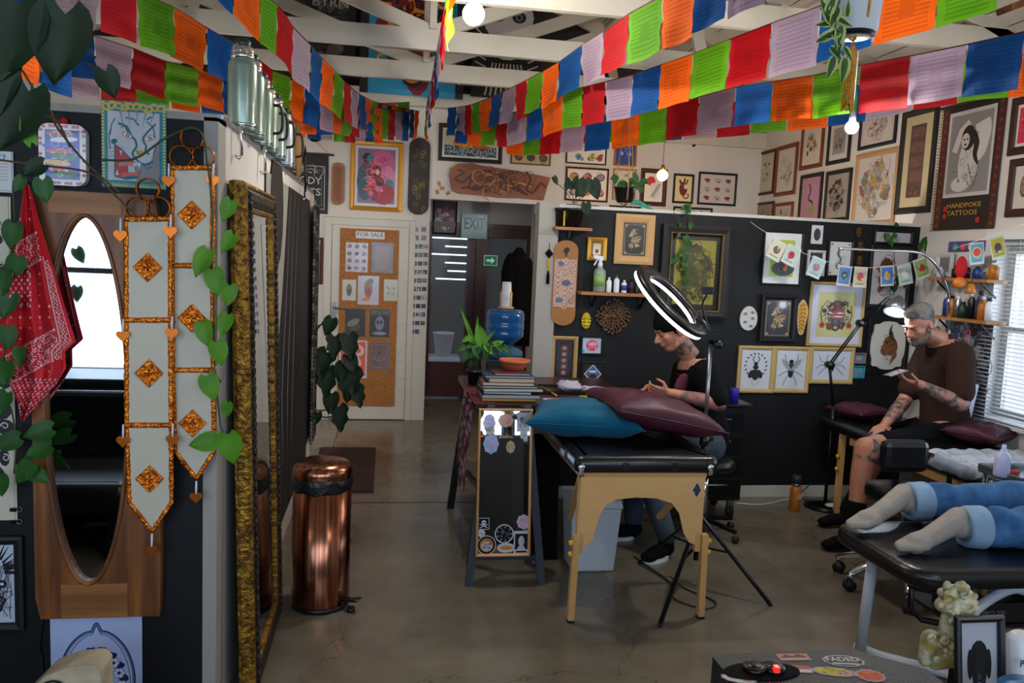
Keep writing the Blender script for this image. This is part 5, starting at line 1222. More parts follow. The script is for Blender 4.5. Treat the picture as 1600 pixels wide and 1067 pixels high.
def garland(label, nodes, edges, cols, h=.24, first=None):
    """nodes (px,py,depth) define the cord; edges = where flags begin and end; cols = colour letters"""
    key = 0 if abs(nodes[0][0]-nodes[-1][0]) > 120 else 1
    N_ = sorted(nodes, key=lambda n: n[key])
    def P(e):
        xs = [n[key] for n in N_]
        if e <= xs[0]: i = 0
        elif e >= xs[-1]: i = len(xs)-2
        else: i = max(k for k in range(len(xs)-1) if xs[k] <= e)
        q = (e-xs[i])/(xs[i+1]-xs[i]); a, b = N_[i], N_[i+1]
        l = [a[k]+(b[k]-a[k])*q for k in range(3)]
        return at(l[0], l[1], d=l[2])
    lo = P(edges[len(edges)//2]); t = thing('flag_garland', lo, label, 'prayer flags', 'prayer flag garlands under the roof beams')
    rnd = random.Random(int(abs(edges[0])+len(edges)))
    g = MB(); ee = sorted(edges); g.tube([P(ee[0]+(ee[-1]-ee[0])*i/60)+Vector((0, 0, .002)) for i in range(61)], .0032, 'cord_brown', 5); g.build('cord', t)
    for (e0, e1), c in zip(zip(edges, edges[1:]), cols):
        a, b = P(e0), P(e1); u = (b-a); w = u.length; u.normalize(); n = u.cross(Vector((0, 0, 1))).normalized()
        a = a+u*w*.015; w *= .97; ph, am = rnd.uniform(0, 6), rnd.uniform(.004, .012); sw = rnd.uniform(-.02, .02); hh = h*rnd.uniform(.97, 1.03)
        g = MB(); NI, NJ = 8, 25; pts = []; motif = rnd.random() < .6
        for j in range(NJ+1):
            for i in range(NI+1):
                s, v = i/NI, j/NJ; wob = am*sin(s*6+ph+v*3)*v+sw*v*v+.004*sin(v*14+ph)
                pts.append(a+u*(w*s)+Vector((0, 0, -hh*v))+n*wob)
        for j in range(NJ):
            for i in range(NI):
                k = j*(NI+1)+i; ink = 0 < i < NI-1 and 1 < j < NJ-2 and j % 2 == 0
                if motif and 3 <= i <= 4 and 9 <= j <= 15: ink = True
                g.add([pts[k], pts[k+NI+1], pts[k+NI+2], pts[k+1]], [(0, 1, 2, 3)], 'flag_cloth', (FLAGD if ink else FLAGC)[c], True)
        g.build('flag', t)
    return t
ORD1, ORD2 = 'GOBPR', 'GRPBO'
def seq(order, start, n):
    i = order.index(start); return [order[(i+k) % 5] for k in range(n)]
e = [700, 714, 727, 737, 750, 768, 785, 806, 824, 849, 874, 910, 944, 983, 1036, 1086, 1140, 1200]
garland('highest garland right of the globe bulb, rising steeply to the top edge', [(690, 170, 7.1), (714, 168, 6.9), (737, 164, 6.6), (768, 152, 6.2), (806, 134, 5.6), (849, 112, 5.3), (874, 97, 5.1), (910, 71, 4.8), (944, 50, 4.4), (983, 22, 3.95), (1036, -7, 3.65), (1086, -32, 3.5), (1140, -60, 3.4), (1200, -90, 3.3)], e, seq(ORD1, 'B', len(e)-1))
e = [713, 732, 753, 776, 793, 824, 848, 880, 911, 947, 989, 1033, 1083, 1141, 1206, 1283, 1372, 1470, 1570]
garland('second garland on the right, passing behind the hanging white pot', [(713, 178, 6.9), (753, 182, 6.6), (793, 180, 6.2), (848, 160, 5.6), (880, 143, 5.2), (911, 137, 5.0), (947, 128, 4.8), (989, 117, 4.6), (1033, 102, 4.45), (1083, 85, 4.25), (1141, 62, 3.95), (1206, 37, 3.65), (1283, 10, 3.4), (1372, -18, 3.4), (1470, -45, 3.4), (1570, -75, 3.4)], e, seq(ORD2, 'B', len(e)-1))
e = [790, 817, 846, 879, 916, 956, 999, 1043, 1093, 1150, 1208, 1272, 1344, 1423, 1511, 1602, 1700]
garland('third garland on the right, ending in a large blue flag at the photo edge', [(700, 182, 7.0), (790, 192, 6.5), (817, 195, 6.3), (879, 190, 6.0), (956, 180, 5.7), (1043, 163, 5.4), (1093, 152, 5.2), (1150, 137, 4.9), (1208, 128, 4.8), (1272, 118, 4.5), (1344, 103, 4.2), (1423, 88, 3.9), (1511, 70, 3.75), (1602, 50, 3.5), (1700, 28, 3.3)], e, seq(ORD2, 'O', len(e)-1))
e = [725, 757, 790, 822, 856, 898, 935, 978, 1022, 1070, 1122, 1175, 1232, 1296, 1357, 1430, 1501, 1583, 1660]
garland('lowest and farthest garland on the right, showing a thin row of flag ends', [(700, 172, 7.2), (757, 174, 6.95), (822, 177, 6.8), (900, 178, 6.6), (978, 176, 6.4), (1022, 173, 6.3), (1070, 168, 6.15), (1122, 163, 6.0), (1232, 150, 5.7), (1296, 142, 5.5), (1357, 131, 5.3), (1430, 112, 5.1), (1501, 99, 4.9), (1583, 88, 4.7), (1660, 78, 4.5)], e, seq(ORD1, 'R', len(e)-1))
e = [655, 648, 641, 634, 627, 620, 612, 605, 597, 590, 581, 571, 560, 549, 537, 522, 503, 486, 458, 433, 407, 365, 325, 285]
garland('nearest garland on the left, climbing from the centre to the top edge', [(655, 174, 7.1), (605, 165, 6.6), (581, 158, 6.2), (560, 147, 5.6), (537, 127, 5.0), (522, 110, 4.7), (503, 92, 4.4), (486, 72, 4.2), (458, 43, 4.1), (436, 10, 4.0), (407, -10, 3.95), (365, -55, 3.9), (325, -95, 3.85), (285, -135, 3.8)], e, seq(ORD1, 'R', len(e)-1) if False else list('OBPRGOBPRGOBPRGOBPRGOBP'))
e = [640, 629, 618, 608, 597, 584, 571, 560, 548, 535, 521, 500, 476, 455, 426, 397, 365, 323, 272, 214, 156, 80, 18]
garland('second garland on the left, crossing above the flasks to the top left', [(640, 176, 6.9), (600, 171, 6.5), (560, 163, 5.9), (521, 151, 5.4), (500, 143, 5.2), (476, 132, 5.0), (455, 121, 4.85), (426, 111, 4.7), (397, 88, 4.6), (365, 67, 4.5), (323, 44, 4.4), (272, 12, 4.1), (214, -12, 3.8), (156, -35, 3.7), (80, -62, 3.4), (18, -85, 3.2)], e, list('GRPBOGRPBOPBOGRPBOGRPB')[:0] + ['B', 'P', 'R', 'G', 'O', 'B', 'P', 'R', 'G', 'O', 'P', 'B', 'O', 'G', 'R', 'P', 'B', 'O', 'G', 'R', 'P', 'B'])
e = [600, 585, 570, 555, 538, 520, 500, 478, 455, 431, 408, 385, 348, 310, 258, 207, 148, 95, 40, -20]
garland('third garland on the left, lower, level with the tallest flask', [(600, 180, 7.0), (560, 178, 6.8), (500, 172, 6.4), (470, 165, 6.2), (436, 152, 6.0), (385, 136, 5.7), (348, 122, 5.5), (310, 108, 5.3), (258, 96, 5.0), (208, 76, 4.8), (148, 57, 4.4), (95, 47, 4.2), (40, 30, 4.0), (-20, 8, 3.8)], e, ['O', 'B', 'P', 'R', 'G', 'P', 'B', 'O', 'G', 'R', 'P', 'B', 'O', 'G', 'R', 'P', 'B', 'O', 'G'])
e = [640, 620, 600, 575, 550, 523, 495, 462, 425, 388, 348, 312, 265, 212, 155, 95, 30]
garland('lowest garland on the left, behind the flasks and the wall top', [(640, 160, 7.0), (620, 161, 6.9), (560, 163, 6.6), (524, 161, 6.4), (495, 162, 6.3), (462, 160, 6.2), (400, 147, 5.9), (348, 126, 5.6), (312, 121, 5.4), (265, 112, 5.2), (212, 105, 5.0), (155, 95, 4.8), (95, 73, 4.5), (30, 50, 4.2)], e, ['G', 'O', 'G', 'R', 'P', 'B', 'O', 'G', 'R', 'P', 'B', 'O', 'G', 'R', 'P', 'B'])
e = [-60, 0, 64, 112]
garland('short stretch of garland with an orange flag at the upper left photo corner', [(-60, -8, 3.5), (0, 14, 3.3), (64, 42, 3.3), (112, 60, 3.35)], e, ['G', 'O', 'B'])
e = [178, 172, 160, 146, 128, 105, 78, 45, 8, -38, -90]
garland('centre garland seen edge on beside the globe bulb, running overhead', [(665, 178, 7.2), (668, 160, 6.6), (671, 146, 6.1), (674, 128, 5.7), (678, 105, 5.3), (683, 78, 4.9), (689, 45, 4.5), (696, 8, 4.1), (704, -38, 3.75), (713, -90, 3.5)], e, ['O', 'G', 'B', 'P', 'R', 'B', 'P', 'R', 'G', 'O'])
# flags gathered where the garlands meet
# ------------------------------------------------------------------ sale door and prints
d0, d1 = at(516, 356, y=YB), at(634, 652, y=YB)
X0, X1, DZ = -.545, .22, 1.965
g = MB(); g.span((X0-.07, YB-.03, 0), (X0, YB, DZ+.07), 'white_trim'); g.span((X1, YB-.03, 0), (X1+.06, YB, DZ+.07), 'white_trim'); g.span((X0-.07, YB-.032, DZ+.0701), (X1+.06, YB, DZ+.075), 'white_trim'); g.span((X0, YB-.03, DZ), (X1, YB, DZ+.07), 'white_trim'); struct(g, 'trim_11', bevel=.004)
g = MB()
for k in range(19): g.span((X0+.005, YB-.028, .14+k*.0955), (X1-.005, YB-.004, .14+k*.0955+.0925), 'white_trim')
g.span((X0+.005, YB-.02, .01), (X1-.005, YB-.004, DZ-.005), 'white_wall'); g.span((X0+.005, YB-.034, .01), (X1-.005, YB-.004, .15), 'white_trim')
door = struct(g, 'door_1')
g = MB(); p = at(521, 488, y=YB-.03); g.span(p+Vector((-.022, -.006, -.11)), p+Vector((.022, .002, .1)), 'steel'); g.tube([p+Vector((0, 0, .05)), p+Vector((0, -.05, .05)), p+Vector((.12, -.05, .05))], .009, 'steel'); g.build('door_handle', door)
C, U, V, w, h = wall_rect(529, 358, 620, 634, ('y', YB-.035)); BD = ('y', YB-.047)
g = MB(); g.slab([(-w/2, -h/2), (w/2, -h/2), (w/2, h/2), (-w/2, h/2)], C, U, V, .01, 'cork'); tag(g.build('cork_board'), 'tall cork board fixed on the white plank door', 'notice board')
def flatcard(px, label, bgc, art, name, cat, m='print'):
    C, U, V, w, h = wall_rect(*px, BD); g = MB(); A = sheet(g, C, U, V, w, h, bgc, m, t=.003); art(A); return tag(g.build(name), label, cat)
flatcard((556, 362, 601, 373), 'white strip reading FOR SALE at the top of the cork board', '#b4b6b8', lambda A: A.text('FOR SALE', 0, .05, .8, '#1c1c24', .9), 'for_sale_sign', 'sign')
def sleeve(px, label, bgc, art):
    C, U, V, w, h = wall_rect(*px, BD); t = thing('sleeved_print', C-V*h/2, label, 'art print'); g = MB(); A = sheet(g, C, U, V, w*.93, h*.95, bgc, 'gloss_paint', t=.003); art(A); g.build('print', t)
    g = MB(); g.slab([(-w/2, -h/2), (w/2, -h/2), (w/2, h/2), (-w/2, h/2)], C+Vector((0, -.0045, 0)), U, V, .0006, 'clear_sleeve'); g.build('plastic_sleeve', t)

sleeve((539, 378, 576, 426), 'white flash sheet with small pink and black motifs, top left on the cork board', '#a8a8b4', art_flash(['#a83c5c', '#3c3840', '#7c7c8c'], '#a8a8b4', 3, 4, 9, '#24222a', .3))
sleeve((580, 378, 615, 427), 'brown print with dark border, top right on the cork board', '#3c4450', lambda A: (A.rect(-.36, -.4, .36, .4, '#6a4a40'), A.sketch(['#54382f', '#7c5c4c'], 2, 12)))
sleeve((534, 436, 557, 470), 'small white print of a brown bust, left in the second row of the cork board', '#b0b0a8', lambda A: (A.ell(0, 0, .2, .3, '#4a4436'), A.ell(0, .15, .16, .14, '#6a5c4c')))
sleeve((558, 430, 593, 477), 'white print with a standing brown bear figure, middle of the cork board', '#a8a8b8', lambda A: (A.ell(0, .05, .2, .34, '#7a6440'), A.ell(0, -.05, .14, .14, '#8c3038'), A.ell(-.1, -.32, .2, .07, '#c8702c'), A.ell(.1, .32, .14, .1, '#5a4a30')))
sleeve((599, 436, 622, 471), 'small pale print of a leaping figure, right in the second row of the cork board', '#a8a89c', lambda A: A.sketch(['#4c4a44', '#6c6858'], 4, 14, rx=.34, ry=.3))
sleeve((538, 481, 572, 527), 'dark print with pale glow, left in the third row of the cork board', '#14121c', lambda A: (A.ell(-.1, 0, .35, .12, '#6a6c64', .5), A.ell(0, -.2, .3, .1, '#3c3a34', .5)))
sleeve((576, 482, 610, 528), 'black print of a pale mask face, right in the third row of the cork board', '#101018', lambda A: (A.ell(0, 0, .22, .26, '#6c6c8c'), A.ell(-.08, .04, .06, .07, '#0c0c12'), A.ell(.08, .04, .06, .07, '#0c0c12'), [A.line([(-.4+.1*k, .46), (-.4+.1*k, .3)], .03, '#8c8ca8') for k in range(9)], A.ell(0, -.36, .36, .06, '#7c7c9c')))
sleeve((528, 530, 575, 592), 'bright orange and white print, lower left on the cork board', '#b8b4c0', lambda A: (A.rect(-.44, -.44, .44, .46, '#c8481c'), A.line([(-.2, .2), (0, .36), (.3, .3), (.3, .15), (.1, .1), (.25, -.1), (.1, -.25)], .12, '#b4b0bc'), A.line([(-.3, -.4), (-.3, -.1)], .06, '#b4b0bc'), A.line([(-.18, -.4), (-.18, -.05)], .05, '#b4b0bc')))
sleeve((576, 534, 609, 578), 'pinkish brown symmetrical print, lower right on the cork board', '#5c4650', lambda A: (A.line([(-.4, -.42), (.4, -.42), (.4, .42), (-.4, .42), (-.4, -.42)], .03, '#8c6a74'), A.sketch(['#8c5c64', '#3a2c34'], 3, 24, rx=.3, ry=.36, sym=True)))
# wall strip of tiny square photos
g = MB(); q0, q1 = at(642, 500, y=YB), at(668, 500, y=YB); g.span((q0.x-.005, YB-.012, 0), (OX0, YB, OZ), 'white_trim'); struct(g, 'trim_12')
rnd = random.Random(12); NR_ = ['left', 'middle', 'right']
rown = ['top', 'second', 'third', 'fourth', 'fifth', 'sixth', 'seventh', 'eighth', 'ninth', 'tenth', 'eleventh', 'lowest but one', 'lowest']
for r in range(13):
    for c in range(3):
        if r == 12 and c == 2: continue
        if r == 0 and c == 2: continue
        py = 355+r*13.3; px = 650.5+c*8.2-(py-355)*.045
        if r < 2: px = 650+c*12
        if r < 2 and c == 2: continue
        C = at(px, py+4, y=YB-.013); s = .053 if r > 1 else .06; z = .062
        g = MB(); A = sheet(g, C, (1, 0, 0), (0, 0, 1), s, s*1.12, '#a8b0bc', t=.0015)
        cc = rnd.choice(['#2c2c30', '#4c4440', '#6c5c50', '#1c2430', '#5c3c34', '#7c8088', '#8c4030' if rnd.random() < .3 else '#34383c']); A.rect(-.42, -.3, .42, .42, cc); A.ell(rnd.uniform(-.2, .2), rnd.uniform(-.1, .2), .2, .18, rnd.choice(['#8c7c70', '#b0b4b8', '#14161a', '#6c4c40']))
        g_ = tag(g.build('instant_photo'), 'tiny square photo on the white strip by the exit, %s row, %s column' % (rown[r], NR_[c] if r > 1 else ('left' if c == 0 else 'right')), 'photo', 'instant photos on the white strip')
# dark things in the passage: foam rolls, coats, tassel
for (x0, x1, y0, y1, lab) in ((836, 847, 334, 395, 'upper'), (834, 845, 397, 448, 'lower')):
    a, b = at((x0+x1)/2, y0, y=5.9), at((x0+x1)/2, y1, y=5.9); g = MB(); g.cyl(b, a, .035, 'blue_roll', n=16)
    tag(g.build('foam_roll'), 'blue roll standing behind the pale post, %s one' % lab, 'roll')
g = MB(); c = at(812, 440, y=7.6)
for dx, dz, r in ((-.08, -.06, .7), (.0, 0, .8), (.09, -.1, .7)): g.lathe((c.x+dx, c.y+.1, .95+dz), [(.11*r, 0), (.13*r, .1), (.12*r, .5), (.13*r, .68), (.09*r, .8), (.03, .86), (0, .87)], 'black_cloth', 14, sy=.7)
g.build('coat')
tag(bpy.data.objects['coat'], 'dark coats hanging in the passage behind the blue water bottle', 'coat')
g = MB(); g.cyl((c.x, c.y+.1, 0), (c.x, c.y+.1, .96), .02, 'black_metal'); g.lathe((c.x, c.y+.1, 0), [(.18, 0), (.18, .02), (.03, .04)], 'black_metal'); tag(g.build('coat_stand'), 'black coat stand mostly hidden in the passage', 'coat stand')
t = thing('tassel_ornament', at(856, 445, y=YP-.05), 'black diamond tassel ornament hanging on the pale post', 'wall ornament')
c = at(858, 396, y=YP-.04); g = MB(); g.add([c+Vector((-.03, 0, 0)), c+Vector((0, 0, -.035)), c+Vector((.03, 0, 0)), c+Vector((0, 0, .035)), c+Vector((0, -.012, 0)), c+Vector((0, .008, 0))], [(0, 1, 4), (1, 2, 4), (2, 3, 4), (3, 0, 4), (1, 0, 5), (2, 1, 5), (3, 2, 5), (0, 3, 5)], 'black_cloth'); g.build('diamond', t)
g = MB(); g.cyl(c, c+Vector((0, 0, .075)), .002, 'black_metal', n=6); g.build('cord', t)
g = MB()
for k in range(5): g.ball(c+Vector((0, 0, -.045-.016*k)), .009, 'yellow_paint', 8, 6)
g.build('beads', t); g = MB(); g.lathe(c+Vector((0, 0, -.21)), [(.012, 0), (.011, .06), (.005, .09)], 'black_cloth', 10); g.build('tassel', t)

# ------------------------------------------------------------------ shelves on the partition
def bracket_shelf(px0, px1, py, label, depth=.14):
    a, b = at(px0, py, y=YP-depth), at(px1, py, y=YP-depth); z = (a.z+b.z)/2; t = thing('wall_shelf', ((a.x+b.x)/2, YP-depth/2, z-.022), label, 'shelf')
    g = MB(); g.span((a.x, YP-depth, z-.022), (b.x, YP-.001, z), 'shelf_wood'); g.build('board', t, bevel=.003)
    L = b.x-a.x
    for q in ((.5,) if L < .3 else (.2, .85)):
        x = a.x+L*q; g = MB(); g.span((x-.012, YP-.008, z-.13), (x+.012, YP-.001, z-.022), 'black_metal'); g.bar((x, YP-.01, z-.11), (x, YP-depth+.03, z-.028), .014, .008, 'black_metal'); g.build('bracket', t)
    return a.x, b.x, z, YP-depth/2
sx0, sx1, sz1, sy = bracket_shelf(868, 926, 355, 'small wooden shelf holding the black plant pot')
bx0, bx1, sz2, _ = bracket_shelf(908, 1027, 458, 'longer wooden shelf holding spray bottles on the partition')
def bottle(px, r, h, m, cap, capm, label, name='bottle', band=None, z=None, y=None, neck=.35, group=None):
    x = at(px, 450, y=y or sy).x; z = z or sz2; y = y or sy; t = thing(name, (x, y, z), label, 'bottle', group)
    g = MB(); g.lathe((x, y, z), [(r*.9, 0), (r, .005), (r, h*.72), (r*.8, h*.78), (r*neck, h*.86), (r*neck, h*.88)], m, 20); g.build('body', t)
    g = MB(); g.lathe((x, y, z), [(r*neck*1.2, h*.86), (r*neck*1.2, h), (0, h)], capm, 14) if cap == 'cap' else None
    if cap == 'pump': g.lathe((x, y, z), [(r*neck*1.2, h*.86), (r*neck*1.2, h*.92), (r*.15, h*.93), (r*.15, h*1.02), (0, h*1.02)], capm, 12); g.bar((x+r*.2, y, z+h*1.02), (x-r*.8, y, z+h*1.02), r*.4, r*.3, capm)
    g.build('cap', t)
    if band: g = MB(); g.lathe((x, y, z), [(r*1.01, h*.2), (r*1.01, h*.6)], band, 20); g.build('label_band', t)
    return t, x, y, z
mat('spray_body', '#8c9c8c', .3, alpha=.75); mat('spray_liquid', '#7c9c5c', .3); mat('blue_label', '#22368c', .4); mat('green_cap', '#0c7a4a', .4); mat('dark_bottle', '#1c1218', .3); mat('purple_bottle', '#3a1430', .3); mat('orange_label', '#c8701c', .4); mat('navy_bottle', '#18306c', .35); mat('amber', '#a8641c', .3); mat('pink_label', '#b83c5c', .4)
t, x, y, z = bottle(936, .042, .2, 'spray_body', 'none', 'white_plastic', 'large translucent spray bottle with white trigger on the wooden shelf', 'spray_bottle', 'spray_liquid', neck=.4)
g = MB(); g.lathe((x, y, z), [(.018, .17), (.018, .2), (.012, .205), (.012, .225)], 'white_plastic', 14); g.bar((x+.02, y, z+.235), (x-.05, y, z+.245), .022, .026, 'white_plastic'); g.bar((x-.02, y, z+.23), (x-.045, y, z+.185), .014, .008, 'white_plastic'); g.build('trigger_head', t)
bottle(951, .019, .105, 'white_plastic', 'cap', 'white_plastic', 'small white bottle next to the large spray bottle', band=None)
bottle(963, .02, .12, 'white_plastic', 'cap', 'green_cap', 'white bottle with green cap on the wooden shelf')
bottle(975, .019, .09, 'white_plastic', 'cap', 'white_plastic', 'white bottle with blue band on the wooden shelf', band='blue_label')
bottle(986, .018, .105, 'dark_bottle', 'cap', 'black_plastic', 'dark plum bottle fifth along the wooden shelf', band='purple_bottle')
bottle(995, .016, .08, 'dark_bottle', 'cap', 'black_plastic', 'small dark bottle last on the shelf beside the ring light')
# potted plant on the small shelf
def pot(t, c, r0, r1, h, m, rim=.006):
    g = MB(); g.lathe(c, [(r0, 0), (r1, h*.86), (r1+rim, h*.87), (r1+rim, h), (r1-.004, h), (r1-.008, h*.88), (0, h*.86)], m, 28); g.build('pot', t)
px_ = at(896, 350, y=sy).x
t = thing('potted_plant', (px_, sy, sz1), 'leafy plant in black pot on the small wooden shelf', 'plant'); pot(t, (px_, sy, sz1), .05, .066, .13, 'black_plastic')
foliage(t, [(888, 285, .08, 170, {'y': sy}), (912, 296, .12, 8, {'y': sy-.03}), (906, 300, .1, 40, {'y': sy}), (930, 298, .13, -20, {'y': sy-.02}), (868, 283, .06, -30, {'y': sy}), (900, 284, .09, 190, {'y': sy}), (922, 285, .08, 150, {'y': sy}), (916, 328, .09, -5, {'y': sy-.06})], 'leaf_dark', 4)
g = MB()
for a_, b_ in (((896, 318), (868, 285)), ((898, 318), (908, 285)), ((900, 318), (926, 290)), ((897, 318), (890, 290))): p, q = at(*a_, y=sy), at(*b_, y=sy); g.tube(spline([p, p.lerp(q, .5)+Vector((0, 0, .02)), q], 5), .003, 'stem', 6)
g.build('stem', t)
px_ = at(876, 350, y=sy+.01).x; t = thing('plant_pot', (px_, sy+.02, sz1), 'dark pot with yellow stripe behind the black pot on the small shelf', 'pot'); pot(t, (px_, sy+.03, sz1), .03, .038, .13, 'black_plastic'); g = MB(); g.box((px_+.02, sy-.008, sz1+.06), (.012, .004, .1), 'yellow_paint'); g.build('stripe', t)
# hanging planter with rope, gecko, ledge plants
def rope_planter(c, r, h, top, label, potm='black_plastic', tassel=.16, leafs=(), seed=0, ropem='jute', lm='leaf'):
    t = thing('hanging_planter', c, label, 'plant'); pot(t, c, r*(.75 if r < .08 else .88), r, h, potm)
    for k in range(3):
        a = tau*k/3+.5; g = MB(); g.tube([(c[0], c[1], top), (c[0]+r*1.05*cos(a), c[1]+r*1.05*sin(a), c[2]+h), (c[0]+r*.9*cos(a), c[1]+r*.9*sin(a), c[2]+h*.2), (c[0], c[1], c[2]-.025)], .0045, ropem, 7); g.build('rope', t)
    g = MB(); rnd = random.Random(seed)
    for k in range(14): a = tau*k/14; g.tube([(c[0], c[1], c[2]-.03), (c[0]+.012*cos(a), c[1]+.012*sin(a), c[2]-.06), (c[0]+.016*cos(a)+rnd.uniform(-.004, .004), c[1]+.016*sin(a), c[2]-.06-tassel*rnd.uniform(.85, 1))], .0032, ropem, 5)
    g.build('tassel', t); foliage(t, leafs, lm, seed); return t
c = at(976, 312, y=5.56)
rope_planter((c.x, 5.56, c.z-.02), .075, .11, 2.95, 'bushy green plant in rope hanger above the partition cap', leafs=[(962+i*5.5, 282+(i*7 % 11), .055, (i*57) % 360, {'y': 5.5}) for i in range(9)]+[(992, 275, .06, 160, {'y': 5.5}), (1001, 298, .05, 10, {'y': 5.5}), (958, 278, .05, 60, {'y': 5.5})], seed=3, tassel=.06)
t = thing('gecko_figure', at(1003, 324, y=YP+.03), 'turquoise gecko figurine climbing on the white partition cap', 'figurine')
g = MB(); P = lambda x, y, o=0: at(x, y, y=YP+.02-o)
g.tube(spline([P(988, 318), P(996, 316), P(1004, 319), P(1012, 324), P(1021, 327)], 4), [.008, .014, .016, .018, .018, .016, .016, .015, .014, .013, .012, .01, .009, .008, .006, .005, .003][:17], 'bronze_gecko', 8)
for a_, b_ in (((994, 318), (989, 325)), ((1000, 317), (1004, 325)), ((1006, 321), (1001, 327)), ((1010, 322), (1017, 320))): g.tube([P(*a_), P((a_[0]+b_[0])/2, min(a_[1], b_[1]), .015), P(*b_, .01)], .0045, 'bronze_gecko', 6)
g.ball(P(987, 318), (.014, .011, .009), 'bronze_gecko', 10, 8); g.build('body', t, remesh=.003)
def ledge_vine(label, leaves, stem, seed, m='leaf', y=YP-.04):
    t = thing('trailing_vine', at(*stem[-1], y=y), label, 'plant'); foliage(t, [(a, b, s, r, {'y': y-.02}) for a, b, s, r in leaves], m, seed); g = MB(); g.tube(spline([at(px, py, y=y) for px, py in stem], 4), .0025, 'stem', 5); g.build('stem', t)
ledge_vine('thin vine trailing from the partition cap over the large olive picture', [(1068, 325, .05, 60), (1077, 326, .06, -30), (1074, 331, .05, 0), (1079, 355, .05, 10), (1073, 375, .06, -20), (1070, 390, .06, 20), (1078, 382, .05, -40), (1071, 405, .06, 0), (1063, 398, .05, 40), (1073, 425, .06, 10), (1056, 408, .05, 20), (1050, 410, .04, 0), (1068, 415, .05, -30), (1072, 440, .05, 0)], ((1078, 328), (1079, 350), (1073, 375), (1070, 400), (1072, 430)), 5)
ledge_vine('thin bare vine stem left of the olive picture vine', [(1062, 352, .03, 0), (1060, 368, .035, 20)], ((1052, 330), (1060, 345), (1060, 365)), 6)
ledge_vine('short green vine over the partition corner by the shelves', [(1385, 372, .06, 0), (1396, 370, .05, 40), (1392, 380, .06, -20), (1442, 378, .07, 60), (1455, 382, .07, -40), (1448, 390, .06, 10), (1402, 352, .04, -60), (1437, 388, .06, 20), (1404, 440, .07, 20), (1415, 446, .07, -20), (1390, 442, .06, 40), (1398, 452, .06, 0)], ((1390, 365), (1395, 385), (1400, 430), (1405, 445)), 7, y=YP-.07)
# large monstera at the passage end of the left wall
t = thing('monstera_plant', at(500, 690, y=6.35), 'dark split leaved monstera reaching out past the wall end by the sale door', 'plant')
MY = {'y': 6.2}
for px, py, s, ang, sp in ((513, 512, .14, 20, 0), (522, 545, .18, 0, 1), (500, 572, .22, 25, 1), (510, 600, .22, 0, 1), (547, 545, .2, -10, 1), (550, 570, .15, -25, 0), (545, 605, .26, 5, 1), (533, 585, .16, 10, 0), (560, 622, .17, -15, 1), (516, 632, .16, 5, 0), (531, 657, .2, -8, 1), (494, 655, .1, 10, 0), (492, 590, .15, 30, 0)):
    g = MB(); p = at(px, py, **MY); a = radians(ang); d = Vector((-sin(a), -.25, -cos(a))); leaf(g, p-d*s*.5, d, (.15, -1, .3), s, s*.8, 'leaf_dark', .2, .16, bool(sp)); g.build('leaf', t)
for pts in (((478, 520), (500, 508), (512, 505)), ((480, 560), (505, 548), (530, 542)), ((480, 600), (510, 585), (548, 590)), ((478, 620), (500, 650), (528, 650)), ((482, 680), (488, 600), (480, 560)), ((480, 640), (510, 640), (520, 620)), ((478, 540), (492, 520), (507, 500))):
    g = MB(); g.tube(spline([at(px, py, y=6.3) for px, py in pts], 5), .006, 'stem', 6); g.build('stem', t)
c = at(466, 700, y=6.55); t2 = (-.72, 6.62); g = MB(); g.lathe((t2[0]+.02, t2[1], .0), [(.1, 0), (.14, .3), (.145, .3), (.145, .32), (.12, .32), (0, .29)], 'terracotta'); g.build('pot', t)
g = MB(); g.tube(spline([(t2[0]+.02, t2[1], .3), (t2[0]+.04, t2[1]-.1, .8), (t2[0]+.08, t2[1]-.25, 1.1)], 5), .01, 'stem', 6); g.build('stem', t)
g = MB(); g.span((-.52, 5.6, .001), (-.05, 6.9, .012), 'rug'); tag(g.build('rug'), 'dark reddish rug on the floor below the monstera', 'rug')
# spear, hanging horn
t = thing('spear', at(477, 290, y=5.2), 'dark upright blade standing above the far end of the wall top', 'spear'); g = MB(); a, b = at(477, 300, y=5.2), at(477, 226, y=5.2); g.tube([a, a.lerp(b, .4), a.lerp(b, .75), b], [.006, .008, .011, .001], 'black_metal', 6, flat=.4); g.build('blade', t)
g = MB(); a, b = at(465, 196, y=5.4), at(466, 276, y=5.4); g.tube([a, a.lerp(b, .5), b], [.018, .03, .012], 'jute', 9); tag(g.build('pampas_plume'), 'pale dried plume hanging behind the farthest flask', 'dried plant')
g = MB(); p = at(492, 212, y=8.05); g.ball(p, (.07, .04, .06), 'black_metal'); tag(g.build('wall_speaker'), 'round dark object on the back wall above the black banner', 'speaker')
# ------------------------------------------------------------------ counter with books
CZ = .90
t = thing('trestle_counter', (1.0, 4.8, 0), 'dark trestle counter carrying the books and the bowl plant', 'table')
g = MB(); g.span((.5, 4.28, CZ-.035), (1.5, 5.32, CZ), 'dark_wood'); g.build('table_top', t, bevel=.004)
g = MB(); g.span((.53, 4.31, CZ-.075), (1.47, 5.29, CZ-.036), 'dark_wood'); g.build('apron', t)
for a, b in (((.47, 5.24, 0), (.56, 5.2, CZ-.04)), ((1.46, 5.24, 0), (1.42, 5.2, CZ-.04)), ((.60, 4.55, 0), (.6, 4.6, CZ-.04))):
    g = MB(); g.bar(a, b, .045, .045, 'black_metal'); g.build('leg', t)
g = MB(); g.bar((.51, 5.22, .32), (.6, 4.57, .32), .03, .03, 'black_metal'); g.build('stretcher', t)
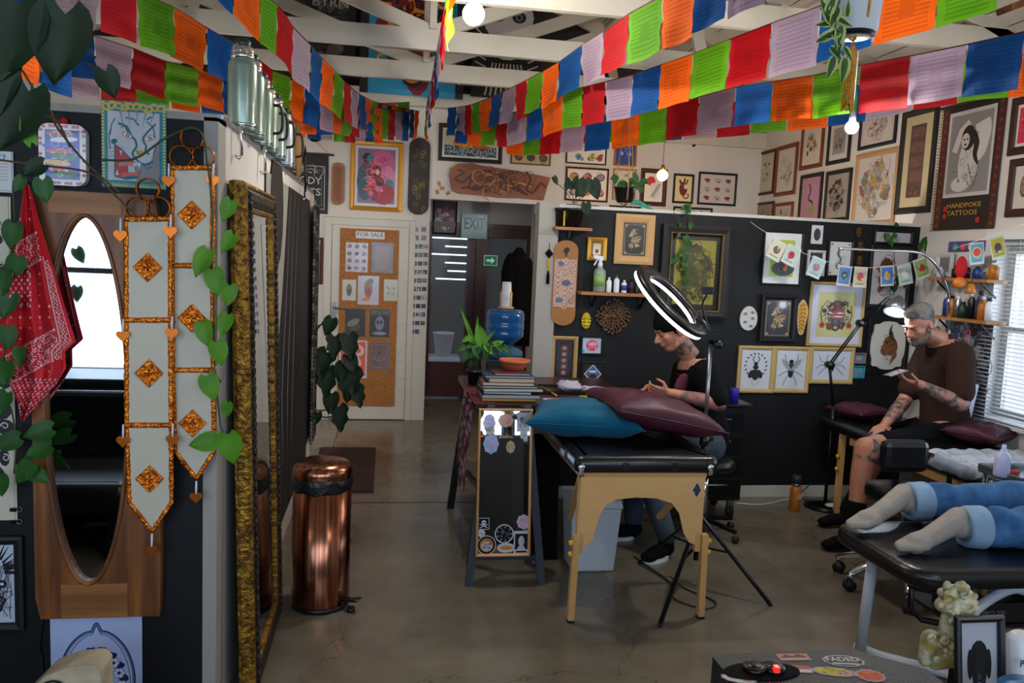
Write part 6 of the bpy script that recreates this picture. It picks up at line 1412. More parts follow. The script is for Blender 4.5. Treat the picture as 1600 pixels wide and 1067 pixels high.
# patterned cloth hanging at the counter's left side
g = MB(); NI, NJ = 18, 26
for j in range(NJ):
    for i in range(NI):
        q = [(.495-.006-.006*sin(a*1.3)-.03*b/NJ, 4.28+.55*a/NI, CZ-.0-(.5+.06*sin(a*.8))*b/NJ) for a, b in ((i, j), (i+1, j), (i+1, j+1), (i, j+1))]
        g.add(q, [(3, 2, 1, 0)], 'paint', '#5a1c24' if sin(i*1.7+j*.6)*cos(j*1.1-i*.5) > -.1 else '#8a7c80', True)
for i in range(NI): g.add([(.495, 4.28+.55*i/NI, CZ+.001), (.62, 4.28+.55*i/NI, CZ+.002), (.62, 4.28+.55*(i+1)/NI, CZ+.002), (.495, 4.28+.55*(i+1)/NI, CZ+.001)], [(0, 1, 2, 3)], 'paint', '#5a1c24')
tag(g.build('table_runner'), 'maroon and white patterned cloth hanging off the left side of the counter', 'cloth')
# books, pages towards the camera
z = CZ+.004; bk = [('#8c1c2c', '#b8902c', .31, .22, .018, 0), ('#20262c', '#9a9a98', .33, .25, .02, .02), ('#24466c', '#a8a498', .27, .23, .014, -.03), ('#1c2024', '#b0aca0', .34, .24, .018, .05),
                   ('#3a2c28', '#a8a090', .31, .24, .012, .0), ('#6c4c30', '#b4b0a4', .29, .22, .016, -.02), ('#7a5c40', '#a89c8c', .26, .2, .022, .03), ('#1c3050', '#9c9c98', .28, .2, .012, 0), ('#4a1c1c', '#a09080', .2, .18, .012, .04)]
blab = ['red and gold edged book at the bottom of the stack', 'dark grey hardback second from the bottom of the stack', 'blue covered book third from the bottom of the stack', 'wide black book in the middle of the stack', 'thin brown book above the wide black one',
        'tan spined book sixth from the bottom of the stack', 'thick brown paperback near the top of the stack', 'thin navy book just under the top one', 'small dark red book on top of the stack under the bowl']
for (cc, pg, w, d, h, r), lb in zip(bk, blab):
    c = Vector((.70+r*.3, 4.45, z+h/2)); t = thing('book', (c.x, c.y, z), lb, 'book', 'books stacked on the counter'); g = MB(); R = Matrix.Rotation(r*.8, 3, 'Z')
    for s in (-1, 1): g.box(c+Vector((0, 0, s*(h/2-.001))), (w, d, .002), 'paint', col=cc, R=R)
    g.box(c+R @ Vector((0, d/2-.001, 0)), (w, .002, h-.004), 'paint', col=cc, R=R); g.build('cover', t)
    g = MB(); g.box(c-R @ Vector((0, .002, 0)), (w-.006, d-.008, h-.0045), 'paint', col=pg, R=R); g.build('pages', t); z += h+.0015
ztop = z
t = thing('bowl_plant', (.745, 4.5, ztop), 'spotted leafy plant in shallow terracotta bowl on the book stack', 'plant')
g = MB(); g.lathe((.745, 4.5, ztop), [(.055, 0), (.075, .03), (.085, .045), (.092, .047), (.092, .062), (.08, .062), (.076, .05), (0, .048)], 'terracotta', 28); g.build('bowl', t)
foliage(t, [(px, py, s, a, {'y': 4.48}, m, .55) for px, py, s, a, m in ((750, 520, .12, 165, 'leaf_bright'), (742, 545, .1, 140, 'leaf'), (728, 530, .06, 60, 'leaf_bright'), (735, 540, .07, 80, 'leaf'), (760, 545, .1, 200, 'leaf'), (780, 535, .06, 250, 'leaf_bright'), (752, 552, .09, 20, 'leaf'), (740, 553, .08, 40, 'leaf'), (768, 548, .08, -50, 'leaf_bright'), (785, 545, .07, -60, 'leaf'), (793, 548, .06, -40, 'leaf'), (748, 560, .08, 5, 'leaf_dark'), (760, 558, .07, -10, 'leaf'), (726, 550, .05, 60, 'leaf'), (775, 552, .06, -20, 'leaf_dark'))], 'leaf', 9, variegated=None)
t = thing('spider_plant', at(738, 580, y=4.95), 'tall pointed leaves and trailing spotted leaves behind the book stack', 'plant'); c = at(742, 588, y=4.95); pot(t, (c.x, 4.95, CZ+.002), .04, .05, .09, 'black_plastic')
for a_, b_ in (((742, 540), (719, 478)), ((744, 540), (747, 492)), ((746, 545), (775, 515)), ((740, 545), (730, 508))):
    p, q = at(*a_, y=4.93), at(*b_, y=4.9); g = MB(); leaf(g, p, q-p, (0, -1, .2), (q-p).length, .028, 'leaf_bright', .05, 0); g.build('leaf', t)
foliage(t, [(720, 545, .06, 60, {'y': 4.92}, 'leaf', .6), (726, 560, .07, 30, {'y': 4.92}, 'leaf', .6), (745, 568, .07, 0, {'y': 4.92}, 'leaf_dark', .6), (735, 572, .06, 20, {'y': 4.92}, 'leaf_dark', .6)], 'leaf', 4)
# table clutter near the artist
def on(px, py, z=CZ): return at(px, py, z=z)
c = on(890, 612); g = MB(); rnd = random.Random(4); g.ball(c+Vector((0, 0, .035)), (.085, .08, .034), 'tissue', 16, 10, jag=.22, rnd=rnd); g.ball(c+Vector((.09, .0, .02)), (.05, .05, .018), 'tissue', 12, 8, jag=.25, rnd=rnd); g.tube([c+Vector((.07, 0, .02)), c+Vector((.17, .03, .03)), c+Vector((.26, .04, .02))], [.02, .012, .006], 'tissue', 6, flat=.4)
tag(g.build('crumpled_film'), 'crumpled pale plastic film lying on the counter', 'plastic film')
t = thing('metal_tray', on(885, 618)+Vector((0, 0, .0)), 'dark shallow tray under the crumpled film on the counter', 'tray'); g = MB(); c = on(885, 618); g.box((c.x, 4.75, CZ+.004), (.42, .26, .006), 'black_plastic'); g.build('base', t, bevel=.002)
g = MB(); c2 = Vector((c.x, 4.75, CZ+.008)); bars(g, c2, Vector((1, 0, 0)), Vector((0, 1, 0)), .43, .27, .012, .012, 'black_metal'); g.build('rim', t)
c = on(957, 617); g = MB(); g.slab([(-.05, -.03), (.04, -.035), (.05, .01), (.0, .035), (-.045, .02)], c+Vector((0, 0, .004)), (1, 0, 0), (0, 1, 0), .02, 'yellow_paint'); tag(g.build('yellow_sponge', bevel=.003), 'small bright yellow block on the counter by the artist', 'sponge')
for k, (a_, b_) in enumerate((((846, 604), (870, 618)), ((905, 619), (945, 622)), ((938, 606), (943, 619)))):
    g = MB(); p, q = on(*a_, z=CZ+.012+.004*k), on(*b_, z=CZ+.012+.004*k); g.tube([p, q], .005, 'yellow_paint' if k else 'gold_paint', 8); tag(g.build('marker_pen'), 'thin yellow pen on the counter, %s' % ('beside the books' if k == 0 else 'in front of the crumpled film' if k == 1 else 'next to the yellow block'), 'pen')
g = MB(); c = on(905, 628, CZ); c = Vector((1.05, 4.4, CZ+.002)); g.box(c, (.26, .16, .003), 'paint', col='#b4a4a8', rz=.1); tag(g.build('paper_sheet'), 'pinkish white paper on the counter behind the teal cushion', 'paper')
# water dispenser with bottle and cups
wc = at(789, 512, y=6.2); t = thing('water_dispenser', (wc.x, 6.2, 0), 'tall water dispenser stand holding the blue bottle behind the counter', 'water dispenser')
g = MB(); g.span((wc.x-.16, 6.04, 0), (wc.x+.16, 6.36, .92), 'black_plastic'); g.build('cabinet', t, bevel=.01); g = MB(); g.lathe((wc.x, 6.2, .92), [(.15, 0), (.15, .05), (.08, .09), (.04, .09)], 'blue_roll', 24); g.build('collar', t)
t = thing('water_bottle', (wc.x, 6.2, 1.0), 'large blue upside down water bottle behind the counter plants', 'bottle')
g = MB(); g.lathe((wc.x, 6.2, .99), [(.03, 0), (.035, .03), (.1, .06), (.145, .1), (.15, .13), (.143, .145), (.15, .16), (.15, .2), (.143, .215), (.15, .23), (.15, .27), (.14, .3), (.11, .315), (0, .315)], 'blue_bottle', 32); g.build('body', t)
wz = 1.31; t = thing('cup_holder', (wc.x, 6.2, wz), 'small wooden rack holding paper cups on the blue bottle', 'cup rack')
g = MB(); g.lathe((wc.x, 6.2, wz), [(.065, 0), (.065, .012), (0, .012)], 'pine', 20); g.build('base', t)
for k in range(4): a = tau*k/4+.5; g = MB(); g.cyl((wc.x+.055*cos(a), 6.2+.055*sin(a), wz+.01), (wc.x+.055*cos(a), 6.2+.055*sin(a), wz+.13), .005, 'pine', n=8); g.build('post', t)
g = MB()
for k in range(6): g.lathe((wc.x, 6.2, wz+.014+.014*k), [(.043, 0), (.043, .005), (.042, .006), (.035, .125), (0, .125)][:5], 'white_plastic', 24)
tag(g.build('paper_cups'), 'stack of white paper cups upside down in the wooden rack', 'cups')

# ------------------------------------------------------------------ A-frame easel with stickered mirror
t = thing('easel', (.66, 4.05, 0), 'dark grey folding easel in front of the counter', 'easel')
for a, b in (((.465, 3.95, 0), (.565, 4.1, .93)), ((.85, 3.95, 0), (.76, 4.1, .93)), ((.5, 4.24, 0), (.57, 4.12, .92)), ((.83, 4.24, 0), (.75, 4.12, .92))):
    g = MB(); g.bar(a, b, .04, .022, 'easel_paint'); g.build('leg', t)
g = MB(); g.bar((.48, 3.985, .14), (.83, 3.985, .14), .03, .02, 'easel_paint'); g.build('ledge', t); g = MB(); g.bar((.55, 4.11, .9), (.78, 4.11, .9), .03, .02, 'easel_paint'); g.build('top_rail', t)
a, b = at(748, 638, y=4.05), at(827, 867, y=3.955); B0 = Vector(((a.x+b.x)/2, 3.95, b.z)); B1 = Vector(((a.x+b.x)/2, 4.05, a.z)); Vm = (B1-B0).normalized(); Um = Vector((1, 0, 0)); Nm = Um.cross(Vm); O = (B0+B1)/2; mw, mh = b.x-a.x, (B1-B0).length
t = thing('easel_mirror', (O.x, O.y, B0.z), 'tall narrow wood framed mirror with stickers standing on the easel', 'mirror')
g = MB(); bars(g, O, Um, Vm, mw, mh, .012, .02, 'pale_wood'); g.build('frame', t)
g = MB(); g.slab([(-mw/2+.01, -mh/2+.01), (mw/2-.01, -mh/2+.01), (mw/2-.01, mh/2-.01), (-mw/2+.01, mh/2-.01)], O, Um, Vm, .005, 'mirror'); g.build('mirror_glass', t)
def sticker(u, v, w, h, name, label, fn, shape='round', bgc='#b4b4b8'):
    g = MB(); c = O+Um*(u*mw)+Vm*(v*mh)+Nm*.0055; A = Art(g, c, Um, Vm, w, h, 'gloss_paint'); A.z = 0
    if shape == 'rect': A.rect(-.5, -.5, .5, .5, bgc)
    elif shape == 'wavy': A.pol([(.5*(1-.12*(i % 2))*cos(tau*i/16), .5*(1-.12*(i % 2))*sin(tau*i/16)) for i in range(16)], bgc)
    else: A.ell(0, 0, .5, .5, bgc, n=24)
    fn(A); o = tag(g.build(name), label, 'sticker', 'stickers on the easel mirror')
def skk(c, s=1, n=14): return lambda A: A.sketch(c, s, n, rx=.36, ry=.36, t=.03)
sticker(-.3, .4, .07, .1, 'sticker', 'pale blue and pink wavy sticker, top left on the easel mirror', skk(['#6c8cb8', '#b890b0']), 'wavy', '#a8a4c0')
sticker(.0, .42, .085, .075, 'sticker', 'orange wavy sticker, top middle on the easel mirror', skk(['#8c4c30', '#c88c6c'], 2), 'wavy', '#b87858')
sticker(.33, .41, .07, .1, 'sticker', 'grey and white rectangular sticker, top right on the easel mirror', skk(['#4c4c54'], 3, 20), 'rect', '#a8a8b0')
sticker(-.28, .35, .05, .045, 'sticker', 'small round yellow sticker below the pale blue one on the easel mirror', skk(['#b87c2c'], 4, 8), 'round', '#b8b0a0')
sticker(-.26, .26, .085, .11, 'sticker', 'large blue and pink wavy sticker on the upper left of the easel mirror', skk(['#4c9cb8', '#a06cb8', '#c890b8'], 5, 26), 'wavy', '#8c9cb8')
sticker(.34, .33, .04, .05, 'sticker', 'small white round sticker on the upper right of the easel mirror', skk(['#4c3c3c'], 6, 8), 'round')
sticker(.1, .24, .05, .07, 'sticker', 'tan figure sticker in the upper middle of the easel mirror', skk(['#8c7450'], 7, 8), 'wavy', '#a08c60')
sticker(-.36, -.28, .058, .06, 'sticker', 'black skull and crossbones sticker on the lower left of the easel mirror', lambda A: (A.rect(-.45, -.45, .45, .45, '#101014'), A.ell(0, .1, .22, .2, '#b8b8c0'), A.rect(-.12, -.12, .12, 0, '#b8b8c0'), A.ell(-.09, .1, .06, .06, '#101014'), A.ell(.09, .1, .06, .06, '#101014'), A.line([(-.35, -.35), (.35, -.05)], .07, '#b8b8c0'), A.line([(-.35, -.05), (.35, -.35)], .07, '#b8b8c0')), 'rect')
sticker(-.4, -.345, .04, .04, 'sticker', 'small white sticker under the skull sticker on the easel mirror', skk(['#2c2c3c'], 8, 8), 'round')
sticker(.02, -.35, .1, .1, 'sticker', 'large round black sticker with white marks, lower middle of the easel mirror', lambda A: (A.ell(0, 0, .44, .44, '#14161c', n=24), [A.line([(.3*cos(k*.7), .3*sin(k*.7)), (.4*cos(k*.7), .4*sin(k*.7))], .05, '#8c9098') for k in range(9)], A.sketch(['#4c5c60', '#7c8488'], 3, 14, rx=.24, ry=.24)), 'round')
sticker(-.3, -.425, .1, .1, 'sticker', 'round black sticker with orange arc and white tiger, bottom left of the easel mirror', lambda A: (A.ell(0, 0, .46, .46, '#121218', n=24), A.ell(0, 0, .36, .36, '#a8682c', n=20), A.ell(0, -.05, .28, .26, '#a8a8b0'), A.sketch(['#18181c'], 4, 12, rx=.24, ry=.24)), 'round')
sticker(.06, -.445, .095, .05, 'sticker', 'oval white sticker with golden figure, bottom middle of the easel mirror', lambda A: A.ell(0, 0, .36, .24, '#a87c3c'), 'round')
sticker(.37, -.27, .075, .08, 'sticker', 'pink rose shaped sticker on the lower right of the easel mirror', skk(['#b87c9c', '#8c6c84'], 9, 10), 'wavy', '#b89cb0')
sticker(.34, -.41, .08, .12, 'sticker', 'white rectangular sticker with black portrait, bottom right of the easel mirror', lambda A: (A.rect(-.42, -.3, .42, .38, '#14141a'), A.ell(.0, .05, .2, .24, '#a8a8ac'), A.ell(0, -.25, .26, .1, '#a8a8ac'), A.rect(-.36, -.44, .36, -.36, '#14141a')), 'rect')

# ------------------------------------------------------------------ wooden massage table with cushions
BX0, BX1, BY0, BY1, BZ = .89, 1.60, 3.5, 4.95, .80
t = thing('massage_table', (1.25, 4.1, 0), 'folding wooden massage table with black padded top under the two cushions', 'massage table')
def pad(mb, x0, x1, y0, y1, z0, z1, r, m, rc=.05):
    pts = []
    for cx_, cy_, a0 in ((x1-rc, y1-rc, 0), (x0+rc, y1-rc, pi/2), (x0+rc, y0+rc, pi), (x1-rc, y0+rc, 3*pi/2)):
        for i in range(7): a = a0+pi/2*i/6; pts.append((cx_, cy_, cos(a), sin(a)))
    n = len(pts); vs = []; prof = [(-r*1.2, 0), (-r*.3, 0), (-.0, r*.35), (0, (z1-z0)*.6), (-r*.25, z1-z0-r*.3), (-r*.9, z1-z0), (-r*2.2, z1-z0+.001)]
    for o, zz in prof:
        for cx_, cy_, ca, sa in pts: vs.append((cx_+(rc+o)*ca, cy_+(rc+o)*sa, z0+zz))
    k = len(prof); fs = [(j*n+i, j*n+(i+1) % n, (j+1)*n+(i+1) % n, (j+1)*n+i) for j in range(k-1) for i in range(n)]; fs += [tuple(range(n-1, -1, -1)), tuple((k-1)*n+i for i in range(n))]
    mb.add(vs, fs, m, None, True)
g = MB(); pad(g, BX0, BX1, BY0, BY1, BZ-.075, BZ, .03, 'black_leather'); g.build('padded_top', t)
g = MB(); g.span((BX0+.03, BY0+.04, BZ-.105), (BX1-.03, BY0+.06, BZ-.074), 'pine'); g.span((BX0+.03, BY0+.04, BZ-.105), (BX0+.05, BY1-.04, BZ-.074), 'pine'); g.span((BX1-.05, BY0+.04, BZ-.105), (BX1-.03, BY1-.04, BZ-.074), 'pine'); g.span((BX0+.03, BY1-.06, BZ-.105), (BX1-.03, BY1-.04, BZ-.074), 'pine'); g.build('frame', t)
ly = BY0+.03; U_, W_ = Vector((1, 0, 0)), Vector((0, 0, 1))
for s, xu, xl, xf in ((-1, .935, .915, .905), (1, 1.525, 1.55, 1.555)):
    g = MB(); g.bar((xu, ly+.03, BZ-.08), (xu+s*-.0, ly+.01, .33), .032, .03, 'pine', up=(0, 1, 0)); g.build('leg', t)
    g = MB(); g.bar((xl, ly-.01, .42), (xf, ly-.015, 0.01), .03, .034, 'pine', up=(0, 1, 0)); g.build('leg_extension', t)
    for zz in (.385, .33): g = MB(); g.lathe((xl+s*.012, ly-.01, zz), [(.013, 0), (.014, .012), (.011, .022), (0, .024)], 'yellow_knob', 12, axis=(s, 0, 0)); g.build('knob', t)
    g = MB(); g.bar((xf, ly-.015, .0), (xf, ly-.015, .012), .033, .036, 'black_rubber', up=(0, 1, 0)); g.build('foot', t)
    g = MB(); g.bar((xu-s*.0, ly+.03, BZ-.09), (xu-s*.05, ly+.42, .36), .028, .022, 'pale_wood'); g.build('brace', t)
    g = MB(); g.bar((xu, BY1-.08, BZ-.08), (xu+s*.02, BY1-.06, 0.0), .032, .03, 'pine', up=(0, 1, 0)); g.build('leg', t)
    g = MB(); p = (xu+s*.02, BY0-.004, BZ-.045); g.lathe(p, [(.016, 0), (.016, .008), (.01, .012), (0, .012)], 'chrome', 14, axis=(0, -1, 0)); g.box((p[0], p[1]-.008, p[2]-.02), (.02, .01, .03), 'chrome'); g.build('latch', t, bevel=.002)
for x in (1.13, 1.37): g = MB(); g.torus((x, BY0-.001, BZ-.04), .017, .005, 'black_rubber', 18, 6, axis=(0, 1, 0)); g.build('grommet', t)
g = MB(); pts = [(.925, .70), (.925, .38), (.965, .36), (1.0, .40), (1.02, .50), (1.05, .56), (1.1, .59), (1.2, .60), (1.3, .595), (1.38, .57), (1.42, .52), (1.45, .42), (1.48, .375), (1.52, .36), (1.54, .38), (1.54, .70)]
g.slab(pts, (0, ly+.012, 0), U_, W_, .012, 'beech'); g.build('end_panel', t, bevel=.002)
g = MB(); A = Art(g, Vector((1.5, ly-.0003, .635)), U_, W_, .05, .085, 'gloss_paint'); A.pol([(0, -.5), (.5, 0), (0, .5), (-.5, 0)], '#b0b4bc'); A.pol([(0, -.42), (.42, 0), (0, .42), (-.42, 0)], '#20242c'); A.sketch(['#5c7ca0', '#8c94a0'], 3, 12, rx=.24, ry=.26); o = g.build('diamond_sticker', t); o['label'] = 'dark blue diamond shaped sticker'
g = MB(); g.box((BX0-.006, 3.75, BZ-.035), (.014, .09, .03), 'steel'); g.build('side_handle', t, bevel=.003)
for x in (1.08, 1.3): g = MB(); g.tube(spline([(x-.05, 3.75, BZ-.1), (x-.03, 3.74, BZ-.14), (x, 3.73, BZ-.15), (x+.03, 3.74, BZ-.14), (x+.05, 3.75, BZ-.1)], 4), .008, 'white_plastic', 6, flat=.3); g.build('strap', t)
def cushion(c, s, rz, tilt, th, m, label, roll=0):
    g = MB(); n = 22; R = Matrix.Rotation(rz, 3, 'Z') @ Matrix.Rotation(tilt, 3, 'X') @ Matrix.Rotation(roll, 3, 'Y'); vs = []; rnd = random.Random(int(s*100+rz*10))
    for sd in (1, -1):
        for j in range(n+1):
            for i in range(n+1):
                u, v = 2*i/n-1, 2*j/n-1; k = max(0, (1-abs(u)**2.2)*(1-abs(v)**2.2))**.42; pin = 1-.1*(1-abs(u)**2)*(abs(v)**3); pin2 = 1-.1*(1-abs(v)**2)*(abs(u)**3)
                wr = .006*sin(u*7+v*4)*k+.004*sin(v*11-u*5)*k
                vs.append(R @ Vector((u*s/2*pin2, v*s/2*pin, sd*(th/2*k+wr)))+Vector(c))
    N_ = (n+1)**2; fs = []
    for j in range(n):
        for i in range(n):
            a = j*(n+1)+i; fs.append((a, a+1, a+n+2, a+n+1)); a += N_; fs.append((a, a+n+1, a+n+2, a+1))
    g.add(vs, fs, m, None, True); t = thing('cushion', c, label, 'cushion'); o = g.build('cover', t); w = o.modifiers.new('weld', 'WELD'); w.merge_threshold = .0008
    g = MB(); e = []
    for a, b in (((-1, -1), (1, -1)), ((1, -1), (1, 1)), ((1, 1), (-1, 1)), ((-1, 1), (-1, -1))):
        for i in range(12):
            u, v = a[0]+(b[0]-a[0])*i/12, a[1]+(b[1]-a[1])*i/12; pin = 1-.1*(1-abs(u)**2)*(abs(v)**3); pin2 = 1-.1*(1-abs(v)**2)*(abs(u)**3); e.append(R @ Vector((u*s/2*pin2, v*s/2*pin, 0))+Vector(c))
    g.tube(e+[e[0]], .0035, m, 6, cap=False); g.build('seam', t); return t
cushion((1.06, 4.02, BZ+.087), .59, radians(-15), radians(-1), .17, 'teal_velvet', 'teal velvet cushion lying on the massage table')
cushion((1.40, 3.96, BZ+.135), .6, radians(4), radians(0), .18, 'burgundy', 'burgundy leather cushion propped on the teal one', roll=radians(11))
# things under the table
t = thing('waste_bin', (1.17, 4.2, 0), 'light grey plastic bin with swing lid under the massage table', 'bin')
g = MB(); g.box((1.17, 4.2, .18), (.24, .2, .36), 'grey_plastic', taper=1.18); g.build('body', t, bevel=.012); g = MB(); g.box((1.17, 4.2, .385), (.3, .25, .05), 'grey_plastic', taper=.92); g.build('lid', t, bevel=.012)
g = MB(); g.box((.93, 4.5, .3), (.16, .45, .6), 'black_cloth', taper=.9); g.ball((.93, 4.5, .58), (.09, .22, .1), 'black_cloth'); tag(g.build('equipment_bag', remesh=.02, smooth=6), 'black soft bag standing under the left side of the massage table', 'bag')
g = MB(); g.tube(spline([(1.47, 4.3, .006), (1.55, 3.9, .006), (1.5, 3.72, .006), (1.62, 3.6, .006), (1.7, 3.68, .006), (1.6, 3.85, .006), (1.56, 3.95, .03)], 6), .004, 'cable'); tag(g.build('power_lead'), 'black lead looping on the floor by the massage table leg', 'cable')
# black drawer trolley
t = thing('drawer_trolley', (2.25, 5.1, 0), 'black wheeled drawer trolley with cups behind the seated artist', 'trolley')
g = MB(); g.span((2.02, 4.95, .13), (2.42, 5.32, .78), 'black_plastic'); g.build('body', t, bevel=.01)
for k in range(4): g = MB(); g.span((2.04, 4.935, .16+k*.15), (2.4, 4.95, .29+k*.15), 'black_metal'); o = g.build('drawer', t, bevel=.004); g = MB(); g.tube([(2.14, 4.93, .25+k*.15), (2.14, 4.915, .25+k*.15), (2.3, 4.915, .25+k*.15), (2.3, 4.93, .25+k*.15)], .005, 'steel'); g.build('handle', o)
g = MB(); g.span((1.98, 4.92, .78), (2.45, 5.34, .8), 'black_plastic'); g.build('top', t, bevel=.006)
for x, y in ((2.07, 5.0), (2.37, 5.0), (2.07, 5.27), (2.37, 5.27)):
    g = MB(); g.cyl((x-.012, y, .045), (x+.012, y, .045), .045, 'black_rubber', n=20); g.cyl((x-.014, y, .045), (x+.014, y, .045), .02, 'steel', n=14); o = g.build('caster', t); g = MB(); g.bar((x, y, .045), (x, y, .13), .04, .03, 'steel'); g.build('fork', o)
g = MB(); c = at(1150, 648, y=5.0); g.lathe((c.x-.03, 4.99, .802), [(.03, 0), (.034, .09), (.03, .1), (0, .1)], 'violet_cap', 16); tag(g.build('ink_cup'), 'black cup with violet side on the drawer trolley', 'cup')

# ------------------------------------------------------------------ ring light on tripod
rx_, ry_ = 1.70, 3.95
t = thing('ring_light_stand', (rx_, ry_, 0), 'glowing ring light tilted on black tripod in front of the artist', 'ring light')
g = MB(); g.cyl((rx_, ry_, .12), (rx_, ry_, .78), .014, 'black_metal'); g.cyl((rx_, ry_, .78), (rx_+.0, ry_, 1.3), .010, 'steel'); g.build('pole', t)
for z in (.2, .36, .78): g = MB(); g.cyl((rx_, ry_, z-.025), (rx_, ry_, z+.025), .024, 'black_plastic'); g.bar((rx_+.02, ry_, z), (rx_+.05, ry_, z+.01), .014, .02, 'black_plastic'); g.build('collar', t)
for x, y in ((1.975, 3.62), (1.32, 3.43), (1.47, 4.2)):
    g = MB(); e = Vector((x, y, .008)); a = Vector((rx_, ry_, .36)); d = (e-a); d2 = Vector((d.x, d.y, 0)).normalized(); g.bar(a+d2*.02, e, .02, .013, 'black_metal'); g.ball(e, .011, 'black_rubber', 8, 6); o = g.build('leg', t); g = MB(); g.bar(Vector((rx_, ry_, .2))+d2*.02, a.lerp(e, .42), .016, .006, 'black_metal'); g.build('strut', o)
rc = Vector((1.47, 3.95, 1.52)); rn = Vector((.56, -.42, .72)).normalized()
A1 = at(996, 432, y=3.9)
Q = Vector((0, 0, 1)).rotation_difference(rn).to_matrix()
g = MB(); RR = .215
def ringprof(g, prof, m, a0=0, a1=tau, N=72):
    vs, k = [], len(prof); full = abs(a1-a0-tau) < 1e-6; M_ = N if full else N+1
    for i in range(M_):
        a = a0+(a1-a0)*i/N
        for r, z in prof: vs.append(Q @ Vector((r*cos(a), r*sin(a), z))+rc)
    fs = [(i*k+j, ((i+1) % M_)*k+j, ((i+1) % M_)*k+(j+1) % k, i*k+(j+1) % k) for i in range(N) for j in range(k)]; g.add(vs, fs, m, None, True)
ringprof(g, [(RR-.045, -.012), (RR-.045, .014), (RR+.03, .014), (RR+.03, -.012)], 'black_plastic'); g.build('ring_housing', t)
g = MB(); ringprof(g, [(RR-.04, -.0125), (RR+.026, -.0125), (RR+.026, -.03), (RR-.04, -.03)], 'ring_glow'); g.build('light_tube', t)
e = Q @ Vector((0, 0, 0))+rc; j = Vector((rx_, ry_, 1.3)); 
g = MB(); g.tube([j, j+Vector((0, 0, .06)), rc+(j-rc)*.62+Vector((0, 0, .06))], .014, 'black_plastic'); g.box(j+Vector((-.02, 0, .05)), (.1, .06, .05), 'black_plastic'); g.ball(j+Vector((.03, -.02, .0)), .025, 'black_plastic', 12, 8); g.build('tilt_head', t)
g = MB(); p1 = Q @ Vector((RR-.045, 0, 0))+rc; g.tube(spline([j+Vector((-.02, 0, .08)), j+Vector((-.06, 0, .2)), j+Vector((-.05, -.02, .26))], 5), .006, 'black_plastic'); g.box(j+Vector((-.05, -.02, .28)), (.06, .02, .04), 'black_plastic'); g.build('phone_clamp', t)

# ------------------------------------------------------------------ floor lamp with articulated arm
t = thing('floor_lamp', (3.2, 5.2, 0), 'black articulated floor lamp with bright head on round base', 'lamp')
g = MB(); g.lathe((3.2, 5.2, 0), [(.15, 0), (.15, .015), (.13, .03), (.03, .04), (0, .04)], 'black_metal', 32); g.build('base', t)
E1, E2, E3 = at(1296, 570, y=5.15), at(1345, 505, y=5.0), at(1392, 462, y=4.8)
g = MB(); g.cyl((3.2, 5.2, .03), (3.2, 5.2, .75), .012, 'black_metal'); g.cyl((3.2, 5.2, .75), E1, .010, 'black_metal'); g.build('pole', t)
for a, b in ((E1, E2), (E2, E3)):
    for s in (-1, 1): g = MB(); g.cyl(a+Vector((.0, 0, s*.014)), b+Vector((0, 0, s*.014)), .006, 'black_metal', n=8); g.build('arm', t)
for q in (E1, E2): g = MB(); g.cyl(q+Vector((0, -.03, 0)), q+Vector((0, .03, 0)), .024, 'black_plastic'); g.build('joint', t)
hd = at(1402, 478, y=4.75); ax = Vector((-.45, -.35, -1)).normalized(); g = MB(); g.lathe(hd-ax*.07, [(.02, 0), (.035, .02), (.06, .07), (.075, .12), (.072, .12), (.055, .07), (.02, .02)], 'steel', 24, axis=ax); g.build('lamp_head', t)
g = MB(); g.ball(hd+ax*.035, .034, 'lamp_glow', 14, 10); g.build('bulb', t); bulb_light('floor_lamp_light', hd+ax*.1, 4, (.85, .93, 1), .03)
# chrome arched magnifier lamp arm
t = thing('chrome_arc_stand', at(1484, 560, y=4.95), 'bent chrome tube arm rising behind the sitting man and reaching left', 'stand'); g = MB(); P_ = lambda x, y: at(x, y, y=4.95)
g.tube(spline([P_(1310, 388), P_(1370, 391), P_(1425, 393), P_(1447, 400), P_(1465, 418), P_(1480, 450), P_(1483, 480), P_(1483, 530)], 6), .009, 'chrome', 10); g.build('tube', t)
g = MB(); c = P_(1483, 530); g.cyl(c, c+Vector((.0, 0, .08)), .014, 'steel'); g.bar(c+Vector((0, 0, .03)), (XR-.002, c.y, c.z+.03), .03, .03, 'steel'); g.build('wall_clamp', t)
# ------------------------------------------------------------------ furniture behind the camera, seen in the mirrors
def cabinet(x0, x1, y0, y1, h, label, n=3, name='storage_cabinet'):
    t = thing(name, ((x0+x1)/2, (y0+y1)/2, 0), label, 'cabinet'); g = MB(); g.span((x0, y0, .04), (x1, y1, h), 'black_plastic'); g.build('body', t, bevel=.006)
    for k in range(n): a = x0+(x1-x0)*k/n; b = x0+(x1-x0)*(k+1)/n; g = MB(); g.span((a+.01, y1, .08), (b-.01, y1+.018, h-.04), 'black_metal'); o = g.build('door', t); g = MB(); g.cyl((b-.06, y1+.03, h*.6), (b-.06, y1+.03, h*.75), .006, 'steel', n=8); g.build('handle', o)
cabinet(-3.5, -1.4, -1.6, -1.05, .62, 'black storage cabinet under the shop front window, left one', 4)
cabinet(-.9, 2.8, -2.0, -1.5, 1.0, 'black storage cabinet under the shop front window, right one', 5)
t = thing('waiting_bench', (-2.4, .9, 0), 'black padded bench in the front left corner, seen only in the mirror', 'bench'); g = MB(); pad(g, -3.5, -1.3, .5, 1.3, .3, .45, .03, 'black_leather'); g.build('seat', t); g = MB(); g.span((-3.5, .45, .0), (-1.3, .52, .8), 'black_leather'); g.build('backrest', t, bevel=.03)
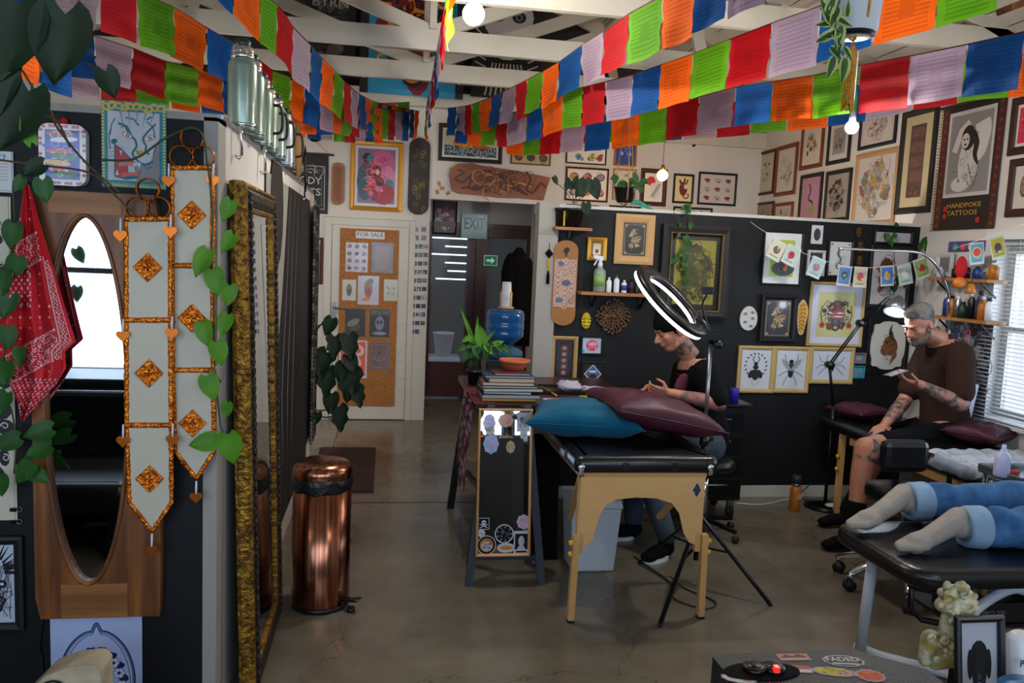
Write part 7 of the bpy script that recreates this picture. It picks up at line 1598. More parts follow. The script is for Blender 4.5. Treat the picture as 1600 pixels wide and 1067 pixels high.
for x in (-3.4, -1.4): g = MB(); g.span((x-.03, .6, 0), (x+.03, 1.2, .3), 'black_metal'); g.build('leg', t)
for x, y, n_, lb in ((-2.9, -1.9, 9, 'left window plant trailing inside the shop front'), (.35, -2.1, 12, 'middle window plant trailing inside the shop front'), (1.1, -2.1, 10, 'right window plant trailing inside the shop front')):
    c = (x, y, 1.75); t = thing('window_plant', c, lb, 'plant'); pot(t, c, .09, .12, .2, 'white_plastic'); rnd = random.Random(int(x*10)); g = MB(); g.cyl((x, y, 1.94), (x, y, 3.2), .004, 'jute', n=5); g.build('rope', t)
    for k in range(n_*2): p = Vector((x+rnd.uniform(-.25, .25), y+rnd.uniform(-.05, .2), 1.9-rnd.random()*1.0)); g = MB(); leaf(g, p, (rnd.uniform(-.5, .5), .1, -1), (0, 1, .4), .14, .11, 'leaf'); g.build('leaf', t)

# ------------------------------------------------------------------ people
def cap(g, a, b, ra, rb, m='skin', n=14):
    a, b = Vector(a), Vector(b); g.ball(a, ra, m, n, 8); g.ball(b, rb, m, n, 8); g.tube([a, a.lerp(b, .33), a.lerp(b, .66), b], [ra, ra+(rb-ra)*.33, ra+(rb-ra)*.66, rb], m, n)
def chain(g, pts, m='skin', n=14):
    for (p, r), (q, s) in zip(pts, pts[1:]): cap(g, p, q, r, s, m, n)
def frame3(fwd, up):
    f = Vector(fwd).normalized(); u = Vector(up); u = (u-f*u.dot(f)).normalized(); return f, u, f.cross(u)   # forward, up, side(right)
def head(g, c, fwd, up, s=1.0):
    """skull with jaw, nose, lips, brow, ears; c is the centre of the skull"""
    f, u, r = frame3(fwd, up); R = Matrix((f, r, u)).transposed(); c = Vector(c)
    P = lambda a, b, d: c+f*(a*s)+r*(b*s)+u*(d*s)
    g.ball(P(-.012, 0, .028), (.094*s, .074*s, .092*s), 'skin', 20, 14, R=R)
    g.ball(P(.03, 0, -.02), (.062*s, .06*s, .075*s), 'skin', 18, 12, R=R)
    g.ball(P(.045, 0, -.08), (.036*s, .04*s, .03*s), 'skin', 14, 10, R=R)      # chin
    g.ball(P(.02, 0, -.07), (.05*s, .052*s, .035*s), 'skin', 14, 10, R=R)      # jaw
    cap(g, P(.088, 0, .012), P(.112, 0, -.022), .009*s, .0135*s, n=10)           # nose
    for b in (-.012, .012): g.ball(P(.1, b, -.028), .009*s, 'skin', 8, 6)
    cap(g, P(.083, -.03, .026), P(.083, .03, .026), .011*s, .011*s, n=8)       # brow
    for b in (-.018, .018): g.ball(P(.087, 0, -.052+b*.28), (.011*s, .024*s, .0065*s), 'skin', 10, 6, R=R)   # lips
    for b in (-1, 1):
        g.ball(P(.062, b*.036, -.014), (.022*s, .02*s, .02*s), 'skin', 10, 8, R=R)   # cheek
        g.ball(P(-.012, b*.078, -.005), (.019*s, .009*s, .032*s), 'skin', 12, 8, R=R)   # ear
    return P, R
def face_parts(P, R, t, s=1.0, closed=True, brows='hair_dark', beard=None):
    for b in (-1, 1):
        g = MB(); g.ball(P(.078, b*.031, .008), (.009*s, .013*s, .0075*s), 'eyelid', 10, 8, R=R); g.ball(P(.0835, b*.031, .003), (.004*s, .01*s, .003*s), 'hair_dark', 8, 6, R=R); g.build('eye', t)
        g = MB(); cap(g, P(.094, b*.014, .03), P(.083, b*.047, .031), .0042*s, .003*s, brows, 8); g.build('eyebrow', t)
    g = MB(); g.ball(P(.0935, 0, -.052), (.006*s, .021*s, .0045*s), 'lip', 10, 6, R=R); g.build('mouth', t)
def hand(g, w, d, palm_n, curl, s=1.0, spread=.12, side=1, curls=None):
    """wrist point w, direction d of the palm, palm_n = way the palm faces, side = which side the thumb is on"""
    f = Vector(d).normalized(); n = Vector(palm_n); n = (n-f*n.dot(f)).normalized(); r = f.cross(n)*side; w = Vector(w)
    for k in range(4): cap(g, w+r*((.012-.008*k)*s*1.0), w+f*.085*s+r*((.03-.02*k)*s), .014*s, .0115*s, n=8)
    L = (.076, .086, .08, .062)
    for k in range(4):
        b = w+f*.088*s+r*((.031-.0205*k)*s); d0 = (f+r*((1.5-k)*spread*.5)).normalized(); a = 0; p = b; rr = .0092; c_ = curls[k] if curls else curl
        for seg, q in enumerate((.45, .31, .24)):
            a += c_*(.75 if seg == 0 else 1.0); dd = d0*cos(a)+n*sin(a); e = p+dd*(L[k]*q*s); cap(g, p, e, rr*s, (rr-.001)*s, n=8); p, rr = e, rr-.001
    p = w+f*.022*s+r*.026*s; dd = (f*.55+r*.75+n*.35).normalized(); e = p+dd*.042*s; cap(g, p-r*.01*s, e, .0135*s, .0105*s, n=8)
    dd = (f*.85+r*.1+n*.5).normalized(); e2 = e+dd*.032*s; cap(g, e, e2, .0102*s, .0085*s, n=8); cap(g, e2, e2+(f*.8+n*.6-r*.15).normalized()*.022*s, .0088*s, .0075*s, n=8)
def shoe(g, ankle, fwd, m, sole=None, s=1.0):
    f = Vector(fwd); f.z = 0; f.normalize(); r = Vector((f.y, -f.x, 0)); a = Vector((ankle[0], ankle[1], 0)); R = Matrix((f, r, Vector((0, 0, 1)))).transposed()
    g.ball(a+f*.0+Vector((0, 0, .055)), (.055*s, .043*s, .05), m, 14, 10, R=R); g.ball(a+f*.07*s+Vector((0, 0, .048)), (.085*s, .045*s, .04), m, 14, 10, R=R); g.ball(a+f*.135*s+Vector((0, 0, .036)), (.055*s, .042*s, .032), m, 14, 10, R=R)
    cap(g, a+Vector((0, 0, .06)), a+Vector((0, 0, .1)), .044, .045, m)
mat('eyelid', '#94604c', .5); mat('lip', '#8a4a42', .5); mat('tattoo_skin', '#94675a', .55, noise=1.4, scale=26, col2='#2c3230', detail=6); mat('rose_tattoo_skin', '#9c5a56', .55, noise=1.2, scale=22, col2='#46423f', detail=5)

# --- artist seated at the table, facing left
A_ = lambda px, py, y: at(px, py, y=y)
t = thing('person', (1.95, 4.65, 0), 'man in black beanie and black shirt seated bent over the table, hands together', 'person')
hp = Vector((2.02, 4.68, .60)); ch = A_(1090, 610, 4.66); nk = A_(1080, 560, 4.66); hc = A_(1050, 516, 4.60)
shN, shF = A_(1102, 582, 4.47), A_(1070, 578, 4.86); elN = A_(1124, 631, 4.34); wrN = A_(1048, 614, 4.40); elF = A_(1055, 636, 4.88); wrF = A_(1012, 607, 4.62)
kn1, an1 = Vector((1.58, 4.60, .53)), Vector((1.66, 4.30, .1)); kn2, an2 = Vector((1.6, 4.84, .53)), Vector((1.56, 4.62, .1))
fwd = Vector((-.9, -.1, -.42)); up = Vector((-.42, 0, .9))
g = MB(); P, R = head(g, hc, fwd, up, 1.08); chain(g, [(hp, .13), (hp.lerp(ch, .5), .125), (ch, .14), (ch.lerp(nk, .7), .1)]); chain(g, [(nk, .062), (hc+Vector((.04, 0, -.05)), .056)])
for sh, el, wr in ((shN, elN, wrN), (shF, elF, wrF)): chain(g, [(ch.lerp(sh, .5), .08), (sh, .062), (el, .044), (el.lerp(wr, .35), .042), (wr, .027)])
for kn, an, y in ((kn1, an1, -.1), (kn2, an2, .1)): chain(g, [(hp+Vector((-.02, y, 0)), .09), (kn, .062), (kn.lerp(an, .35), .055), (an, .036)]); cap(g, an, an+Vector((-.03, -.01, -.05)), .03, .02)
hN, hF = A_(1012, 610, 4.47), A_(1003, 600, 4.56)
hand(g, wrN, (hN-wrN), (0, .8, .3), .55, 1.0, side=-1); hand(g, wrF, Vector((-.75, -.55, -.25)), (-.1, -.7, -.6), .6, 1.0, side=1)
g.build('body', t, remesh=.0052, smooth=3); face_parts(P, R, t, 1.08)
g = MB(); chain(g, [(elN, .0455), (elN.lerp(wrN, .35), .0435), (elN.lerp(wrN, .8), .032)], 'rose_tattoo_skin'); g.build('tattooed_forearm', t, remesh=.006, smooth=2)
g = MB(); chain(g, [(nk+Vector((0, 0, .01)), .0625), (hc+Vector((.046, 0, -.06)), .0575)], 'tattoo_skin'); g.build('tattooed_neck', t, remesh=.006, smooth=2)
f_, u_, r_ = frame3(fwd, up); g = MB(); g.ball(hc-f_*.02+u_*.058, (.12, .096, .09), 'black_cloth', 20, 14, R=R); g.ball(hc-f_*.03+u_*.01, (.098, .086, .06), 'black_cloth', 18, 12, R=R); g.ball(hc-f_*.065+u_*.075, (.075, .065, .065), 'black_cloth', 16, 10, R=R); g.build('beanie', t, remesh=.006, smooth=4)
g = MB(); chain(g, [(hp+Vector((0, 0, .05)), .155), (hp.lerp(ch, .5), .15), (ch, .155), (ch.lerp(nk, .62), .105), (nk+Vector((.015, 0, -.015)), .078)], 'black_shirt')
for sh, el in ((shN, elN), (shF, elF)): chain(g, [(ch.lerp(sh, .5), .1), (sh, .082), (sh.lerp(el, .86), .07)], 'black_shirt')
g.build('shirt', t, remesh=.009, smooth=5)
g = MB(); p = A_(1065, 607, 4.5); g.ball(p+Vector((0, .012, .02)), (.04, .01, .075), 'patch_red', 12, 8, R=Matrix.Rotation(.35, 3, 'Y')); o = g.build('shirt_print', t); o['label'] = 'dark red print on the shirt front'
g = MB()
for kn, an, y in ((kn1, an1, -.1), (kn2, an2, .1)): chain(g, [(hp+Vector((-.02, y, 0)), .11), (kn, .078), (kn.lerp(an, .4), .07), (an+Vector((0, 0, .03)), .058)], 'denim_grey')
g.build('trousers', t, remesh=.009, smooth=4)
for an in (an1, an2):
    fd = (-.55, -.35, 0) if an is an1 else (-.9, -.1, 0)
    g = MB(); shoe(g, an, fd, 'black_cloth', s=1.1); cap(g, an+Vector((0, 0, -.02)), an+Vector((0, 0, .02)), .048, .046, 'black_cloth'); o = g.build('shoe', t, remesh=.005, smooth=2); f2 = Vector(fd).normalized(); r2 = Vector((f2.y, -f2.x, 0)); a2 = Vector((an.x, an.y, 0)); pts = []
    for i in range(24):
        q = tau*i/24; L = .115 if cos(q) > 0 else .075; pts.append(a2+f2*(.07+L*cos(q)*1.05)+r2*(.048*sin(q)))
    g = MB(); g.add(pts+[p_+Vector((0, 0, .022)) for p_ in pts], [tuple(range(23, -1, -1)), tuple(range(24, 48))]+[(i, (i+1) % 24, 24+(i+1) % 24, 24+i) for i in range(24)], 'white_plastic'); g.build('sole', o)
# stool under the artist
t = thing('work_stool', (2.05, 4.7, 0), 'black round work stool under the seated artist', 'stool'); g = MB(); g.lathe((2.05, 4.7, .43), [(.16, 0), (.18, .02), (.18, .05), (.15, .07), (0, .07)], 'black_leather', 28); g.build('seat', t); g = MB(); g.cyl((2.05, 4.7, .08), (2.05, 4.7, .43), .022, 'chrome'); g.build('column', t)
for k in range(5): a = tau*k/5+.3; e = Vector((2.05+.24*cos(a), 4.7+.24*sin(a), .07)); g = MB(); g.bar((2.05, 4.7, .1), e, .03, .02, 'black_metal'); o = g.build('leg', t); g = MB(); g.ball((e.x, e.y, .025), .025, 'black_rubber', 12, 8); g.build('caster', o)

# --- grey haired man sitting on the far bed looking at his phone
t = thing('person', (3.6, 4.8, 0), 'grey haired bearded man in brown T-shirt sitting on the bed looking at his phone', 'person')
hp = A_(1478, 672, 4.72); ch = A_(1478, 575, 4.70); nk = A_(1470, 532, 4.70); hc = A_(1435, 507, 4.66)
shN, shF = A_(1500, 555, 4.50), A_(1452, 548, 4.92); elN = A_(1502, 632, 4.40); wrN = A_(1436, 600, 4.42); elF = A_(1412, 628, 4.86); wrF = A_(1382, 664, 4.70)
kn1, an1 = A_(1352, 700, 4.45), Vector((2.9, 4.38, .12)); kn2, an2 = A_(1392, 682, 4.9), Vector((3.12, 4.8, .12))
fwd = Vector((-.83, -.30, -.47)); up = Vector((-.45, -.15, .87))
g = MB(); P, R = head(g, hc, fwd, up, 1.02); chain(g, [(hp, .135), (hp.lerp(ch, .5), .13), (ch, .145), (ch.lerp(nk, .7), .1)]); chain(g, [(nk, .066), (hc+Vector((.03, .01, -.05)), .06)])
for sh, el, wr in ((shN, elN, wrN), (shF, elF, wrF)): chain(g, [(ch.lerp(sh, .5), .085), (sh, .065), (el, .047), (el.lerp(wr, .35), .045), (wr, .028)])
for kn, an, y in ((kn1, an1, -.1), (kn2, an2, .1)): chain(g, [(hp+Vector((-.03, y, 0)), .1), (kn, .068), (kn.lerp(an, .35), .064), (an, .038)]); cap(g, an, an+Vector((-.03, -.01, -.06)), .034, .02)
hand(g, wrN, A_(1408, 592, 4.44)-wrN, (-.2, .1, 1), .42, 1.0, side=-1); hand(g, wrF, A_(1366, 676, 4.62)-wrF, (-.1, .1, -1), .35, 1.0, side=1)
g.build('body', t, remesh=.0055, smooth=3); face_parts(P, R, t, 1.02, brows='beard')
f_, u_, r_ = frame3(fwd, up); g = MB()
g.ball(hc-f_*.032+u_*.06, (.1, .083, .074), 'hair_grey', 20, 14, R=R); g.ball(hc+f_*.05+u_*.1, (.042, .055, .024), 'hair_grey', 16, 10, R=R); g.ball(hc-f_*.055+u_*.0, (.055, .072, .07), 'hair_grey', 16, 10, R=R); g.ball(hc+f_*.03+u_*.105, (.06, .06, .025), 'hair_grey', 14, 8, R=R)
g.build('hair', t, remesh=.005, smooth=2)
g = MB(); cap(g, P(.06, 0, -.09), P(.03, 0, -.095), .038, .04, 'beard')
for b in (-1, 1): chain(g, [(P(.0, b*.066, -.03), .013), (P(.015, b*.058, -.065), .022), (P(.05, b*.03, -.085), .03)], 'beard'); cap(g, P(.092, b*.006, -.04), P(.083, b*.026, -.052), .006, .007, 'beard', 8)
g.build('beard', t, remesh=.005, smooth=2)
g = MB(); chain(g, [(elN.lerp(shN, .2), .0505), (elN, .049), (elN.lerp(wrN, .35), .0468), (elN.lerp(wrN, .9), .0315)], 'tattoo_skin'); g.build('tattooed_forearm', t, remesh=.006, smooth=2)
g = MB(); chain(g, [(elF, .049), (elF.lerp(wrF, .35), .0468), (elF.lerp(wrF, .8), .034)], 'tattoo_skin'); g.build('tattooed_forearm', t, remesh=.006, smooth=2)
g = MB(); chain(g, [(kn1+Vector((.04, 0, .0)), .0705), (kn1.lerp(an1, .12), .069)], 'tattoo_skin'); g.build('tattooed_knee', t, remesh=.006, smooth=2)
g = MB(); chain(g, [(hp+Vector((0, 0, -.01)), .165), (hp.lerp(ch, .5), .158), (ch, .165), (ch.lerp(nk, .6), .11), (nk+Vector((.015, 0, -.02)), .08)], 'brown_shirt')
for sh, el in ((shN, elN), (shF, elF)): chain(g, [(ch.lerp(sh, .5), .11), (sh, .088), (sh.lerp(el, .75), .082)], 'brown_shirt')
g.build('shirt', t, remesh=.009, smooth=5)
g = MB()
for kn, y in ((kn1, -.1), (kn2, .1)): chain(g, [(hp+Vector((-.02, y, -.02)), .118), ((hp+Vector((-.02, y, -.02))).lerp(kn, .78), .09)], 'black_cloth')
g.build('shorts', t, remesh=.009, smooth=4)
for an in (an1, an2): g = MB(); shoe(g, an, (-.93, -.1, 0), 'black_cloth', s=1.15); kk = kn1 if an is an1 else kn2; cap(g, an, an.lerp(kk, .3), .048, .058, 'black_cloth'); g.build('sock', t, remesh=.006, smooth=3)
g = MB(); c = A_(1398, 586, 4.44); g.box(c+Vector((0, .0, .012)), (.15, .072, .009), 'black_plastic', R=Matrix.Rotation(-.25, 3, 'Y') @ Matrix.Rotation(.2, 3, 'Z')); tag(g.build('phone', bevel=.002), 'dark smartphone held in the sitting man\'s hand', 'phone')
g = MB(); c = A_(1370, 682, 4.56); g.ball(c, (.035, .03, .035), 'white_sock', 12, 9, jag=.18, rnd=random.Random(2)); tag(g.build('tissue_wad'), 'white tissue under the sitting man\'s hand at his knee', 'tissue')

# --- person lying face down on the near bed: legs in jeans and white socks
Z0 = .605
t = thing('person', (2.9, 2.85, Z0), 'person lying face down on the near black bed in blue jeans and white socks', 'person')
B_ = lambda px, py, z: at(px, py, z=z)
a1, k1, h1 = B_(1408, 783, .70), Vector((2.78, 3.12, .70)), Vector((3.25, 3.08, .74)); a2, k2, h2 = B_(1492, 822, .69), Vector((2.68, 2.78, .69)), Vector((3.25, 2.83, .74))
t1, t2 = B_(1336, 822, .645), B_(1412, 857, .635)
g = MB()
for a, k, h in ((a1, k1, h1), (a2, k2, h2)): chain(g, [(a, .042), (a.lerp(k, .4), .056), (k, .062), (h, .085)])
chain(g, [((h1+h2)/2, .13), ((h1+h2)/2+Vector((.35, -.02, .02)), .13), ((h1+h2)/2+Vector((.6, -.02, .03)), .12)])
for a, e in ((a1, t1), (a2, t2)): cap(g, a, a.lerp(e, .5), .024, .02); cap(g, a.lerp(e, .5), a.lerp(e, .9), .02, .014)
g.build('body', t, remesh=.007, smooth=3)
for a, e, k in ((a1, t1, k1), (a2, t2, k2)):
    d = (e-a).normalized(); g = MB(); cap(g, a+Vector((.0, 0, .0)), a+(k-a).normalized()*.09, .047, .05, 'white_sock'); g.ball(a-d*.012+Vector((-.012, 0, .018)), (.046, .042, .044), 'white_sock', 14, 10)
    s_ = d.cross(Vector((0, 0, 1))).normalized(); chain(g, [(a-d*.02+Vector((0, 0, .024)), .05), (a.lerp(e, .3)+Vector((0, 0, .008)), .043), (a.lerp(e, .55), .039), (a.lerp(e, .78), .042)], 'white_sock')
    for k in range(5): q = 1.6-.8*k; cap(g, a.lerp(e, .7)+s_*(q*.014), e+s_*(q*.0185)-d*(.012*abs(k-1)), .03, .019-.0014*k, 'white_sock', 10)
    g.build('sock', t, remesh=.005, smooth=3)
g = MB()
for a, k, h in ((a1, k1, h1), (a2, k2, h2)): rw = random.Random(int(a.x*999)); n_ = 12; pp = [a+(k-a).normalized()*.13]+[a.lerp(k, (i+1)/n_)+Vector((0, 0, rw.uniform(-.006, .006))) for i in range(3, n_)]+[k.lerp(h, (i+1)/n_) for i in range(n_)]; chain(g, [(q, .076+.03*i/len(pp)+(rw.uniform(-.009, .007) if i else 0)) for i, q in enumerate(pp)], 'denim')
chain(g, [((h1+h2)/2, .15), ((h1+h2)/2+Vector((.2, 0, .0)), .15)], 'denim'); g.build('jeans', t, remesh=.009, smooth=3)
for a, k in ((a1, k1), (a2, k2)):
    d = (k-a).normalized(); o_ = a+d*.035; g = MB(); g.lathe(o_, [(.062, 0), (.078, -.004), (.085, .012), (.088, .075), (.08, .085), (.07, .08), (.066, .03), (.062, 0)], 'denim_light', 26, axis=d); g.build('jeans_cuff', t)
# ------------------------------------------------------------------ near bed, its legs
t = thing('tattoo_bed', (2.95, 2.87, 0), 'near black padded bed on white steel legs at the right photo edge', 'bed')
g = MB(); pad(g, 1.97, 3.9, 2.56, 3.17, .535, .605, .03, 'black_leather', rc=.12); g.build('padded_top', t)
g = MB(); g.span((2.05, 2.64, .505), (3.85, 2.68, .535), 'black_metal'); g.span((2.05, 3.05, .505), (3.85, 3.09, .535), 'black_metal'); g.build('frame', t)
for x in (2.15, 3.6):
    g = MB(); g.tube([(x, 3.08, .51), (x-.01, 3.1, .03)], .024, 'white_paint_metal', 16); g.build('leg', t)
    g = MB(); g.tube([(x-.01, 3.14, .024), (x+.05, 3.05, .024), (x+.42, 2.75, .024)], .022, 'white_paint_metal', 12); g.build('foot', t)
g = MB(); g.tube(spline([(2.3, 2.7, .3), (2.36, 2.7, .4), (2.5, 2.7, .475), (2.62, 2.7, .45), (2.75, 2.7, .47), (3.2, 2.7, .47)], 6), .02, 'white_paint_metal', 12); g.build('curved_support', t)
# black tray stand below the bed
t = thing('supply_trolley', (2.45, 2.95, 0), 'black wire trolley with boxes under the near bed', 'trolley')
g = MB(); g.tube([(2.12, 2.78, .5), (2.12, 2.78, .37), (2.16, 2.76, .33), (2.55, 2.7, .26), (3.1, 2.7, .26)], .012, 'black_metal', 10); g.tube([(2.14, 2.82, .44), (2.5, 2.74, .38), (3.0, 2.74, .38)], .009, 'black_metal', 8); g.build('frame', t)
g = MB(); g.span((2.3, 2.72, .30), (3.2, 3.05, .315), 'black_plastic'); g.build('shelf', t); 
for x in (2.3, 3.17): g = MB(); g.span((x, 2.72, .0), (x+.03, 2.75, .30), 'black_metal'); g.build('leg', t)
g = MB(); g.span((2.35, 2.73, .316), (2.62, 2.95, .40), 'black_plastic'); A = Art(g, Vector((2.48, 2.729, .36)), (1, 0, 0), (0, 0, 1), .2, .06, 'print'); A.text('PRO 200', -.1, 0, .5, '#6a6e78', .5); tag(g.build('supply_box', bevel=.003), 'black supply box on the trolley under the near bed', 'box')
g = MB(); g.span((2.68, 2.73, .316), (3.0, 2.95, .43), 'steel'); tag(g.build('metal_box', bevel=.004), 'grey metal box right of the black supply box', 'box')
for k, (x, m, h) in enumerate(((2.36, 'terracotta', .05), (2.42, 'yellow_paint', .07), (2.48, 'pine', .04), (2.56, 'white_plastic', .06))):
    g = MB(); g.lathe((x, 2.82, .401), [(.016, 0), (.018, h*.8), (.01, h), (0, h)], m, 12); tag(g.build('ink_bottle'), 'small %s bottle on the black supply box' % ('red brown', 'yellow', 'tan', 'white')[k], 'bottle')
# chrome five-star stool with black cushion
sc = Vector((2.80, 3.75, 0)); t = thing('wheeled_stool', sc, 'chrome five-star wheeled stool with black cushioned back', 'stool')
ends = [(2.60, 4.03), (2.51, 3.78), (2.66, 3.50), (3.05, 3.55), (2.98, 4.0)]
g = MB(); g.lathe(sc, [(.04, .1), (.045, .16), (.03, .18), (.03, .5), (0, .5)], 'chrome', 20); g.build('column', t)
for x, y in ends:
    e = Vector((x, y, .075)); g = MB(); m_ = sc.lerp(e, .55); g.tube(spline([sc+Vector((0, 0, .14)), Vector((m_.x, m_.y, .15)), e+Vector((0, 0, .02)), e], 5), [.024]*10+[.02]*6, 'chrome', 10, flat=.7); o = g.build('leg', t)
    g = MB(); d = (e-sc).normalized(); r_ = Vector((-d.y, d.x, 0))
    for s in (-1, 1): g.cyl(Vector((x, y, .03))+r_*(s*.008), Vector((x, y, .03))+r_*(s*.022), .03, 'black_rubber', n=18)
    g.ball((x, y, .05), (.02, .02, .02), 'black_plastic', 10, 8); g.build('caster', o)
g = MB(); pad(g, sc.x-.2, sc.x+.2, sc.y-.18, sc.y+.18, .5, .58, .03, 'black_leather', rc=.1); g.build('seat', t)
c = at(1412, 712, y=3.85); g = MB(); g.box(c, (.27, .08, .18), 'black_leather'); g.build('cushion', t, bevel=.035); g = MB(); g.bar(c+Vector((0, .05, -.05)), (sc.x, sc.y+.15, .52), .04, .012, 'black_metal'); g.build('bracket', t)
# film wrapped arm rest and tool tray
t = thing('arm_rest', at(1500, 735, y=3.7), 'cling film wrapped arm rest bar behind the jeans legs', 'arm rest'); a, b = at(1456, 716, y=3.88), at(1556, 752, y=3.7)
g = MB(); g.bar(a, b, .07, .05, 'black_leather'); g.build('bar', t, bevel=.012); g = MB(); n = 24
g.tube([a.lerp(b, i/n)+Vector((0, 0, random.Random(i).uniform(-.004, .004))) for i in range(n+1)], [.045+random.Random(i+50).uniform(-.006, .006) for i in range(n+1)], 'plastic_sheet', 10); g.build('film_wrap', t)
g = MB(); c = a.lerp(b, .3); g.cyl(c+Vector((0, 0, -.03)), (c.x, c.y, .02), .014, 'black_metal'); g.lathe((c.x, c.y, 0), [(.06, 0), (.06, .02), (.02, .03)], 'black_metal'); g.build('post', t)
t = thing('tool_trolley', (3.32, 3.44, 0), 'small steel trolley with tattoo tools at the right photo edge', 'trolley'); g = MB(); g.span((3.04, 3.3, .715), (3.6, 3.58, .73), 'steel'); g.build('tray', t, bevel=.003); g = MB(); bars(g, Vector((3.32, 3.44, .73)), Vector((1, 0, 0)), Vector((0, 1, 0)), .56, .28, .01, .03, 'steel'); g.build('rim', t)
for x in (3.07, 3.57):
    for y in (3.32, 3.56): g = MB(); g.cyl((x, y, 0), (x, y, .715), .01, 'steel', n=10); g.build('leg', t)
g = MB(); c = at(1563, 752, y=3.42); g.lathe((c.x, 3.42, .732), [(.034, 0), (.036, .01), (.036, .09), (.03, .115), (.014, .125), (.014, .135), (.01, .14), (.01, .16), (0, .16)], 'clear_bottle', 24); tag(g.build('squeeze_bottle'), 'pale lilac plastic squeeze bottle on the tool trolley', 'bottle')
for k, (px, m, sz) in enumerate(((1535, 'white_plastic', (.07, .05, .01)), (1548, 'red_cloth', (.03, .04, .012)), (1585, 'black_plastic', (.08, .08, .06)), (1592, 'white_plastic', (.1, .06, .02)))):
    c = at(px, 748, y=3.6+.03*k); g = MB(); g.box((c.x, 3.52-.04*k, .733+sz[2]/2), sz, m, rz=.4*k); tag(g.build('tool_pack', bevel=.002), ('flat white pack beside the squeeze bottle', 'small red pack beside the squeeze bottle', 'black power unit right of the squeeze bottle', 'white folded pad at the right end of the tool trolley')[k], 'supply pack')

# ------------------------------------------------------------------ far bed, cushions, chair
t = thing('massage_table', (3.55, 4.4, 0), 'far black bed with wooden legs under the sitting man by the window', 'bed')
g = MB(); pad(g, 3.16, 3.86, 3.6, 5.35, .585, .655, .03, 'black_leather', rc=.06); g.build('padded_top', t)
for x in (3.2, 3.8):
    for y in (3.7, 5.05): g = MB(); g.bar((x, y, .6), (x, y, 0), .035, .035, 'pine', up=(0, 1, 0)); g.build('leg', t)
for zz in (.33, .42): g = MB(); g.lathe((3.178, 5.04, zz), [(.014, 0), (.013, .02), (0, .022)], 'yellow_knob', 10, axis=(-1, 0, 0)); g.build('knob', t)
g = MB(); g.bar((3.2, 4.95, .55), (3.2, 3.8, .55), .02, .05, 'pine'); g.build('side_rail', t)
g = MB(); NI, NJ = 20, 16
for j in range(NJ):
    for i in range(NI):
        g.add([(3.2+.66*a/NI, 3.62+.62*b/NJ, .660+.012*sin(a*.9+b*.5)**2+.006*sin(b*1.7)+(-.1*(1-a/2)**2 if a < 2 else 0)) for a, b in ((i, j), (i+1, j), (i+1, j+1), (i, j+1))], [(0, 1, 2, 3)], 'bed_film', None, True)
tag(g.build('bed_cover'), 'white crinkled protective sheet over the near half of the far bed', 'sheet')
cushion((3.4, 5.2, .72), .34, .3, 0, .1, 'burgundy', 'burgundy cushion on the far bed behind the sitting man, left')
cushion((3.74, 4.42, .735), .34, .5, 0, .13, 'burgundy', 'burgundy cushion on the far bed beside the sitting man, right')
# drawing covered sheet and chair against the right wall
C, U, V, w, h = wall_rect(1474, 500, 1548, 655, RW); g = MB(); A = sheet(g, C+Vector((-.012, 0, 0)), U, V, w, h, '#55565c', 'paint'); A.sketch(['#2c2c32', '#7c7c84', '#3c3c44', '#8c8c92'], 3, 240, rx=.5, ry=.5, t=.02); A.sketch(['#2c2c32', '#8c8c92'], 9, 140, rx=.5, ry=.5, t=.012)
tag(g.build('drawing_sheet'), 'grey sheet crowded with pen drawings on the wall below the shelves', 'drawing')
t = thing('folding_chair', (3.78, 4.62, 0), 'pale blue backed chair behind the sitting man by the window', 'chair'); a, b = at(1524, 600, y=4.55), at(1510, 660, y=4.6); g = MB(); g.bar(a, b, .03, .03, 'white_paint_metal'); g.build('back_post', t); g = MB(); g.bar(b, (b.x, b.y, .0), .025, .025, 'white_paint_metal'); g.build('leg', t)
# shelves by the window with small bottles
def rshelf(px0, px1, py0, py1, label):
    y0, y1 = at(px0, py0, x=XR-.14).y, at(px1, py1, x=XR-.14).y; z = (at(px0, py0, x=XR-.14).z+at(px1, py1, x=XR-.14).z)/2
    t = thing('wall_shelf', (XR-.07, (y0+y1)/2, z-.022), label, 'shelf'); g = MB(); g.span((XR-.15, y1, z-.022), (XR-.001, y0, z), 'shelf_wood'); g.build('board', t, bevel=.003)
    for yy in (y0-.06, y1+.08): g = MB(); g.bar((XR-.008, yy, z-.12), (XR-.12, yy, z-.026), .012, .01, 'black_metal'); g.build('bracket', t)
    return y0, y1, z
ya0, ya1, za = rshelf(1452, 1545, 436, 433, 'upper wooden shelf on the right wall beside the window')
yb0, yb1, zb = rshelf(1455, 1543, 494, 500, 'lower wooden shelf crowded with bottles on the right wall')
rnd = random.Random(11); items = [('navy_bottle', 'dark blue'), ('white_plastic', 'white'), ('black_plastic', 'black'), ('amber', 'orange brown'), ('dark_bottle', 'dark plum'), ('navy_bottle', 'navy'), ('steel', 'silver'), ('purple_bottle', 'purple'), ('amber', 'amber'), ('dark_green', 'dark green')]
posn = ['far end', 'second from the far end', 'third from the far end', 'fourth from the far end', 'fifth from the far end', 'sixth from the far end', 'seventh from the far end', 'near end']
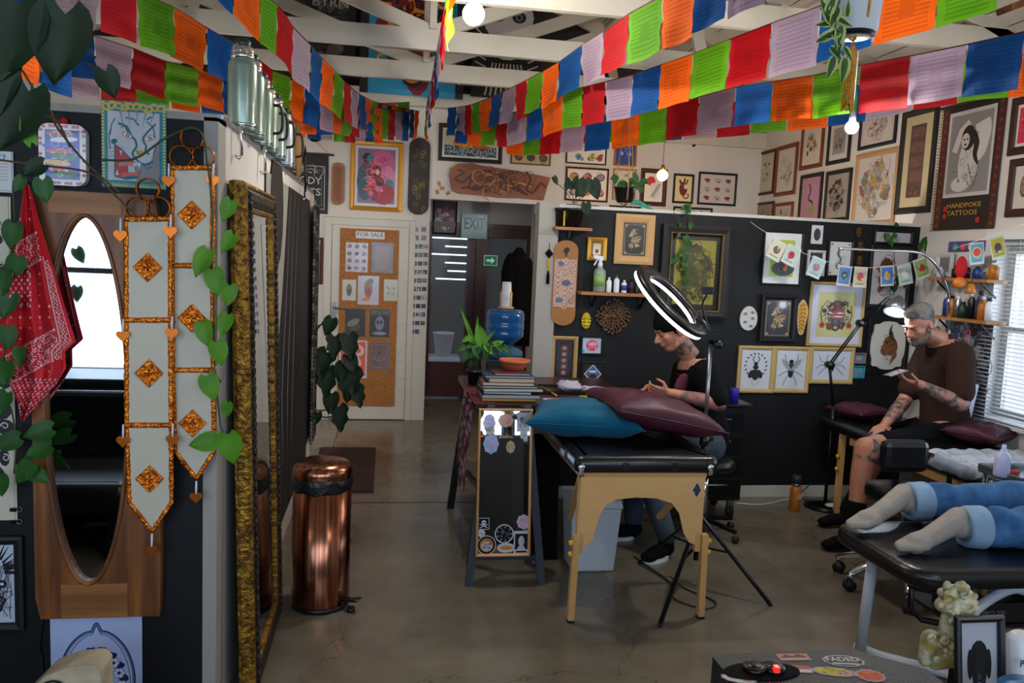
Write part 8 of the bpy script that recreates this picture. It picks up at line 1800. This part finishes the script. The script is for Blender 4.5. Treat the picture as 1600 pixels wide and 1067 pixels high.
for nm, y0, y1, z, zh in (('lower', yb0, yb1, zb, (.1, .19)), ('upper', ya0, ya1, za, (.06, .11))):
    n = 8 if nm == 'lower' else 5
    for k in range(n):
        y = y0-.05-(y0-y1-.1)*k/(n-1); m, cn = items[(k*3+(0 if nm == 'lower' else 1)) % len(items)]; r = rnd.uniform(.022, .032); h = rnd.uniform(*zh); x = XR-.08+rnd.uniform(-.02, .02)
        tt = thing('bottle', (x, y, z), '%s bottle on the %s shelf by the window, %s' % (cn, nm, posn[k] if k < n-1 else 'near end'), 'bottle', 'bottles on the shelves by the window')
        g = MB(); g.lathe((x, y, z+.0005), [(r, 0), (r, h*.7), (r*.5, h*.85), (r*.5, h*.88)], m, 16); g.build('body', tt); g = MB(); g.lathe((x, y, z), [(r*.55, h*.86), (r*.55, h), (0, h)], 'black_plastic' if k % 2 else 'white_plastic', 12); g.build('cap', tt)
picture((Vector((XR-.02, at(1472, 412, x=XR-.05).y, za+.09)), Vector((0, -1, 0)), Vector((0, 0, 1)), .17, .17), 'white framed small photo standing on the upper shelf by the window', '#b8b8b6', .035, None, 0, sk(['#2c2c2c', '#8a8a88'], 2, 12), '#6c6c6a')
t = thing('amber_pendant', at(1512, 430, y=4.8), 'amber bell shaped charm hanging under the upper shelf', 'ornament'); c = at(1517, 452, y=4.62); g = MB(); g.lathe(c, [(.035, -.03), (.028, 0), (.018, .03), (.005, .04)], 'amber', 16); g.build('bell', t); g = MB(); g.cyl(c+Vector((0, 0, .04)), c+Vector((0, 0, .1)), .002, 'black_metal', n=5); g.build('cord', t)
g = MB(); a, b = at(1482, 386, y=4.75), at(1540, 384, y=4.55); U = (b-a).normalized(); A = sheet(g, (a+b)/2, U, (0, 0, 1), (b-a).length, .07, '#221a5c', 'paint')
for k, c_ in enumerate(('#1c7c4c', '#a81c24', '#a87c1c', '#5c3c8c')): A.ell(-.3+.2*k, -.05, .07, .3, c_)
tag(g.build('bunting_strip'), 'dark blue patterned strip hanging near the cards by the window', 'bunting')
g = MB(); p = at(1502, 418, y=4.75); g.ball(p, (.04, .03, .075), 'red_cloth', 12, 8); g.ball(p+Vector((0, 0, -.1)), (.05, .03, .04), 'orange_label', 12, 8); tag(g.build('felt_figure'), 'red and orange felt figure hanging above the upper shelf', 'ornament')
for k, (px, py, m) in enumerate(((1493, 522, 'violet_cap'), (1512, 520, 'pink_label'), (1465, 515, 'black_metal'))): c = at(px, py, x=XR-.1); g = MB(); g.torus(c, .02, .004, m, 16, 6, axis=(1, 0, 0)); g.cyl(c+Vector((0, 0, -.02)), c+Vector((0, 0, -.08)), .004, m, n=6); g.cyl(c+Vector((0, 0, .02)), c+Vector((0, 0, .06)), .0015, 'steel', n=5); tag(g.build('scissors'), ('violet', 'pink', 'black')[k]+' handled scissors hanging under the lower shelf', 'scissors')
# string of small picture cards
YC = 5.25
t = thing('card_string', at(1310, 410, y=YC), 'thin white string slung across the partition holding picture cards', 'string'); pts = [(1172, 346, 5.4), (1195, 362, 5.3), (1246, 391, YC), (1290, 408, YC), (1330, 417, YC), (1382, 417, YC), (1430, 408, 5.2), (1470, 395, 4.9), (1510, 382, 4.55), (1550, 368, 4.38), (1600, 350, 4.15)]
g = MB(); g.tube(spline([at(a, b, y=c) for a, b, c in pts], 5), .002, 'white_plastic', 5); g.build('cord', t)
cards = [((1213, 391), 26, 32, '#b8b4a0', 'brown figure', '#5c4a3c', -26, 5.25), ((1236, 399), 25, 32, '#9cb4b0', 'red rose', '#a81c24', -24, 5.24), ((1275, 418), 25, 33, '#8cb0b0', 'pink ladder', '#a85c6c', -20, YC), ((1319, 431), 24, 33, '#4c74a8', 'grey scorpion', '#2c4c4c', -4, YC), ((1344, 433), 24, 34, '#b8a880', 'red heart', '#b82c24', -1, YC), ((1386, 431), 24, 34, '#3c6cb8', 'yellow moon', '#c8a830', 6, YC), ((1414, 429), 25, 34, '#9cb0a8', 'white heron', '#c8c8c4', 14, 5.2), ((1440, 419), 26, 34, '#7c9c54', 'red bird', '#a83c34', 20, 5.15), ((1526, 396), 27, 37, '#4c94b0', 'red sun', '#c8381c', 8, 4.5), ((1559, 387), 28, 38, '#a89c1c', 'dark drum', '#3c2c34', 18, 4.35)]
for (cx, cy), w_, h_, bgc, nm, fc, ang, yy in cards:
    C = at(cx, cy, y=yy-.02); s = yy/FPX*1.02; a = radians(ang); U = Vector((cos(a), 0, sin(a))); V = Vector((-sin(a), 0, cos(a))); g = MB(); A = sheet(g, C, U, V, w_*s, h_*s, '#b8b8b0', 'print', t=.002)
    A.rect(-.42, -.4, .42, .42, bgc); A.ell(0, .02, .24, .2, fc, radians(40 if 'ladder' in nm else 0)); A.sketch([fc, '#c8c0a8', '#2c2c30'], int(cx), 8, rx=.24, ry=.24, t=.04); A.line([(-.3, -.32), (.3, -.32)], .05, '#5c5c58')
    if 'rose' in nm: A.flower(0, .05, .22, fc, '#5c0c14', 6)
    if 'sun' in nm: A.disc(0, .05, .34, '#c8b85c'); A.disc(0, .05, .26, fc)
    tag(g.build('picture_card'), 'small picture card with %s clipped to the string' % nm, 'card')
# bottle, litter and sheets on the floor
p = at(1241, 797, z=0); t = thing('drink_bottle', p, 'orange stickered metal bottle with grey cap on the floor by the baseboard', 'bottle')
g = MB(); g.lathe(p, [(.036, 0), (.038, .006), (.038, .16), (.03, .18)], 'amber', 24); g.build('body', t); g = MB(); g.lathe(p, [(.031, .18), (.031, .2)], 'steel', 20); g.lathe(p, [(.033, .2), (.033, .25), (.028, .255), (0, .255)], 'easel_paint', 20); g.build('cap', t)
g = MB(); A = Art(g, p+Vector((.012, -.0385, .11)), (1, 0, 0), (0, 0, 1), .04, .06); A.text('8', 0, 0, .9, '#a8b0c0', 1.0, True); o = g.build('sticker', t); o['label'] = 'pale sticker with the number 8'
p = at(1297, 797, z=0); g = MB(); g.ball(p+Vector((0, 0, .025)), (.045, .04, .024), 'paper', 12, 8, jag=.3, rnd=random.Random(7)); tag(g.build('crumpled_paper'), 'crumpled white paper on the floor beside the lamp base', 'paper')
g = MB(); g.tube(spline([at(1150, 786, z=.006), at(1190, 788, z=.006), at(1230, 780, z=.006), at(1262, 774, z=.006)], 5), .004, 'white_plastic', 6); tag(g.build('white_cable'), 'white cable lying along the baseboard', 'cable')
g = MB(); g.tube(spline([at(1284, 740, y=5.2), at(1262, 760, y=5.3), at(1250, 776, z=.01), at(1275, 786, z=.01)], 5), .003, 'cable', 6); tag(g.build('lamp_cable'), 'thin black cable hanging from the floor lamp', 'cable')

# ------------------------------------------------------------------ foreground, lower right
t = thing('amplifier', (.95, 1.35, 0), 'black stickered amplifier case at the bottom photo edge', 'amplifier')
a, b, c = at(1110, 1022, z=.85), at(1335, 1018, z=.85), at(1440, 1062, z=.85); zt = .85; x0, x1, y1 = a.x, c.x+.02, a.y
g = MB(); g.slab([(x0, y1), (x0+.01, y1-.5), (x1+.03, y1-.5), (x1+.02, y1-.1), (b.x, y1)][::1], (0, 0, .02), (1, 0, 0), (0, 1, 0), zt-.02, 'amp_case'); g.build('case', t, bevel=.012)
cx = at(1190, 1050, z=zt); g = MB(); g.slab([(.085*cos(tau*i/28)*(1), .036*sin(tau*i/28)) for i in range(28)], cx+Vector((0, 0, .0005)), (1, 0, 0), (0, 1, 0), .003, 'black_cloth'); g.build('dial_plate', t)
for px, m in ((1178, 'black_metal'), (1208, 'black_metal')): c = at(px, 1049, z=zt); g = MB(); g.lathe(c, [(.024, .003), (.024, .012), (.018, .014), (.004, .013), (.004, .016), (0, .016)], m, 24); g.build('knob', t)
g = MB(); c = at(1213, 1045, z=zt+.018); g.box(c, (.01, .012, .012), 'red_lamp'); g.build('switch', t)
def asticker(px, py, w, h, rot, bgc, fn, label, shape='wavy'):
    c = at(px, py, z=zt); U = Vector((cos(rot), sin(rot), 0)); V = Vector((-sin(rot), cos(rot), 0)); g = MB(); A = Art(g, c+Vector((0, 0, .0005)), U, V, w*1.3, h*1.35, 'paint')
    if shape == 'rect': A.rect(-.5, -.5, .5, .5, '#8c8c90'); A.rect(-.46, -.44, .46, .44, bgc)
    else: A.pol([(.5*(1-.08*(i % 2))*cos(tau*i/22), .5*(1-.08*(i % 2))*sin(tau*i/22)) for i in range(22)], '#8c8c90'); A.pol([(.44*(1-.08*(i % 2))*cos(tau*i/22), .42*(1-.08*(i % 2))*sin(tau*i/22)) for i in range(22)], bgc)
    fn(A); tag(g.build('amp_sticker'), label, 'sticker', 'stickers on the amplifier top')
asticker(1240, 1027, .055, .022, -.05, '#b8642c', lambda A: (A.pol([(-.4, .0), (-.2, .4), (0, .1), (.2, .45), (.4, .1), (.4, -.1), (-.4, -.1)], '#3c2018'), A.text('WESTERN', 0, -.25, .3, '#b4b0a8', .8, True)), 'orange and brown rectangular sticker at the back of the amplifier top', 'rect')
asticker(1253, 1046, .03, .022, -.15, '#b4b4b8', lambda A: A.rect(-.46, .0, .46, .44, '#a82420'), 'small red and white sticker in the middle of the amplifier top', 'rect')
asticker(1318, 1033, .075, .04, -.12, '#16161a', lambda A: (A.text('FADED', 0, .12, .45, '#b4b4b8', .75, True), A.line([(-.3, -.2), (.3, -.25)], .05, '#b4b4b8')), 'large black and white lettered sticker at the back right of the amplifier top')
asticker(1304, 1050, .08, .03, -.25, '#a89c2c', lambda A: (A.ell(-.2, .1, .14, .2, '#b8a82c'), A.ell(.25, -.1, .2, .16, '#b87c8c'), A.sketch(['#3c3414'], 3, 8, rx=.35, ry=.3)), 'yellow and pink figure sticker on the amplifier top')
asticker(1360, 1056, .05, .04, 0, '#b84c1c', lambda A: A.sketch(['#5c1c10', '#a82c1c'], 4, 14, rx=.35, ry=.35), 'round orange and dark red sticker at the right of the amplifier top', 'round')
asticker(1155, 1060, .06, .03, -.3, '#b4b4b0', lambda A: (A.ell(-.15, .1, .16, .2, '#a8342c'), A.ell(.2, -.1, .12, .2, '#b87c5c')), 'white and red sticker at the front left of the amplifier top')
# side table with the lion dog statue and framed photo
t = thing('side_table', (1.7, 1.1, 0), 'dark side table at the lower right corner under the statue', 'table'); g = MB(); g.span((1.22, .8, .80), (2.3, 1.40, .83), 'dark_wood'); g.build('table_top', t, bevel=.004)
for x in (1.27, 2.25):
    for y in (.85, 1.35): g = MB(); g.bar((x, y, 0), (x, y, .8), .04, .04, 'dark_wood'); g.build('leg', t)
zt2 = .831; SY = 1.30
t = thing('lion_dog_statue', (at(1470, 1000, y=SY).x, SY, zt2), 'green and gold carved guardian lion statue at the bottom edge', 'statue')
S = lambda px, py, dy=0: at(px, py, y=SY+dy)
g = MB(); m = 'stone'; bz = zt2; bc = S(1462, 1040); g.box((bc.x, SY, bz+.02), (.105, .07, .04), m); g.box((bc.x, SY, bz+.045), (.09, .06, .012), m)
for a, b, r0, r1 in (((1490, 1015), (1498, 965), .034, .03), ((1498, 965), (1500, 940), .03, .026), ((1478, 985), (1474, 1035), .013, .012), ((1508, 985), (1502, 1035), .014, .013), ((1452, 1000), (1446, 1030), .016, .014), ((1490, 1020), (1462, 1030), .026, .02)):
    cap(g, S(*a), S(*b), r0, r1, m)
g.ball(S(1496, 938), (.034, .032, .03), m, 14, 10); g.ball(S(1476, 946), (.018, .02, .014), m, 12, 8); g.ball(S(1478, 928), (.014, .02, .01), m, 10, 8); g.ball(S(1455, 1000), (.02, .02, .02), m, 10, 8)
rnd = random.Random(5)
for k in range(34): a, q = rnd.uniform(0, tau), rnd.uniform(.6, 1); g.ball(S(1502+24*q*cos(a), 942+26*q*sin(a), rnd.uniform(-.03, .0)), rnd.uniform(.005, .009), m, 8, 6)
for k in range(20): g.ball(S(rnd.uniform(1470, 1512), rnd.uniform(965, 1030), -.026), rnd.uniform(.004, .007), m, 8, 6)
for px, py, q in ((1482, 930, 8), (1470, 944, 6), (1484, 950, 7), (1508, 928, 8), (1514, 950, 8), (1498, 915, 7), (1488, 972, 7), (1500, 986, 7), (1476, 1000, 7), (1508, 1006, 7), (1455, 996, 7), (1464, 1030, 6), (1512, 972, 6)): g.torus(S(px, py, -.03), q*.001, .0028, m, 14, 6, axis=(.2, 1, 0)); g.ball(S(px, py, -.032), .0028, m, 8, 6)
for k in range(6): g.box(Vector((bc.x-.045+.018*k, SY-.036, bz+.02)), (.011, .006, .026), m)
for s in (-1, 1): g.ball(S(1492+s*12, 918, -.01), (.008, .01, .014), m, 8, 6)
g.build('figure', t, remesh=.0024, smooth=1)
C = at(1530, 1020, y=1.24); t = thing('photo_frame', (C.x, 1.24, zt2), 'black framed photo of a black dog standing at the lower right corner', 'photo frame')
a, b = at(1497, 1015, y=1.24), at(1572, 1015, y=1.24); w = b.x-a.x; tp = at(1530, 968, y=1.24).z; h = tp-zt2; U = Vector((1, 0, 0)); V = Vector((.0, .16, 1)).normalized(); O = Vector(((a.x+b.x)/2, 1.24, zt2+h/2))
g = MB(); bars(g, O, U, V, w, h, .012, .012, 'black_plastic'); g.build('frame', t); g = MB(); A = sheet(g, O, U, V, w-.02, h-.02, '#8c8e94', 'gloss_paint'); A.pol([(-.5, -.5), (.5, -.5), (.5, -.2), (-.5, -.3)], '#5c6c94'); A.ell(0, .18, .26, .17, '#121214'); A.ell(-.24, .16, .07, .12, '#16161a'); A.ell(.25, .16, .07, .12, '#0e0e10'); A.ell(0, .06, .18, .14, '#1a1a1e'); A.ell(.0, -.36, .4, .2, '#23283a'); A.ell(0, -.12, .16, .14, '#6c7890'); A.ell(0, .06, .05, .025, '#3c3c40'); g.build('print', t)
g = MB(); g.bar(O+Vector((0, .005, .03)), (O.x, 1.24+.08, zt2), .03, .004, 'black_plastic'); g.build('stand', t)
c = at(1585, 1062, y=1.15); g = MB(); g.lathe((c.x, 1.12, zt2), [(.04, 0), (.045, .02), (.045, max(.03, c.z-zt2)), (.035, c.z-zt2+.008), (0, c.z-zt2+.01)], 'blue_lid', 28); tag(g.build('blue_tub'), 'blue round lid in front of the dog photo at the lower right corner', 'tub')
c = at(1592, 1000, y=1.28); g = MB(); g.lathe((c.x+.01, 1.28, zt2), [(.03, 0), (.032, .01), (.032, c.z-zt2), (.02, c.z-zt2+.012), (0, c.z-zt2+.012)], 'white_plastic', 24); A = Art(g, Vector((c.x+.0, 1.2475, c.z-.03)), (1, 0, 0), (0, 0, 1), .05, .03); A.text('PRO', -.1, 0, .6, '#18181c', .7, True); tag(g.build('white_tub'), 'white tub with black lettering at the right photo edge', 'tub')
# white hanging pot at the top right
c = at(1334, 52, y=2.55)
hp_ = rope_planter((c.x, 2.55, c.z), .085, .17, 3.2, 'white hanging pot with variegated leaves in orange macrame rope', 'white_plastic', .2, ropem='rope', seed=8)
for o in list(hp_.children):
    if o.name.startswith('tassel'): pass
g = MB(); g.lathe((c.x, 2.55, c.z-.003), [(.05, -.012), (.066, -.008), (.068, .03), (.067, .032)], 'black_plastic', 28); g.build('saucer', hp_)
P3 = {'y': 2.45}
for px, py, s, a in ((1290, 15, .085, 150), (1300, 5, .07, 200), (1296, 55, .07, 70), (1310, 60, .075, 10), (1320, 35, .06, -70), (1308, 85, .06, -50), (1298, 107, .07, 15), (1318, 112, .08, 5), (1326, 85, .05, -40), (1286, 60, .06, 60), (1303, 28, .07, 20), (1285, 38, .05, 80), (1325, 12, .05, 180), (1312, 70, .06, 0)):
    g = MB(); p = at(px, py, **P3); q = radians(a); d = Vector((-sin(q), -.1, -cos(q))); leaf(g, p-d*s*.5, d, (.1, -1, .3), s, s*.55, 'leaf', .1, .05, variegated='leaf_cream'); g.build('leaf', hp_)
g = MB(); g.tube(spline([at(1318, -20, **P3), at(1305, 30, **P3), at(1312, 70, **P3), at(1310, 100, **P3)], 5), .003, 'stem', 6); g.build('stem', hp_)
# timber block hanging at the top right corner
g = MB(); a = at(1590, 8, y=3.3); g.box(a, (.14, .1, .03), 'door_panel_wood', R=Matrix.Rotation(-.4, 3, 'Y')); tag(g.build('wooden_block', bevel=.004), 'brown wooden piece fixed to the roof timber at the top right corner', 'wood')
